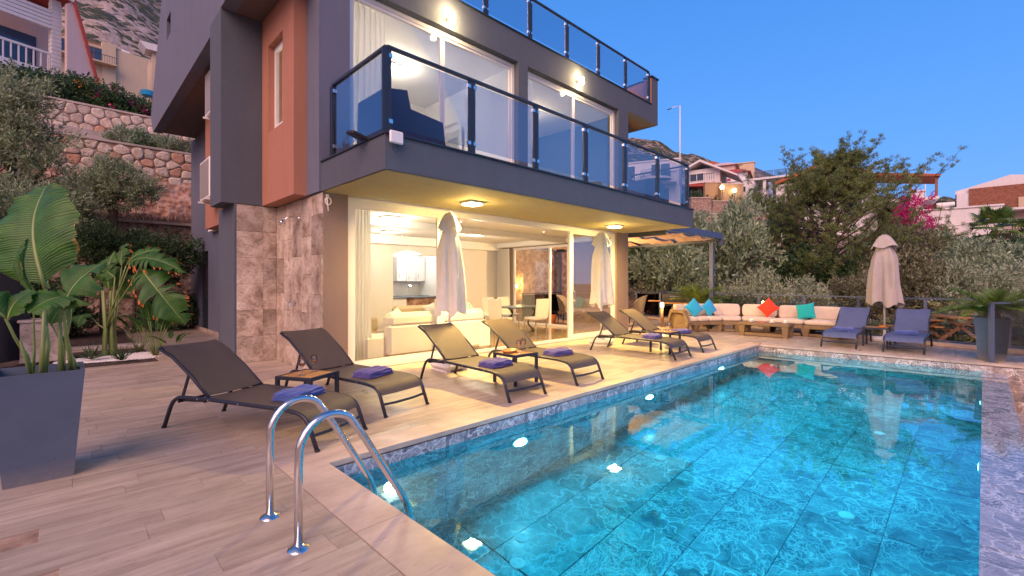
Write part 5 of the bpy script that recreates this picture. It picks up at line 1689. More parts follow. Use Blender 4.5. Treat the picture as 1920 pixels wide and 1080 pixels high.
s = thing('beige_sofa', 'beige sofa facing the white sofa, near the kitchen counter', 'sofa', (6.9, 10.4, 0))
ib('seat', MB().bbox(6.2, 8.2, 10.0, 10.8, .1, .44, .06), M['cream_fabric'], s)
ib('back', MB().bbox(6.2, 8.2, 10.7, 10.95, .3, .78, .07), M['cream_fabric'], s)
ib('arm', MB().bbox(6.1, 6.35, 10.0, 10.85, .3, .6, .05), M['cream_fabric'], s)
pillow((4.55, 7.75, .70), M['pale_blue'], 'pale blue cushion on the white sofa inside', R(10), R(20), .45, 50)
pillow((4.75, 10.2, .62), M['sage'], 'sage green cushion on the beige armchair inside', R(15), R(10), .45, 70)
pillow((7.2, 10.5, .62), M['umbrella'], 'cream cushion on the beige sofa inside', R(0), R(15), .45, 65)
pillow((6.5, 8.0, .80), M['pale_blue'], 'blue striped cushion on the far end of the white sofa', R(70), R(10), .4, 60)
s = thing('table_lamp', 'lamp with a drum shade and round base on the white stand', 'lamp', (5.55, 11.4, .76))
MB().lathe([(0, 0), (.08, 0), (.13, .08), (.14, .16), (.09, .26), (.02, .30), (.015, .40)], n=20).build('base', M['chrome'], s, True)
MB().lathe([(.15, .62), (.20, .36), (.195, .36), (.145, .62)], n=24).build('shade', plain('lamp_shade', (.75, .62, .45), .9), s, True)
s = thing('lamp_stand', 'small white stand under the table lamp', 'side table', (5.55, 11.4, 0))
MB().bbox(-.3, .3, -.2, .2, .72, .76, .01).build('tabletop', M['paint_white'], s)
for sx in (-.26, .26):
    for sy in (-.16, .16): MB().box(sx - .02, sx + .02, sy - .02, sy + .02, 0, .72).build('leg', M['paint_white'], s)
tag(MB().bbox(5.62, 5.86, 12.15, 12.198, 1.52, 1.82, .01).build('wall_panel', M['planter'], None), 'small dark rectangular panel on the living room wall above the lamp', 'wall panel')
# kitchen
k_ = thing('kitchen_counter', 'kitchen counter with a white end and brown marble front', 'kitchen counter', (8.0, 12.6, 0))
ib('cabinet', MB().box(7.05, 7.55, 12.36, 12.9, 0, .92), M['paint_white'], k_)
ib('front', MB().box(7.551, 9.35, 12.42, 12.9, 0, .92), M['rock_red'], k_)
ib('worktop', MB().bbox(7.02, 9.39, 12.3, 12.95, .921, .96, .006), M['planter'], k_)
ib('tap', MB().tube([(7.8, 12.7, .96), (7.8, 12.7, 1.25), (7.8, 12.62, 1.32), (7.8, 12.5, 1.28)], .014, 8), M['chrome'], k_)
k_ = thing('kitchen_cabinets', 'white wall cabinets with metal handles in the kitchen', 'cabinet', (8.0, 14.3, 0))
for i in range(3):
    d_ = ib('cabinet_door', MB().bbox(8.25 + i * .38, 8.61 + i * .38, 14.1, 14.49, 1.45, 2.3, .008), M['paint_white'], k_)
    ib('handle', MB().bar((8.32 + i * .38, 14.08, 1.55), (8.32 + i * .38, 14.08, 1.75), .012, .012), M['steel'], d_)
ib('base_cabinet', MB().box(7.02, 9.38, 13.9, 14.49, 0, .9), M['paint_white'], k_)
ib('worktop', MB().box(7.01, 9.39, 13.85, 14.49, .901, .94), M['planter'], k_)
k_ = thing('kitchen_window', 'kitchen window with white blind and scalloped valance', 'window', (7.7, 14.45, 1.0))
ib('frame', MB().box(7.2, 8.1, 14.44, 14.49, 1.05, 1.10).box(7.2, 8.1, 14.44, 14.49, 2.15, 2.2).box(7.2, 7.25, 14.44, 14.49, 1.1, 2.15).box(8.05, 8.1, 14.44, 14.49, 1.1, 2.15).box(7.63, 7.67, 14.44, 14.49, 1.1, 2.15), M['pvc'], k_)
ib('pane', MB().box(7.25, 8.05, 14.475, 14.485, 1.1, 2.15), M['dark_glass'], k_)
ib('blind', MB().box(7.22, 8.08, 14.42, 14.43, 1.62, 2.2), M['curtain'], k_)
val = [(7.22 + i * .86 / 24, 1.62 - .07 * abs(math.sin(i / 24 * PI * 4))) for i in range(25)] + [(8.08, 1.66), (7.22, 1.66)]
ib('valance', MB().prism(val, .01, 'y', 14.405), M['paint_white'], k_)
# bar stools with wire legs
for i, x in enumerate((7.75, 8.3)):
    s = thing('bar_stool', ('left' if i == 0 else 'right') + ' wire-legged stool before the brown counter front', 'stool', (x, 12.05, 0), 0, 'wire stools at the counter')
    MB().bbox(-.18, .18, -.18, .18, .66, .70, .01).build('seat', M['paint_white'], s)
    for a in range(6):
        c_, s_ = math.cos(a * PI / 3), math.sin(a * PI / 3)
        MB().tube([(.15 * c_, .15 * s_, .66), (.08 * c_, .08 * s_, .35), (.2 * c_, .2 * s_, 0)], .007, 6).build('leg', M['metal_dark'], s)
# dining table and chairs
s = thing('dining_table', 'dark dining table on scrolled iron legs', 'dining table', (8.95, 9.0, 0))
MB().bbox(-.5, .8, -.45, .45, .715, .75, .01).build('tabletop', M['planter'], s)
for sx in (-.3, .6):
    pts = [(sx + .16 * math.sin(t_ * PI * 2.4) * (1 - t_ * .3), 0, .71 - .70 * t_) for t_ in [i / 18 for i in range(19)]]
    MB().tube(pts, .022, 8).build('leg', M['black'], s, True)
    MB().tube([(sx - .2, -.15, .02), (sx + .1, 0, .10), (sx + .2, .15, .02)], .018, 8).build('foot', M['black'], s)
def dchair():
    t = thing('dining_chair', '', 'chair', (0, 0, 0), 0, 'white dining chairs')
    MB().bbox(-.22, .22, -.22, .22, .42, .49, .02).build('seat', M['leather'], t)
    mb = MB().prism([(.19, .47), (.235, .47), (.285, .96), (.245, .97)], .44, 'x', -.22); mb.build('backrest', M['leather'], t)
    for sx in (-.2, .2):
        for sy in (-.2, .2): MB().box(sx - .012, sx + .012, sy - .012, sy + .012, 0, .42).build('leg', M['steel'], t)
    return t
dc = dchair(); ud = [False]
for x, y, rz, lb in [(8.98, 8.30, R(178), 'white dining chair nearest the open glass, its back to the pool'), (8.15, 8.75, R(95), 'white dining chair at the left end of the table'),
                     (8.8, 9.75, 0, 'white dining chair behind the table, left of two'), (9.4, 9.75, 0, 'white dining chair behind the table, right of two'),
                     (7.6, 9.35, R(80), 'white dining chair farther left of the table'), (7.15, 9.7, R(80), 'white dining chair farthest left, beside the sofa')]:
    place(dc, ud, (x, y, .008), rz, lb)
s = thing('pendant_lamp', 'wide shallow pendant lamp hanging on a curling cord in the living room', 'pendant lamp', (5.9, 9.6, 2.1))
MB().lathe([(0, .05), (.1, .045), (.28, .0), (.30, -.02), (.27, -.02), (0, -.01)], n=28).build('lamp_shade', M['lamp_soft'], s, True)
MB().tube([(.03 * math.sin(i * 1.1), 0, .05 + i * .062) for i in range(11)], .006, 6).build('cord', M['paint_white'], s, True)
MB().lathe([(0, 0), (.06, 0), (.06, -.03), (0, -.03)], n=16, z0=.67).build('ceiling_rose', M['paint_white'], s)
s = thing('potted_plant', 'small green plant in an orange pot on the terrace beyond the end door', 'plant', (12.0, 10.35, 0))
MB().lathe([(0, 0), (.12, 0), (.17, .26), (.18, .30), (.15, .30), (.14, .26), (0, .25)], n=20).build('pot', M['orange'], s, True)
# upper rooms
s = thing('wall_mirror', 'tall lit mirror with a strip lamp in the upper room', 'mirror', (6.6, 9.4, 3.2))
MB().bbox(.35, .40, -.5, .25, .5, 2.0, .01).build('mirror_frame', M['paint_white'], s)
MB().box(.338, .349, -.45, .2, .55, 1.95).build('mirror_glass', plain('mirror', (.75, .77, .8), .03, 1.0, .01), s)
MB().bar((.28, -.45, 2.08), (.28, .2, 2.08), .05, .05).build('strip_lamp', M['steel'], s)
s = thing('wardrobe', 'pale wardrobe with blue-grey door panels in the upper room', 'wardrobe', (5.2, 10.1, 3.21))
MB().bbox(-.8, .9, 0, .5, 0, 2.2, .01).build('carcass', M['paint_white'], s)
for i in range(3): MB().bbox(-.75 + i * .55, -.25 + i * .55, -.025, -.001, .06, 2.1, .005).build('door_panel', plain('lilac_panel', (.30, .30, .42), .4), s)
s = thing('upper_pendant', 'round glowing pendant seen in the tall salmon-bay window', 'pendant lamp', (3.3, 8.9, 4.85))
MB().lathe([(0, -.09), (.06, -.07), (.09, 0), (.06, .07), (0, .09)], n=18).build('lamp_globe', M['lamp_warm'], s, True)
MB().tube([(0, 0, .09), (0, 0, 1.29)], .006, 6).build('cord', M['black'], s)
point_lamp(s, (0, 0, -.2), 12, SOFT, .09, world_loc=False)

# ================================================================== vegetation
def np_mesh(name, V, Q, m, smooth=False):
    me = bpy.data.meshes.new(name)
    V = np.asarray(V, dtype=np.float32); Q = np.asarray(Q, dtype=np.int32)
    me.vertices.add(len(V)); me.vertices.foreach_set('co', V.ravel())
    k = Q.shape[1]
    me.loops.add(Q.size); me.loops.foreach_set('vertex_index', Q.ravel())
    me.polygons.add(len(Q)); me.polygons.foreach_set('loop_start', np.arange(0, Q.size, k, dtype=np.int32))
    me.update(calc_edges=True); me.validate()
    me.materials.append(m)
    return me

def unit(a): return a / np.maximum(1e-9, np.linalg.norm(a, axis=-1, keepdims=True))

def leaves(C, D, L, W, rg, fold=0.0):
    """diamond leaves at C pointing along D"""
    n = len(C)
    D = unit(D)
    S = unit(np.cross(D, rg.normal(size=(n, 3))))
    l = (L * rg.uniform(.7, 1.25, n))[:, None]; w = (W * rg.uniform(.75, 1.2, n))[:, None]
    V = np.stack([C, C + D * l * .5 + S * w * .5, C + D * l, C + D * l * .5 - S * w * .5], 1).reshape(-1, 3)
    Q = np.arange(4 * n).reshape(n, 4)
    return V, Q

def lobes_pts(lobes, n, rg, shell=0.55):
    """points and outward directions spread through a set of ellipsoids (cx,cy,cz,rx,ry,rz)"""
    vol = np.array([l[3] * l[4] + l[4] * l[5] + l[3] * l[5] for l in lobes]); vol = vol / vol.sum()
    k = rg.choice(len(lobes), n, p=vol)
    Lb = np.array(lobes)[k]
    d = unit(rg.normal(size=(n, 3)))
    r = (shell ** 3 + (1 - shell ** 3) * rg.random(n)) ** (1 / 3)
    r = r * (1 + 0.12 * np.sin(d[:, 0] * 7 + d[:, 2] * 5 + k) + 0.08 * np.sin(d[:, 1] * 13 + k * 2))
    P = Lb[:, :3] + d * Lb[:, 3:6] * r[:, None]
    return P, unit(d / Lb[:, 3:6])

def sprigs(P, O, rg, nl=10, tl=0.3, L=0.07, W=0.016, up=0.5, spread=0.55):
    n = len(P)
    T = unit(O + rg.normal(size=(n, 3)) * .5 + np.array([0, 0, up]))
    C = []; D = []
    for i in range(nl):
        s = i / nl
        side = unit(np.cross(T, rg.normal(size=(n, 3))))
        C.append(P + T * (tl * s)); D.append(unit(T * (0.8) + side * spread * 1.3))
    C = np.concatenate(C); D = np.concatenate(D)
    return leaves(C, D, L, W, rg)

def foliage(name, lobes, n, m, seed, nl=9, tl=0.28, L=0.07, W=0.017, up=.5, shell=.5, floor=None):
    rg = np.random.default_rng(seed)
    k_ = 12; m_ = max(8, n // k_)
    P, O = lobes_pts(lobes, m_, rg, shell)
    s_ = float(np.mean([l[3] for l in lobes])) * .16
    P = np.repeat(P, k_, 0) + rg.normal(size=(m_ * k_, 3)) * s_ * rg.uniform(.6, 1.5, (m_ * k_, 1)); O = np.repeat(O, k_, 0)
    if floor is not None:
        k = P[:, 2] > floor; P, O = P[k], O[k]
    V, Q = sprigs(P, O, rg, nl, tl, L, W, up)
    return np_mesh(name, V, Q, m)

def branching(mb, p, d, length, r, depth, rr, spread=.7, up=.15, tips=None):
    p = Vector(p); d = Vector(d).normalized()
    pts = [p.copy()]; rs = [r]
    n = 4
    for i in range(n):
        d = (d + Vector((rr.gauss(0, .12), rr.gauss(0, .12), rr.gauss(0, .08) + up * .2))).normalized()
        p = p + d * length / n
        pts.append(p.copy()); rs.append(r * (1 - .5 * (i + 1) / n))
    mb.tube(pts, rs, 6 if depth > 1 else 5)
    if tips is not None: tips.append((p.copy(), d.copy()))
    if depth > 0:
        for k in range(3):
            a = rr.random() * 6.28
            side = d.cross(Vector((math.cos(a), math.sin(a), .3))).normalized()
            q = pts[2 + k % 3] if k else p
            branching(mb, q, d * (1 - spread * .6) + side * spread, length * .68, rs[2 + k % 3] * .75, depth - 1, rr, spread, up, tips)

# shrub prototypes (foliage + stems), linked copies share their meshes
PROT = {}
def shrub_proto(key, mat, seed, lobes, n, **kw):
    fol = foliage('foliage', lobes, n, mat, seed, **kw)
    rr = random.Random(seed); mb = MB()
    for k in range(4):
        a = k * 1.6 + seed
        branching(mb, (0.08 * math.cos(a), .08 * math.sin(a), 0), (math.cos(a) * .5, math.sin(a) * .5, 1), .5, .03, 1, rr, .7)
    PROT[key] = (fol, mb.mesh('stem', M['bark']))
LB = [(0, 0, .55, .62, .6, .5), (.38, .1, .78, .38, .4, .34), (-.35, -.12, .72, .4, .36, .36), (.05, -.3, .42, .5, .35, .38), (-.1, .3, .9, .34, .3, .26)]
LB2 = [(0, 0, .5, .8, .6, .45), (.5, 0, .62, .42, .4, .38), (-.55, .1, .5, .42, .42, .4), (.1, .1, .9, .36, .34, .3)]
big = dict(nl=8, tl=.20, L=.085, W=.030)
shrub_proto('olive', M['olive'], 11, LB, 1500, **big)
shrub_proto('olive2', M['olive'], 12, LB2, 1500, **big)
shrub_proto('pale', M['olive_pale'], 13, LB2, 1300, nl=9, tl=.24, L=.085, W=.026, up=.9)
shrub_proto('bush', M['bush'], 14, LB, 1500, nl=7, tl=.14, L=.06, W=.034)
shrub_proto('bush2', M['bush'], 15, LB2, 1500, nl=7, tl=.14, L=.06, W=.034)
shrub_proto('brown', M['bush_brown'], 16, LB, 1400, nl=8, tl=.2, L=.075, W=.028)
shrub_proto('dry', M['dry'], 17, LB2, 1000, nl=8, tl=.34, L=.055, W=.007, up=1.0)
shrub_proto('pink', M['flower_pink'], 18, LB, 700, nl=6, tl=.12, L=.05, W=.04)
def shrub(name, key, loc, s, label, group, rz=None, sz=None, cat='shrub', extra=None):
    fol, stem = PROT[key]
    t = thing(name, label, cat, loc, (loc[0] * 7.3 + loc[1] * 3.1) % 6.28 if rz is None else rz, group)
    sz = sz or s
    for me, nm in ((fol, 'foliage'), (stem, 'stem')):
        o = link(nm, me, t); o.scale = (s, s, sz)
    if extra:
        o = link('blossom', PROT[extra][0], t); o.scale = (s * .9, s * .9, sz * .95)
    return t

# slope beyond the fence ------------------------------------------------
G1 = 'shrubs on the slope beyond the fence'
KN = {'olive': ('olive_shrub', 'olive shrub'), 'olive2': ('olive_shrub', 'wide olive shrub'), 'pale': ('oleander_shrub', 'pale silvery shrub'),
      'bush': ('evergreen_shrub', 'dark shrub'), 'bush2': ('evergreen_shrub', 'broad dark shrub'), 'brown': ('dry_shrub', 'brownish shrub'), 'dry': ('dry_shrub', 'reddish twiggy shrub')}
PL = [  # column, distance, key, size, height factor, where
    (1195, 24, 'bush', 3.0, 1.25, 'directly right of the villa pillar, under the pergola'),
    (1255, 22, 'olive', 2.6, 1.35, 'behind the bollard lamp, under the pergola'),
    (1310, 25, 'olive2', 3.0, 1.35, 'behind the pergola post'),
    (1372, 24, 'olive', 3.3, 1.5, 'just right of the pergola post'),
    (1215, 19, 'dry', 1.6, .95, 'low behind the wicker armchairs'),
    (1272, 19, 'dry', 1.6, .85, 'low behind the barbecue'),
    (1180, 20, 'dry', 1.6, 1.0, 'low at the villa corner'),
    (1425, 19.5, 'pale', 1.75, 1.25, 'left of two behind the sofa, just above the rail'),
    (1500, 19.5, 'pale', 1.6, 1.2, 'right of two behind the sofa, just above the rail'),
    (1360, 19, 'bush2', 1.5, 1.0, 'low between cycad and rail'),
    (1445, 29, 'bush', 3.2, 1.2, 'in the dark gap left of the pine trunk'),
    (1500, 25, 'bush2', 2.8, 1.1, 'under the pine, left of its trunk'),
    (1585, 24, 'bush', 2.6, 1.0, 'under the pine, right of its trunk'),
    (1610, 20, 'brown', 1.9, 1.15, 'behind the far umbrella, left side'),
    (1670, 22, 'brown', 2.5, 1.25, 'behind the far umbrella'),
    (1725, 21, 'brown', 2.4, 1.15, 'right of the far umbrella, nearest the rail'),
    (1715, 27, 'brown', 3.2, 1.2, 'right of the far umbrella, higher up the slope'),
    (1775, 27, 'olive2', 2.9, 1.2, 'below the white house wall'),
    (1790, 20.5, 'pale', 2.2, 1.2, 'behind the right cycad, left part'),
    (1835, 23, 'olive2', 2.8, 1.2, 'below the fan palm, left side'),
    (1862, 20, 'pale', 2.0, 1.2, 'behind the right cycad, middle part'),
    (1900, 24, 'olive', 2.9, 1.2, 'at the right picture edge, below the palm'),
    (1930, 20, 'pale', 2.2, 1.2, 'at the right picture edge, nearest the rail'),
    (1965, 26, 'bush', 3.2, 1.2, 'beyond the right picture edge'),
    (1900, 30, 'bush2', 3.6, 1.1, 'behind the fan palm trunk'),
    (1545, 18.3, 'bush', 1.1, 1.0, 'low behind the fence, left of the far loungers'),
    (1620, 17.6, 'olive', 1.0, .9, 'low behind the fence between the far loungers'),
    (1700, 17.0, 'olive2', 1.1, 1.0, 'low behind the fence, right of the far umbrella'),
    (1755, 16.6, 'olive', 1.2, 1.0, 'low behind the fence beside the wooden benches'),
    (1800, 15.6, 'bush2', 1.0, .7, 'low behind the fence left of the right planter'),
    (1880, 15.0, 'bush', 1.3, .9, 'seen through the short glass screen'),
    (1940, 15.0, 'pale', 1.2, 1.0, 'seen through the screen at the picture edge'),
    (1470, 17.5, 'bush2', 1.0, .8, 'low behind the sofa back'),
]
for i, (px, d, k, s, hf, wh) in enumerate(PL):
    p = hill_at(px, d); p.z -= .12 * s
    nm, ds = KN[k]
    shrub(nm, k, p, s * .82, ds + ' ' + wh, G1, sz=s * .82 * hf)
G2 = 'bushes scattered on the hillside among the houses'
UP = [(1308, 36, 'bush', 3.0), (1345, 40, 'olive', 3.0), (1385, 33, 'olive2', 3.0), (1330, 52, 'bush2', 4.2), (1395, 55, 'bush', 3.6), (1420, 44, 'bush', 3.6), (1300, 60, 'bush', 4.0),
      (1640, 34, 'olive', 3.0), (1700, 36, 'brown', 3.2), (1760, 36, 'olive', 3.0), (1800, 34, 'olive2', 3.0), (1850, 40, 'bush', 3.4), (1690, 48, 'bush2', 3.0), (1460, 50, 'bush', 4.0), (1370, 62, 'olive', 3.6), (1415, 66, 'bush2', 4.5),
      (1905, 44, 'bush', 3.5), (1290, 42, 'olive', 3.0), (1440, 36, 'bush2', 3.2), (1740, 42, 'bush', 2.6), (1315, 29, 'olive', 2.6), (1400, 28.5, 'olive2', 2.6)]
UPW = ['below the gabled house', 'below the tan wall', 'above the pergola roof', 'at the gabled house', 'at the striped house', 'touching the pine crown', 'behind the balcony end', 'left of the porch', 'below the porch', 'below the white wall', 'below the air conditioner', 'below the palm', 'beside the bougainvillea', 'behind bare branches', 'between the ridge houses', 'by the striped house', 'at the picture edge', 'beside the stone walls', 'against the pine', 'under the porch posts', 'just above the balcony corner', 'just above the pergola corner']
for i, (px, d, k, s) in enumerate(UP):
    p = hill_at(px, d); p.z -= .15 * s
    nm, ds = KN[k]
    tall = 'tall ' if s > 3.3 else ''
    where = 'left of the pine' if px < 1440 else ('behind the pine' if px < 1680 else 'right of the pine')
    row = 'low on the slope' if d < 35 else ('halfway up' if d < 50 else 'high up by the houses')
    shrub(nm, k, p, s * .8, f'{ds} {row}, {where}, {UPW[i]}', G2, sz=s * .8)

# the big pine ----------------------------------------------------------
def make_pine():
    base = hill_at(1552, 25); base.z -= .2
    t = thing('pine_tree', 'large open-crowned pine tree beyond the fence, its top bare against the sky', 'tree', base)
    rr = random.Random(21); mb = MB(); tips = []
    H = 8.0 - base.z
    right = Vector((RT[0], RT[1], 0)); fwd = Vector((FW[0], FW[1], 0))
    tr = [Vector((0, 0, 0)), right * .15 + Vector((0, 0, H * .2)), right * -.1 + Vector((0, 0, H * .45)), right * .3 + Vector((0, 0, H * .7)), right * .35 + Vector((0, 0, H * .99))]
    mb.tube(tr, [.22, .18, .13, .08, .02], 8)
    mb.tube([tr[1], tr[1] + right * -.8 + Vector((0, 0, 1.6)), tr[1] + right * -1.1 + Vector((0, 0, 3.2)), tr[1] + right * -.9 + Vector((0, 0, 4.2))], [.13, .10, .07, .02], 6)
    mb.tube([tr[2], tr[2] + right * 1.0 + Vector((0, 0, 1.2)), tr[2] + right * 1.6 + Vector((0, 0, 2.3))], [.10, .07, .02], 6)
    P = []; O = []
    def limb(p0, d, L, r, dens=1.0):
        d = d.normalized(); n = 6; pts = [p0]; p = p0.copy()
        for i in range(n):
            d = (d + Vector((rr.gauss(0, .13), rr.gauss(0, .13), .10 + rr.gauss(0, .06)))).normalized()
            p = p + d * L / n; pts.append(p.copy())
            if i >= 1:
                for _ in range(2):
                    sd = (d * .5 + Vector((rr.gauss(0, 1), rr.gauss(0, 1), rr.gauss(.25, .5))).normalized()).normalized()
                    q = p.copy(); sp = [q.copy()]
                    for k in range(3):
                        q = q + sd * L * .10 * (1.3 - i / n * .5); sd = (sd + Vector((0, 0, .15))).normalized(); sp.append(q.copy())
                        for _k in range(int(3 * dens)):
                            if rr.random() < .85:
                                P.append(q + Vector((rr.gauss(0, .07), rr.gauss(0, .07), rr.gauss(0, .06)))); O.append(sd + Vector((0, 0, .3)))
                    mb.tube(sp, [r * .35, r * .25, r * .18, .006], 4, False)
        mb.tube(pts, [r * (1 - .85 * i / n) for i in range(n + 1)], 5, False)
    for k in range(86):
        f = .08 + .90 * (k / 86) ** .92
        h = H * f
        a = k * 2.4 + rr.random()
        # wide in the lower half, narrowing and broken above
        Lb = 5.6 * (1 - ((f - .28) / .80) ** 1.5) * rr.uniform(.5, 1.05) if f > .28 else 5.0 * rr.uniform(.7, 1)
        Lb = max(.7, Lb)
        seg = min(3, int(f * 4)); tt = f * 4 - seg
        hh = [0, .2, .45, .7, .99]
        seg = max(i for i in range(4) if hh[i] <= f); tt = (f - hh[seg]) / (hh[seg + 1] - hh[seg])
        p0 = tr[seg].lerp(tr[seg + 1], tt)
        dens = 1.5 if f < .5 else 1.0
        limb(p0, Vector((math.cos(a), math.sin(a), .10 + .34 * f)), Lb, .055 * (1.2 - f * .7), dens)
    for q, hgt in ((tr[1] + right * -.9 + Vector((0, 0, 4.0)), .9), (tr[2] + right * 1.5 + Vector((0, 0, 2.1)), 1.0), (tr[1] + right * -1.1 + Vector((0, 0, 3.2)), 1.6), (tr[2] + right * 1.2 + Vector((0, 0, 1.4)), 1.6)):
        for k in range(5):
            a = k * 1.3; limb(q, Vector((math.cos(a), math.sin(a), .9)), hgt, .03)
    mb.build('trunk', M['bark'], t)
    rg = np.random.default_rng(5)
    P = np.array([tuple(p) for p in P]); O = np.array([tuple(o) for o in O])
    V, Q = sprigs(P, O, rg, 22, .15, .15, .017, .5, .75)
    link('crown', np_mesh('crown', V, Q, M['pine']), t)
    # a second, smaller sapling-like shoot sticking out at the right of the crown
make_pine()

# fan palm ---------------------------------------------------------------
def frond_fan(mb_v, mb_q, p, d, L, R_, rg, n=22):
    pass
def make_palm():
    d0 = 33; base = hill_at(1868, d0); top = hz(432, d0)
    t = thing('fan_palm', 'fan palm with ragged fronds in front of the brick-clad house', 'palm tree', base)
    H = top - base.z
    tr = MB()
    tr.tube([(0, 0, 0), (.05, 0, H * .5), (0, 0, H)], [.28, .22, .24], 10)
    tr.build('trunk', M['bark'], t, True)
    rg = np.random.default_rng(3); rr = random.Random(4)
    for k in range(34):
        a = k * 2.4; el = R(rr.uniform(-38, 80))
        d = Vector((math.cos(a) * math.cos(el), math.sin(a) * math.cos(el), math.sin(el)))
        L = rr.uniform(.9, 1.3)
        p = Vector((0, 0, H)); e = p + d * L
        V = []; Q = []
        side = d.cross(Vector((0, 0, 1))).normalized() if abs(d.z) < .95 else Vector((1, 0, 0))
        for j in range(18):
            b = R(-82 + 164 * j / 17)
            dd = d * math.cos(b) + side * math.sin(b)
            tip = e + dd * (1.25 * (1 - .2 * abs(b))) + Vector((0, 0, -.26 - .15 * abs(b)))
            mid = e + dd * .65
            w = dd.cross(side.cross(d)).normalized() * .055
            i = len(V)
            V += [tuple(e - w * .4), tuple(mid - w), tuple(tip), tuple(mid + w)]; Q.append((i, i + 1, i + 2, i + 3))
        # petiole as a thin blade
        u = side * .018; i = len(V)
        V += [tuple(p - u), tuple(p + u), tuple(e + u), tuple(e - u)]; Q.append((i, i + 1, i + 2, i + 3))
        link('frond', np_mesh('frond', V, Q, M['palm'] if el > R(-20) else M['dry']), t)
make_palm()

# cycads -------------------------------------------------------------------
def cycad(loc, lb, n, R_, seed, grp='cycads in pots', tilt=(15, 62)):
    t = thing('cycad', lb, 'plant', loc, 0, grp)
    rr = random.Random(seed)
    MB().lathe([(0, 0), (.10, .01), (.115, .08), (.09, .17), (0, .2)], n=12).build('trunk', M['bark'], t)
    for k in range(n):
        a = k * 2.399 + rr.random() * .3
        el = R(rr.uniform(*tilt))
        L = R_ * rr.uniform(.85, 1.1)
        V = []; Q = []
        pts = []
        for i in range(15):
            s = i / 14
            r = L * s * math.cos(el * (1 - .35 * s)) ; z = .14 + L * (math.sin(el) * s - .42 * s * s * (1.1 - el / 2))
            pts.append(Vector((r * math.cos(a), r * math.sin(a), z)))
        for i in range(1, 15):
            p = pts[i]; d = (pts[i] - pts[i - 1]).normalized(); sd = d.cross(Vector((0, 0, 1))).normalized(); up = sd.cross(d)
            for h in (0.0, .5):
                q = pts[i - 1].lerp(p, h + .25)
                s = (i + h) / 15
                ll = .20 * R_ / .75 * (1 - abs(s * 1.15 - .5) ** 2 * 1.8)
                for sg in (-1, 1):
                    e = q + (sd * sg * .8 + d * .55 + up * .38) * max(.04, ll)
                    w = d * .017
                    j = len(V); V += [tuple(q - w * .8), tuple(q + w * .8), tuple(e)]; Q.append((j, j + 1, j + 2))
            j = len(V); w = sd * .007
            V += [tuple(pts[i - 1] - w), tuple(pts[i - 1] + w), tuple(p)]; Q.append((j, j + 1, j + 2))
            j = len(V); V += [tuple(p - w), tuple(pts[i - 1] - w), tuple(p + w)]; Q.append((j, j + 1, j + 2))
        link('frond', np_mesh('frond', V, Q, M['cycad']), t)
    return t
t = thing('plant_pot', 'clay plant pot hidden behind the sofa corner under the cycad', 'pot', (14.72, 6.42, .12))
MB().box(-.2, .2, -.2, .2, -.12, 0).build('stand', M['wood_brown'], t)
MB().lathe([(0, 0), (.16, 0), (.24, .42), (.26, .50), (.22, .50), (.21, .44), (0, .43)], n=24).build('pot', M['orange'], t, True)
cycad((14.72, 6.42, .58), 'cycad with arching fronds behind the sofa corner', 30, 1.0, 3)
cycad((12.12, -.10, .70), 'cycad with arching fronds in the tall right planter', 30, .80, 8)

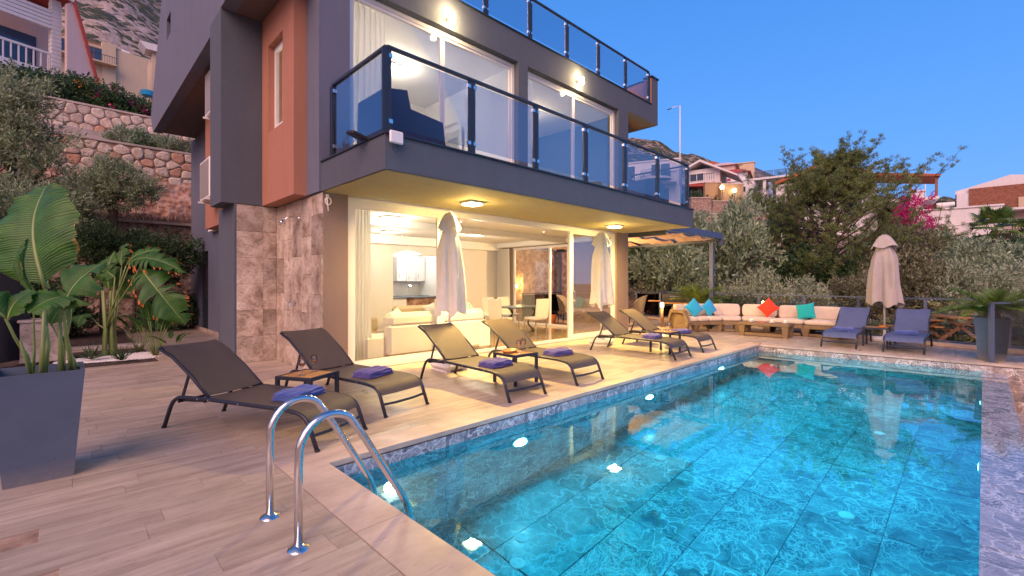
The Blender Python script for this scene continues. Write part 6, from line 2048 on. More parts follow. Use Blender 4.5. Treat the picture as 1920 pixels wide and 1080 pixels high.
# broad-leaved plants ---------------------------------------------------------
def banana_leaf(name, base, tip, width, nrm, parent, droop=.15, fold=.25, splits=0, seed=0, scorch=False, stalk=None):
    """one big leaf: midrib as a sub-part, blade in strips where it is torn"""
    rr = random.Random(seed)
    base = Vector(base); tip = Vector(tip); ax = tip - base; L = ax.length; d = ax.normalized()
    nrm = Vector(nrm); nrm = (nrm - d * nrm.dot(d)).normalized()
    sd = d.cross(nrm).normalized()
    def mid(u): return base + ax * u - nrm * (droop * L * (u * u - u * .25)) + nrm * .10 * L * math.sin(PI * u)
    def wid(u): return width * .5 * (math.sin(PI * min(1, max(0, u * .93 + .045)) ** .78)) ** .62
    verts = []; faces = []; uvs = []
    for s in (-1, 1):
        cuts = [0.03] + sorted(rr.uniform(.12, .92) for _ in range(splits)) + [.995]
        for a, b in zip(cuts, cuts[1:]):
            nu = max(2, int((b - a) * 26)); nv = 7
            torn = splits > 0
            jit = rr.uniform(-.07, .07) if torn else 0
            jn = rr.uniform(-.45, .02) if torn else 0
            st = len(verts)
            for i in range(nu + 1):
                u = a + (b - a) * i / nu
                for j in range(nv + 1):
                    v = j / nv
                    uc = u + (((a + b) / 2 - u) * (.50 * v ** 1.6) if torn else 0) + jit * v * v
                    w = wid(u) * v
                    lift = fold * w * (1 - .9 * v) - .10 * w * v * v
                    c = mid(max(0, min(1, u))) + d * (uc - u) * L + d * (.10 * L * v * (1 - u))
                    p = c + sd * s * w * math.cos(fold * .5) + nrm * (lift + fold * .4 * w + jn * w * v + .012 * math.sin(u * 60 + s) * v * (width / .5) + .022 * math.sin(u * 17 + seed + s * 2) * v * v * (width / .5))
                    verts.append(tuple(p)); uvs.append((u, .5 + s * .5 * v))
            for i in range(nu):
                for j in range(nv):
                    q = st + i * (nv + 1) + j
                    f = (q, q + nv + 1, q + nv + 2, q + 1)
                    faces.append(f if s > 0 else f[::-1])
    me = bpy.data.meshes.new(name); me.from_pydata(verts, [], faces)
    uvl = me.uv_layers.new(name='UVMap')
    for lp in me.loops: uvl.data[lp.index].uv = uvs[lp.vertex_index]
    me.materials.append(M['banana']); me.polygons.foreach_set('use_smooth', [True] * len(faces)); me.update()
    o = link(name, me, parent)
    pts = [mid(i / 10) - nrm * .004 for i in range(11)]
    rs = [.014 * width / .5 * (1 - .8 * i / 10) + .002 for i in range(11)]
    mbm = MB().tube(pts, rs, 6)
    if stalk is not None:
        st_ = Vector(stalk); c = (st_ + base) / 2 - d * .0 + nrm * .0
        mbm.tube([st_, st_.lerp(base, .35) + (base - st_).length * .04 * sd, st_.lerp(base, .7), base + d * .01], [.018 * min(1, width / .4) + .003, .014 * min(1, width / .4) + .002, .012 * min(1, width / .4), .010 * min(1, width / .4) + .001], 8)
    mbm.build('midrib', M['midrib'], o, True)
    if scorch:
        # burnt strip ends: a few curled rust-coloured rags at the torn edge
        rg_ = MB()
        for k in range(0, len(verts), 8):
            u_, v_ = uvs[k + 7] if k + 7 < len(uvs) else (0, 0)
            if k + 7 < len(verts) and rr.random() < .42:
                a_ = Vector(verts[k + 7]); b_ = Vector(verts[k + 6]); g_ = (a_ - b_)
                w_ = d * .018
                rg_.add([a_ - w_, a_ + w_, a_ + g_ * .8 + w_ * .6 - nrm * .02, a_ + g_ * .8 - w_ * .6 - nrm * .02], [(0, 1, 2, 3)])
        if rg_.v: rg_.build('scorched_edge', M['leaf_tip'], o)['kind'] = 'stuff'
    return o
def W_(px, py, d): 
    p = at(px, d); p.z = hz(py, d); return p
t = thing('giant_strelitzia', 'broad-leaved strelitzia with huge upright leaves in the near planter', 'plant', (-.115, 4.80, .70))
def lf(bx, tx, w, nr, sx=None, **k):
    o = Vector((-.115, 4.80, .70))
    return banana_leaf('leaf', bx - o, tx - o, w, nr, t, stalk=None if sx is None else sx - o, **k)
cam_n = Vector((-FW[0], -FW[1], .1))
root = [Vector((-.15 + .05 * i, 4.78 + .03 * (i % 3), .70)) for i in range(6)]
lf(W_(86, 540, 3.45), W_(82, 346, 3.75), .66, cam_n + Vector((0, 0, .2)), root[1], droop=.03, fold=.22, seed=1)
lf(W_(64, 552, 3.28), W_(54, 448, 3.30), .17, cam_n + Vector((-.7, .4, 0)), root[0], droop=.0, fold=.9, seed=2)
lf(W_(136, 556, 3.30), W_(52, 580, 3.05), .38, cam_n + Vector((0, 0, .9)), root[3], droop=.12, fold=.30, seed=3)
lf(W_(118, 588, 3.2), W_(184, 484, 3.3), .36, cam_n + Vector((-.3, 0, .8)), root[4], droop=.18, fold=.35, splits=2, seed=4)
lf(W_(12, 596, 3.05), W_(-70, 545, 2.95), .30, cam_n + Vector((.3, 0, .7)), root[0], droop=.1, fold=.25, splits=2, seed=5)
lf(W_(14, 600, 3.05), W_(52, 540, 3.15), .24, cam_n + Vector((-.2, 0, .9)), None, droop=.2, fold=.25, seed=6)
lf(W_(95, 610, 3.45), W_(128, 560, 3.6), .20, cam_n + Vector((.4, 0, .5)), root[5], droop=.2, fold=.3, seed=7)
sheath = MB()
for a, b, r in ((root[1], W_(84, 560, 3.42), .020), (root[3], W_(112, 600, 3.3), .018), (root[0], W_(38, 640, 3.15), .014)):
    q = Vector((-.115, 4.80, .70)); sheath.tube([a - q, a.lerp(b, .4) - q, b - q], [r * 1.3, r, r * .5], 8)
sheath.build('stem', M['midrib'], t, True)['kind'] = 'stuff'
# torn-leaved one in the bed behind
bx = at(205, 8.9)
t = thing('torn_strelitzia', 'tall strelitzia with torn scorched leaf tips in the garden bed', 'plant', (bx.x, bx.y, 0))
def lf2(b, e, w, nr, stalk=True, **k):
    o = Vector((bx.x, bx.y, 0))
    return banana_leaf('leaf', b - o, e - o, w, nr, t, stalk=Vector((rr2.uniform(-.06, .06), rr2.uniform(-.06, .06), .5)) if stalk else None, **k)
rr2 = random.Random(8)
lf2(W_(262, 500, 8.3), W_(338, 598, 8.0), .62, cam_n + Vector((0, 0, .8)), splits=6, droop=.25, fold=.2, seed=11, scorch=True)
lf2(W_(244, 492, 8.4), W_(332, 490, 8.1), .46, cam_n + Vector((0, 0, 1.2)), splits=8, droop=.28, fold=.2, seed=12, scorch=True)
lf2(W_(236, 498, 8.5), W_(292, 462, 8.5), .40, cam_n + Vector((0, 0, .9)), splits=5, droop=.2, fold=.25, seed=13, scorch=True)
lf2(W_(228, 500, 8.7), W_(236, 455, 8.9), .26, cam_n, splits=3, droop=.05, fold=.3, seed=14, scorch=True)
lf2(W_(216, 520, 8.8), W_(195, 500, 8.9), .40, cam_n, splits=3, droop=.2, fold=.3, seed=15)
lf2(W_(206, 545, 9.0), W_(210, 470, 9.1), .60, cam_n, splits=1, droop=.1, fold=.2, seed=16)
lf2(W_(218, 560, 9.2), W_(250, 520, 9.2), .50, cam_n, splits=2, droop=.2, fold=.2, seed=17)
lf2(W_(165, 590, 8.9), W_(140, 600, 8.5), .30, cam_n + Vector((0, 0, 1)), splits=2, droop=.5, fold=.2, seed=18)
st_ = MB()
for k in range(5):
    a = k * 1.3; st_.tube([(.10 * math.cos(a), .10 * math.sin(a), -.1), (.07 * math.cos(a), .07 * math.sin(a), .5), (.12 * math.cos(a), .12 * math.sin(a), 1.25)], [.038, .028, .014], 8)
st_.build('stem', M['midrib'], t, True)['kind'] = 'stuff'
def strelitzia(px, d, H, n, lb, seed, gz=0):
    p = at(px, d); t = thing('strelitzia_clump', lb, 'plant', (p.x, p.y, gz), 0, 'low strelitzia clumps in the garden bed')
    rr = random.Random(seed)
    for k in range(n):
        a = k * 2.4 + rr.random(); sp = rr.uniform(.2, .55) * H
        b = Vector((sp * .5 * math.cos(a), sp * .5 * math.sin(a), H * rr.uniform(.35, .6))); e = b + Vector((math.cos(a) * sp * .7, math.sin(a) * sp * .7, H * rr.uniform(.15, .4)))
        banana_leaf('leaf', b, e, H * .17, Vector((-math.cos(a), -math.sin(a), .8)), t, stalk=(.03 * math.cos(a), .03 * math.sin(a), 0), droop=.15, fold=.35, seed=seed + k)
strelitzia(292, 8.9, 1.15, 15, 'dark strelitzia clump with pointed leaves near the villa side', 31)
strelitzia(262, 9.4, .9, 10, 'smaller strelitzia clump just behind the torn-leaved one', 32)
strelitzia(320, 8.7, .55, 7, 'low strelitzia clump reaching over the walkway', 33)
def aloe(px, d, s, lb, seed):
    p = at(px, d); t = thing('aloe', lb, 'plant', (p.x, p.y, 0), 0, 'spiky aloes in the white pebbles')
    rr = random.Random(seed); V = []; Q = []
    for k in range(22):
        a = k * 2.4; el = R(rr.uniform(20, 75)); L = s * rr.uniform(.7, 1.1)
        d_ = Vector((math.cos(a) * math.cos(el), math.sin(a) * math.cos(el), math.sin(el))); sd = d_.cross(Vector((0, 0, 1))).normalized() * s * .07
        i = len(V); c = Vector((0, 0, .02)); V += [tuple(c - sd * .6), tuple(c + sd * .6), tuple(c + d_ * L * .6 + sd * .5 + Vector((0, 0, -.02))), tuple(c + d_ * L), tuple(c + d_ * L * .6 - sd * .5 + Vector((0, 0, -.02)))]
        Q.append((i, i + 1, i + 2, i + 3, i + 4))
    link('leaves', np_mesh('leaves', V, Q, M['bush']), t)
aloe(172, 8.3, .35, 'small dark spiky aloe nearest the planter', 1)
aloe(228, 8.2, .28, 'small spiky aloe under the torn-leaved plant', 2)

# white pebbles: patches nobody could count
def pebbles(px, d, rx, ry, n, seed, lb):
    rr = random.Random(seed); c = at(px, d); mb = MB()
    for k in range(n):
        a = rr.random() * 6.28; r = math.sqrt(rr.random()); s = rr.uniform(.016, .034)
        x, y = c.x + rx * r * math.cos(a), c.y + ry * r * math.sin(a); z = -.015
        h = s * .7
        vs = [(x + s * math.cos(t_ * 1.2566 + a) * rr.uniform(.8, 1.2), y + s * math.sin(t_ * 1.2566 + a) * rr.uniform(.8, 1.2), z) for t_ in range(5)] + [(x, y, z + h)]
        mb.add(vs, [(i, (i + 1) % 5, 5) for i in range(5)])
    o = mb.build('pebbles', M['house_white'], None); tag(o, lb, 'pebbles', None, 'stuff')
pebbles(195, 8.55, .65, .40, 1500, 1, 'white pebbles round the torn-leaved plant')
pebbles(262, 8.9, .75, .50, 1500, 2, 'white pebbles under the strelitzia clump')
pebbles(215, 10.2, .7, .25, 700, 3, 'white pebbles further back beside the path')
structure('garden_path', MB().bbox(-2.3, 1.24, 12.9, 13.9, -.05, 0.0, .004), M['trav'])

# left background trees -----------------------------------------------------
def olive_tree(name, label, loc, trunk_h, lobes, n, seed, mat='olive', L=.105, W=.024, nl=12, tl=.30, grp='olive trees on the garden terraces'):
    t = thing(name, label, 'tree', loc, 0, grp)
    rr = random.Random(seed); mb = MB()
    mb.tube([(0, 0, -.2), (.05, 0, trunk_h * .5), (-.03, .04, trunk_h)], [.16, .11, .09], 8)
    for l in lobes:
        c = Vector(l[:3]); p0 = Vector((-.03, .04, trunk_h))
        mb.tube([p0, p0.lerp(c, .5) + Vector((0, 0, .15)), c], [.06, .04, .015], 6)
        for k in range(5):
            a = k * 1.26; e = c + Vector((math.cos(a) * l[3] * .8, math.sin(a) * l[4] * .8, rr.uniform(-.2, .8) * l[5]))
            mb.tube([p0.lerp(c, .6), e], [.025, .006], 4)
    mb.build('trunk', M['bark'], t)
    link('crown', foliage('crown', lobes, n, M[mat], seed, nl=nl, tl=tl, L=L, W=W, up=.5, shell=.25), t)
    return t
p = at(28, 9.6)
olive_tree('olive_tree', 'grey-leaved olive tree at the left picture edge, highest crown', (p.x, p.y, 0), 3.0,
           [(-.15, 0, 4.85, .62, .6, .62), (.30, -.25, 4.25, .50, .5, .42), (-.8, .4, 4.7, .7, .6, .7), (.42, -.35, 3.75, .34, .34, .30), (-.6, .2, 3.9, .6, .6, .5), (.0, -.1, 5.35, .34, .34, .30)], 1900, 41)
p = at(10, 8.8)
olive_tree('olive_tree', 'lower spreading olive tree at the left edge above the near planter leaves', (p.x, p.y, 0), 1.9,
           [(-.1, 0, 3.0, .55, .5, .42), (.40, -.3, 2.75, .36, .36, .30), (-.5, .3, 2.9, .6, .5, .42), (.1, -.1, 2.4, .5, .4, .26)], 950, 42)
p = at(208, 13.8)
olive_tree('olive_tree', 'dark rounded olive tree on the ledge before the stone walls', (p.x, p.y, 3.3), .4,
           [(0, 0, .95, .62, .6, .55), (.45, -.25, .75, .42, .42, .38), (-.5, .25, .85, .5, .5, .42), (.05, 0, 1.35, .42, .4, .30), (-.75, .4, .45, .42, .4, .3), (.65, -.35, 1.0, .34, .34, .30)], 1500, 43, 'olive')
p = at(120, 13.0)
olive_tree('olive_tree', 'grey olive tree between the big crown and the dark rounded one', (p.x, p.y, 2.9), .5,
           [(0, 0, .8, .5, .45, .38), (.4, -.3, .6, .36, .36, .32), (-.5, .3, .9, .42, .4, .34), (0, 0, .25, .5, .4, .25)], 850, 44)
# broad dark shrubs below the first wall
for i, (px, d, s, z, lb) in enumerate([(190, 12.6, 1.2, 1.7, 'dark glossy shrub at the foot of the wall, left of the torn leaves'), (250, 12.9, 1.15, 1.6, 'dark glossy shrub behind the torn leaves'),
                                   (312, 13.0, 1.1, 1.55, 'dark glossy shrub at the foot of the wall nearest the villa')]):
    p = at(px, d); t = shrub('laurel_shrub', 'bush2' if i % 2 else 'bush', (p.x, p.y, z - .15), s, lb, 'dark shrubs below the rubble wall')
    MB().tube([(0, 0, -z + .1), (.04, 0, -.5), (0, 0, .3)], [.05, .04, .03], 6).build('trunk', M['bark'], t)
for i, (px, d, s, lb) in enumerate([(312, 13.6, .9, 'low clipped green hedge bush beside the villa walkway'), (352, 14.2, .9, 'low clipped green hedge bush touching the villa wall'), (60, 11.5, 1.3, 'dark bush behind the metal gate'), (5, 11.0, 1.4, 'dark bush at the left edge behind the gate'), (118, 12.0, 1.0, 'dark bush between gate pillar and torn-leaved plant')]):
    p = at(px, d); shrub('hedge_bush', 'bush', (p.x, p.y, -.1), s, lb, 'low bushes round the garden bed')
# flowering hedge on the top terrace
for i, (px, d, s, k, ex, lb) in enumerate([(120, 20.0, 2.2, 'bush', None, 'tall dark hedge shrub left of the flowers'), (165, 20.3, 2.0, 'bush2', 'pink', 'hedge shrub with pink and orange bracts, left part'), (210, 20.5, 1.8, 'bush', 'pink', 'hedge shrub dotted with pink bracts, middle part'),
                                       (248, 20.8, 1.6, 'bush2', 'pink', 'hedge shrub with many pink bracts near the villa edge'), (280, 21.0, 1.4, 'bush', 'pink', 'pink-dotted hedge shrub touching the villa edge'), (70, 20.0, 2.4, 'bush2', None, 'dark hedge shrub behind the big olive crown')]):
    p = at(px, d)
    t = shrub('flowering_hedge', k, (p.x, p.y, 8.1), s, lb, 'hedge shrubs on the top terrace', sz=s * .85)
    if ex:
        rg = np.random.default_rng(50 + i); lob = [(a * s, b * s, c * s * .85, u * s, v * s, w * s * .85) for a, b, c, u, v, w in LB]
        P, O = lobes_pts(lob, 26, rg, .93)
        P2 = np.repeat(P, 16, 0) + rg.normal(size=(26 * 16, 3)) * .10
        V, Q = leaves(P2, rg.normal(size=P2.shape), .10, .09, rg)
        link('blossom', np_mesh('blossom', V, Q, M['flower_pink'] if i != 1 else M['flower_orange']), t)
for i, (px, d, s, k) in enumerate([(250, 17.6, 1.0, 'olive'), (285, 17.8, .9, 'bush'), (318, 17.9, .8, 'olive2'), (345, 18.0, .8, 'brown')]):
    p = at(px, d)
    shrub('terrace_shrub', k, (p.x, p.y, 6.0), s, ['grey-green shrub below the flower wall, left one', 'green shrub below the flower wall, second from the left', 'grey shrub above the middle wall, third', 'brownish shrub above the middle wall beside the villa'][i], 'shrubs on the middle terrace')
# dry grass along the ledge top: uncountable
rg = np.random.default_rng(77)
n = 3500
C = np.stack([rg.uniform(-3, 4.2, n), rg.uniform(18.9, 19.6, n), np.full(n, 3.36)], 1)
V, Q = leaves(C, unit(rg.normal(size=(n, 3)) * .4 + np.array([0, 0, 1.0])), .32, .014, rg)
o = link('dry_grass', np_mesh('dry_grass', V, Q, M['dry'])); tag(o, 'dry grass along the ledge above the rubble wall', 'grass', None, 'stuff')
n = 5000
C = []; 
for k in range(n):
    px = rg.uniform(1150, 1950); dd = rg.uniform(16.2, 22); q = hill_at(px, dd); C.append((q.x, q.y, q.z))
V, Q = leaves(np.array(C), unit(rg.normal(size=(n, 3)) * .5 + np.array([0, 0, 1.0])), .4, .018, rg)
o = link('dry_grass', np_mesh('dry_grass', V, Q, M['dry'])); tag(o, 'dry grass and twigs on the slope beyond the fence', 'grass', None, 'stuff')

# ================================================================== garden walls and far houses
def rubble_wall(name, label, x0, x1, y, z0, z1, depth, size, vis, seed, top=True, m=None):
    t = thing(name, label, 'wall', ((x0 + x1) / 2, y, z0), 0, None)
    MB().box(x0, x1, y, y + depth, z0, z1).build('core', m or M['mortar'], t, w=True)
    if top: MB().bbox(x0, x1, y - .05, y + depth + .02, z1 + .001, z1 + .08, .01).build('coping', M['coping'], t, w=True)
    rr = random.Random(seed); off = Vector(t.location)
    v0, v1 = vis; pts = []
    nz = max(2, round((z1 - z0) / size)); nx = round((v1 - v0) / (size * 1.12))
    for r in range(-1, nz + 1):
        for c in range(-1, nx + 1):
            pts.append((v0 + (c + .5 + (.5 if r % 2 else 0) + rr.uniform(-.33, .33)) * (v1 - v0) / nx, z0 + (r + .5 + rr.uniform(-.30, .30)) * (z1 - z0) / nz))
    cnt = 0
    for (px_, pz_) in pts:
        if not (v0 < px_ < v1 and z0 < pz_ < z1) or cnt >= 290: continue
        poly = [(px_ - size, pz_ - size), (px_ + size, pz_ - size), (px_ + size, pz_ + size), (px_ - size, pz_ + size)]
        def clip(poly, nx_, nz_, d_):
            out = []
            for (ax, az), (bx_, bz_) in zip(poly, poly[1:] + poly[:1]):
                fa_ = ax * nx_ + az * nz_ - d_; fb_ = bx_ * nx_ + bz_ * nz_ - d_
                if fa_ <= 0: out.append((ax, az))
                if fa_ * fb_ < 0:
                    k = fa_ / (fa_ - fb_); out.append((ax + (bx_ - ax) * k, az + (bz_ - az) * k))
            return out
        for (qx, qz) in pts:
            dx, dz = qx - px_, qz - pz_; L2 = dx * dx + dz * dz
            if 0 < L2 < (size * 2.6) ** 2:
                l_ = math.sqrt(L2); poly = clip(poly, dx / l_, dz / l_, ((px_ + qx) / 2 * dx + (pz_ + qz) / 2 * dz) / l_ - size * .035)
        poly = clip(poly, 0, -1, -z0 - .005); poly = clip(poly, 0, 1, z1 - .005)
        if len(poly) < 3: continue
        # knock the corners off
        cut = []
        for k in range(len(poly)):
            a, b, c = poly[k - 1], poly[k], poly[(k + 1) % len(poly)]
            g_ = rr.uniform(.16, .30)
            cut += [(b[0] + (a[0] - b[0]) * g_, b[1] + (a[1] - b[1]) * g_), (b[0] + (c[0] - b[0]) * g_, b[1] + (c[1] - b[1]) * g_)]
        n = len(cut); h = rr.uniform(.03, .075)
        vs = [(a - px_, .01, b - pz_) for a, b in cut] + [((a - px_) * .95, -h * .7, (b - pz_) * .95) for a, b in cut] + [((a - px_) * .72, -h + rr.uniform(-.008, .008), (b - pz_) * .72) for a, b in cut] + [(0, -h, 0)]
        fs = []
        for k in range(n):
            q = (k + 1) % n
            fs += [(k, q, n + q, n + k), (n + k, n + q, 2 * n + q, 2 * n + k), (2 * n + k, 2 * n + q, 3 * n)]
        link('stone', MB().add(vs, fs).mesh('stone', M['stone'], False), t, Vector((px_, y, pz_)) - off); cnt += 1
    return t
rubble_wall('stone_wall', 'upper rubble stone wall below the flowering hedge', -26, 20, 25.0, 6.95, 8.45, .4, .34, (-3.2, 4.6), 1)
rubble_wall('stone_wall', 'middle stone wall of big pale stones with a light coping', -26, 20, 20.5, 4.9, 6.1, .35, .34, (-2.4, 4.2), 2)
t = thing('rubble_bank', 'reddish rough rock face between the two stone walls', 'rock face', (0, 20.2, 3.4))
P = []
for i in range(121):
    x = -14 + 26 * i / 120; row = []
    for j in range(13):
        s = j / 12
        nn_ = mnoise.fractal(Vector((x * 1.6, s * 3, 4)), 1.0, 2.0, 4) * .16
        row.append((x, 19.75 + .72 * s - nn_, 3.3 + 1.75 * s))
    P.append(row)
MB().grid(P).build('rock_surface', M['rock_red'], t, w=True)
t = thing('lower_rubble_wall', 'tall rough rubble wall behind the garden bed', 'wall', (0, 18.6, 0))
P = []
for i in range(161):
    x = -20 + 32 * i / 160; row = []
    for j in range(25):
        s = j / 24
        nn_ = mnoise.fractal(Vector((x * 2.3, s * 9, 1)), 1.0, 2.0, 4) * .07
        row.append((x, 18.52 + .25 * s - nn_, -.1 + 3.45 * s))
    P.append(row)
mm = mk_rock('pale_rubble', (0.16, 0.09, 0.07), (0.33, 0.22, 0.17), (0.50, 0.39, 0.32), 4.0, 1.0, .05)
MB().grid(P).build('rock_surface', mm, t, w=True)
MB().box(-20, 12, 18.62, 19.05, 3.30, 3.385).build('coping', M['coping'], t, w=True)

# dark metal gate and its stone pillar
g = thing('metal_gate', 'dark metal gate of upright bars behind the near planter', 'gate', at(35, 8.0))
ga, gb = at(-60, 7.2), at(52, 8.2)
v = (gb - ga)
MB().bar(ga + Vector((0, 0, 1.72)), gb + Vector((0, 0, 1.72)), .04, .05).bar(ga + Vector((0, 0, .08)), gb + Vector((0, 0, .08)), .04, .05).build('gate_frame', M['metal_dark'], g, w=True)
bm_ = MB().bar((0, 0, .1), (0, 0, 1.7), .085, .02).mesh('slat', M['metal_dark'])
for k in range(17):
    q = ga + v * (k / 16); o = link('slat', bm_, g, Vector((q.x, q.y, 0)) - g.location)
    o.rotation_euler = (0, 0, math.atan2(v.y, v.x))
q = at(84, 8.3)
t = thing('gate_pillar', 'low travertine-clad pillar beside the metal gate', 'pillar', (q.x, q.y, 0))
MB().bbox(-.30, .30, -.25, .25, 0, .70, .01).build('shaft', M['wallstone'], t)
MB().bbox(-.33, .33, -.28, .28, .701, .75, .01).build('cap', M['coping'], t)

# generic far house --------------------------------------------------------
def house(name, label, px, d, z0, w, dep, h, wall, turn=0.0, wins=(), roof=None, roofm=None, parapet=.3, cat='house', grp=None, extra=None):
    """front faces the terrace; local x across, y away, z up. wins: (x, z, w, h) fractions of metres from the left"""
    c = at(px, d); rz = math.atan2(c.y, c.x) - PI / 2 + turn
    t = thing(name, label, cat, (c.x, c.y, z0), rz, grp)
    MB().box(-w / 2, w / 2, 0, dep, -8, h).build('wall', wall, t)
    if roof == 'flat':
        MB().box(-w / 2 - .12, w / 2 + .12, -.12, dep + .12, h + .001, h + .16).build('roof', roofm or wall, t)
    elif roof == 'gable':
        o = .4; rh = w * .22
        MB().prism([(-w / 2 - o, h), (w / 2 + o, h), (w / 2 + o, h + .12), (0, h + rh + .12), (-w / 2 - o, h + .12)], dep + .8, 'y', -.4).build('roof', roofm, t)
    elif roof == 'hip':
        o = .5; rh = min(w, dep) * .28; vs = [(-w / 2 - o, -o, h), (w / 2 + o, -o, h), (w / 2 + o, dep + o, h), (-w / 2 - o, dep + o, h), (-w * .2, dep * .5, h + rh), (w * .2, dep * .5, h + rh)]
        MB().add(vs, [(0, 1, 5, 4), (1, 2, 5), (2, 3, 4, 5), (3, 0, 4), (3, 2, 1, 0)]).build('roof', roofm, t)
    for (x, z, ww, hh) in wins:
        x -= w / 2
        f = MB().box(x - .08, x + ww + .08, -.06, -.002, z - .08, z).box(x - .08, x + ww + .08, -.06, -.002, z + hh, z + hh + .08).box(x - .08, x, -.06, -.002, z, z + hh).box(x + ww, x + ww + .08, -.06, -.002, z, z + hh).box(x + ww / 2 - .04, x + ww / 2 + .04, -.05, -.021, z, z + hh)
        fo = f.build('window', M['paint_white'] if wall is not M['house_beige'] else M['wood_brown'], t)
        MB().box(x + .001, x + ww - .001, -.02, -.001, z + .001, z + hh - .001).build('pane', M['dark_glass'], fo)
    if extra: extra(t)
    return t
def balcony(t, x0, x1, z, dep=1.3, m=None, bars=True, rail=None):
    s = MB().box(x0, x1, -dep, -.003, z - .2, z).build('balcony', m or M['house_white'], t)
    r = MB().bar((x0, -dep + .05, z + 1), (x1, -dep + .05, z + 1), .07, .07)
    r.build('rail', rail or M['metal_dark'], s)
    if bars:
        n = int((x1 - x0) / .28); b = MB()
        for k in range(n + 1):
            x = x0 + (x1 - x0) * k / n; b.box(x - .018, x + .018, -dep + .03, -dep + .07, z, z + .97)
        o = b.build('baluster', rail or M['metal_dark'], s); o['kind'] = 'stuff'
# 1. white boarded house with a red roof edge, top left
def ex(t):
    m = M['house_white']
    for sx in (-.2, 2.35):
        for k in range(22):
            pass
    o = MB().box(2.15, 2.55, -1.7, -1.3, -3.5, 4.2).build('column', m, t)
    for k in range(20): MB().bbox(2.13, 2.57, -1.72, -1.28, -.6 + k * .235, -.6 + k * .235 + .20, .01).build('board', m, o)
    s = MB().box(-4, 2.14, -1.7, -.003, -.35, 0).build('balcony', m, t)
    MB().bar((-4, -1.65, 1.0), (2.14, -1.65, 1.0), .1, .12).build('rail', m, s)
    for k in range(18): MB().box(2.0 - k * .3 - .03, 2.0 - k * .3 + .03, -1.68, -1.62, 0, .94).build('baluster', m, s)
    for k in range(5): MB().bbox(-4, 2.13, -1.72, -1.68, -1.2 + k * .2, -1.2 + k * .2 + .17, .008).build('board', m, s)
    for k in range(5): MB().bbox(-4, 2.13, -1.72, -1.5, 2.45 + k * .22, 2.64 + k * .22, .01).build('board', m, t)
    MB().prism([(-5, 6.58), (2.9, 4.34), (2.98, 4.42), (-5, 6.74)], 5, 'y', -2.62).build('roof', M['terracotta_red'], t)
    MB().prism([(2.56, -3.5), (2.56, 3.95), (2.82, 4.15), (3.93, -.4), (3.93, -3.5)], .3, 'y', -2.45).build('gable_wall', M['house_pink'], t)
    MB().prism([(-5, 6.25), (2.80, 4.1), (2.88, 4.33), (-5, 6.57)], .12, 'y', -2.6).build('fascia', m, t)
    MB().prism([(2.81, 4.1), (3.95, -.42), (4.08, -.42), (2.9, 4.33)], .12, 'y', -2.6).build('fascia', M['terracotta_red'], t)
    MB().box(-4, 2.0, -.05, -.002, .1, 2.3).build('glass_door', M['dark_glass'], t)
zA = hz(90, 24)
house('white_house', 'white boarded house with a steep red-edged roof and balustraded balcony', -26, 25.5, zA, 6.2, 5, 4.2, M['house_pink'], 0.25, (), None, extra=ex)
# 2. beige house
def ex(t):
    balcony(t, -6.6, 1.9, .05, 1.5, M['house_beige'])
    MB().prism([(-7.2, 2.92), (.2, 2.92), (.2, 3.02), (-7.2, 3.02)], 7, 'y', -.1).build('roof_edge', M['orange'], t)
    MB().box(.3, 1.9, -.3, 6, -8, 3.5).build('tower', M['house_beige'], t)
    MB().prism([(1.901, -8), (8.6, -8), (8.6, -.6), (1.901, 2.7)], 6, 'y', .4).build('wing', M['house_beige'], t)
    for (xa, xb, za, zb) in ((2.4, 3.3, -1.9, -.1), (6.2, 7.2, -4.2, -2.6)):
        fo = MB().box(xa, xb, .32, .398, za, zb).build('window', M['paint_white'], t)
        MB().box(xa + .12, xb - .12, .30, .319, za + .12, zb - .12).build('pane', M['dark_glass'], fo)
    for k in range(3):
        x = 2.6 + k * 1.7
        s = MB().bar((x, 1.0, 3.0 - k * .75), (x + 1.2, 1.2, 2.6 - k * .7), .7, .06).build('solar_panel', M['dark_glass'], t)
        MB().tube([(x + .1, .9, 3.3 - k * .75), (x + 1.1, .9, 3.2 - k * .75)], .25, 12).build('water_tank', M['paint_white'], s)
    MB().tube([(5.2, .35, .9), (5.1, .30, -3)], .09, 8).build('drain_pipe', M['wood_brown'], t)
house('beige_house', 'beige house with brown-framed windows and an iron-railed balcony', 186, 70, hz(120, 70), 14.2, 7, 2.9, M['house_beige'], 0.10,
      ((1.15, .3, 2.5, 2.0), (5.5, .3, 2.0, 2.0)), None, extra=ex)
# 3. pale eaves beside the villa edge
def ex(t):
    MB().add([(-.85, -.3, 2.9), (1.5, -.3, 2.9), (1.5, -.3, 3.35), (-1.2, -.3, 3.35), (-.85, 1, 2.9), (1.5, 1, 2.9), (1.5, 1, 3.35), (-1.2, 1, 3.35)], [(0, 1, 2, 3), (7, 6, 5, 4), (0, 3, 7, 4), (0, 4, 5, 1), (3, 2, 6, 7)]).build('eaves', M['house_white'], t)
    balcony(t, -1.0, 1, -2.6, .9)
house('eaves_house', 'pale house corner with white eaves just left of the villa', 302, 32, hz(180, 32), 1.0, 3, 2.9, M['house_beige'], 0.1, (), None, extra=ex)
tag(MB().lathe([(0, 0), (.35, 0), (.4, .3), (0, .45)], n=16).build('pool_cover', M['pillow_blue'], None), 'small bright blue canopy seen beside the villa edge', 'canopy').location = at(277, 31, hz(180, 31))

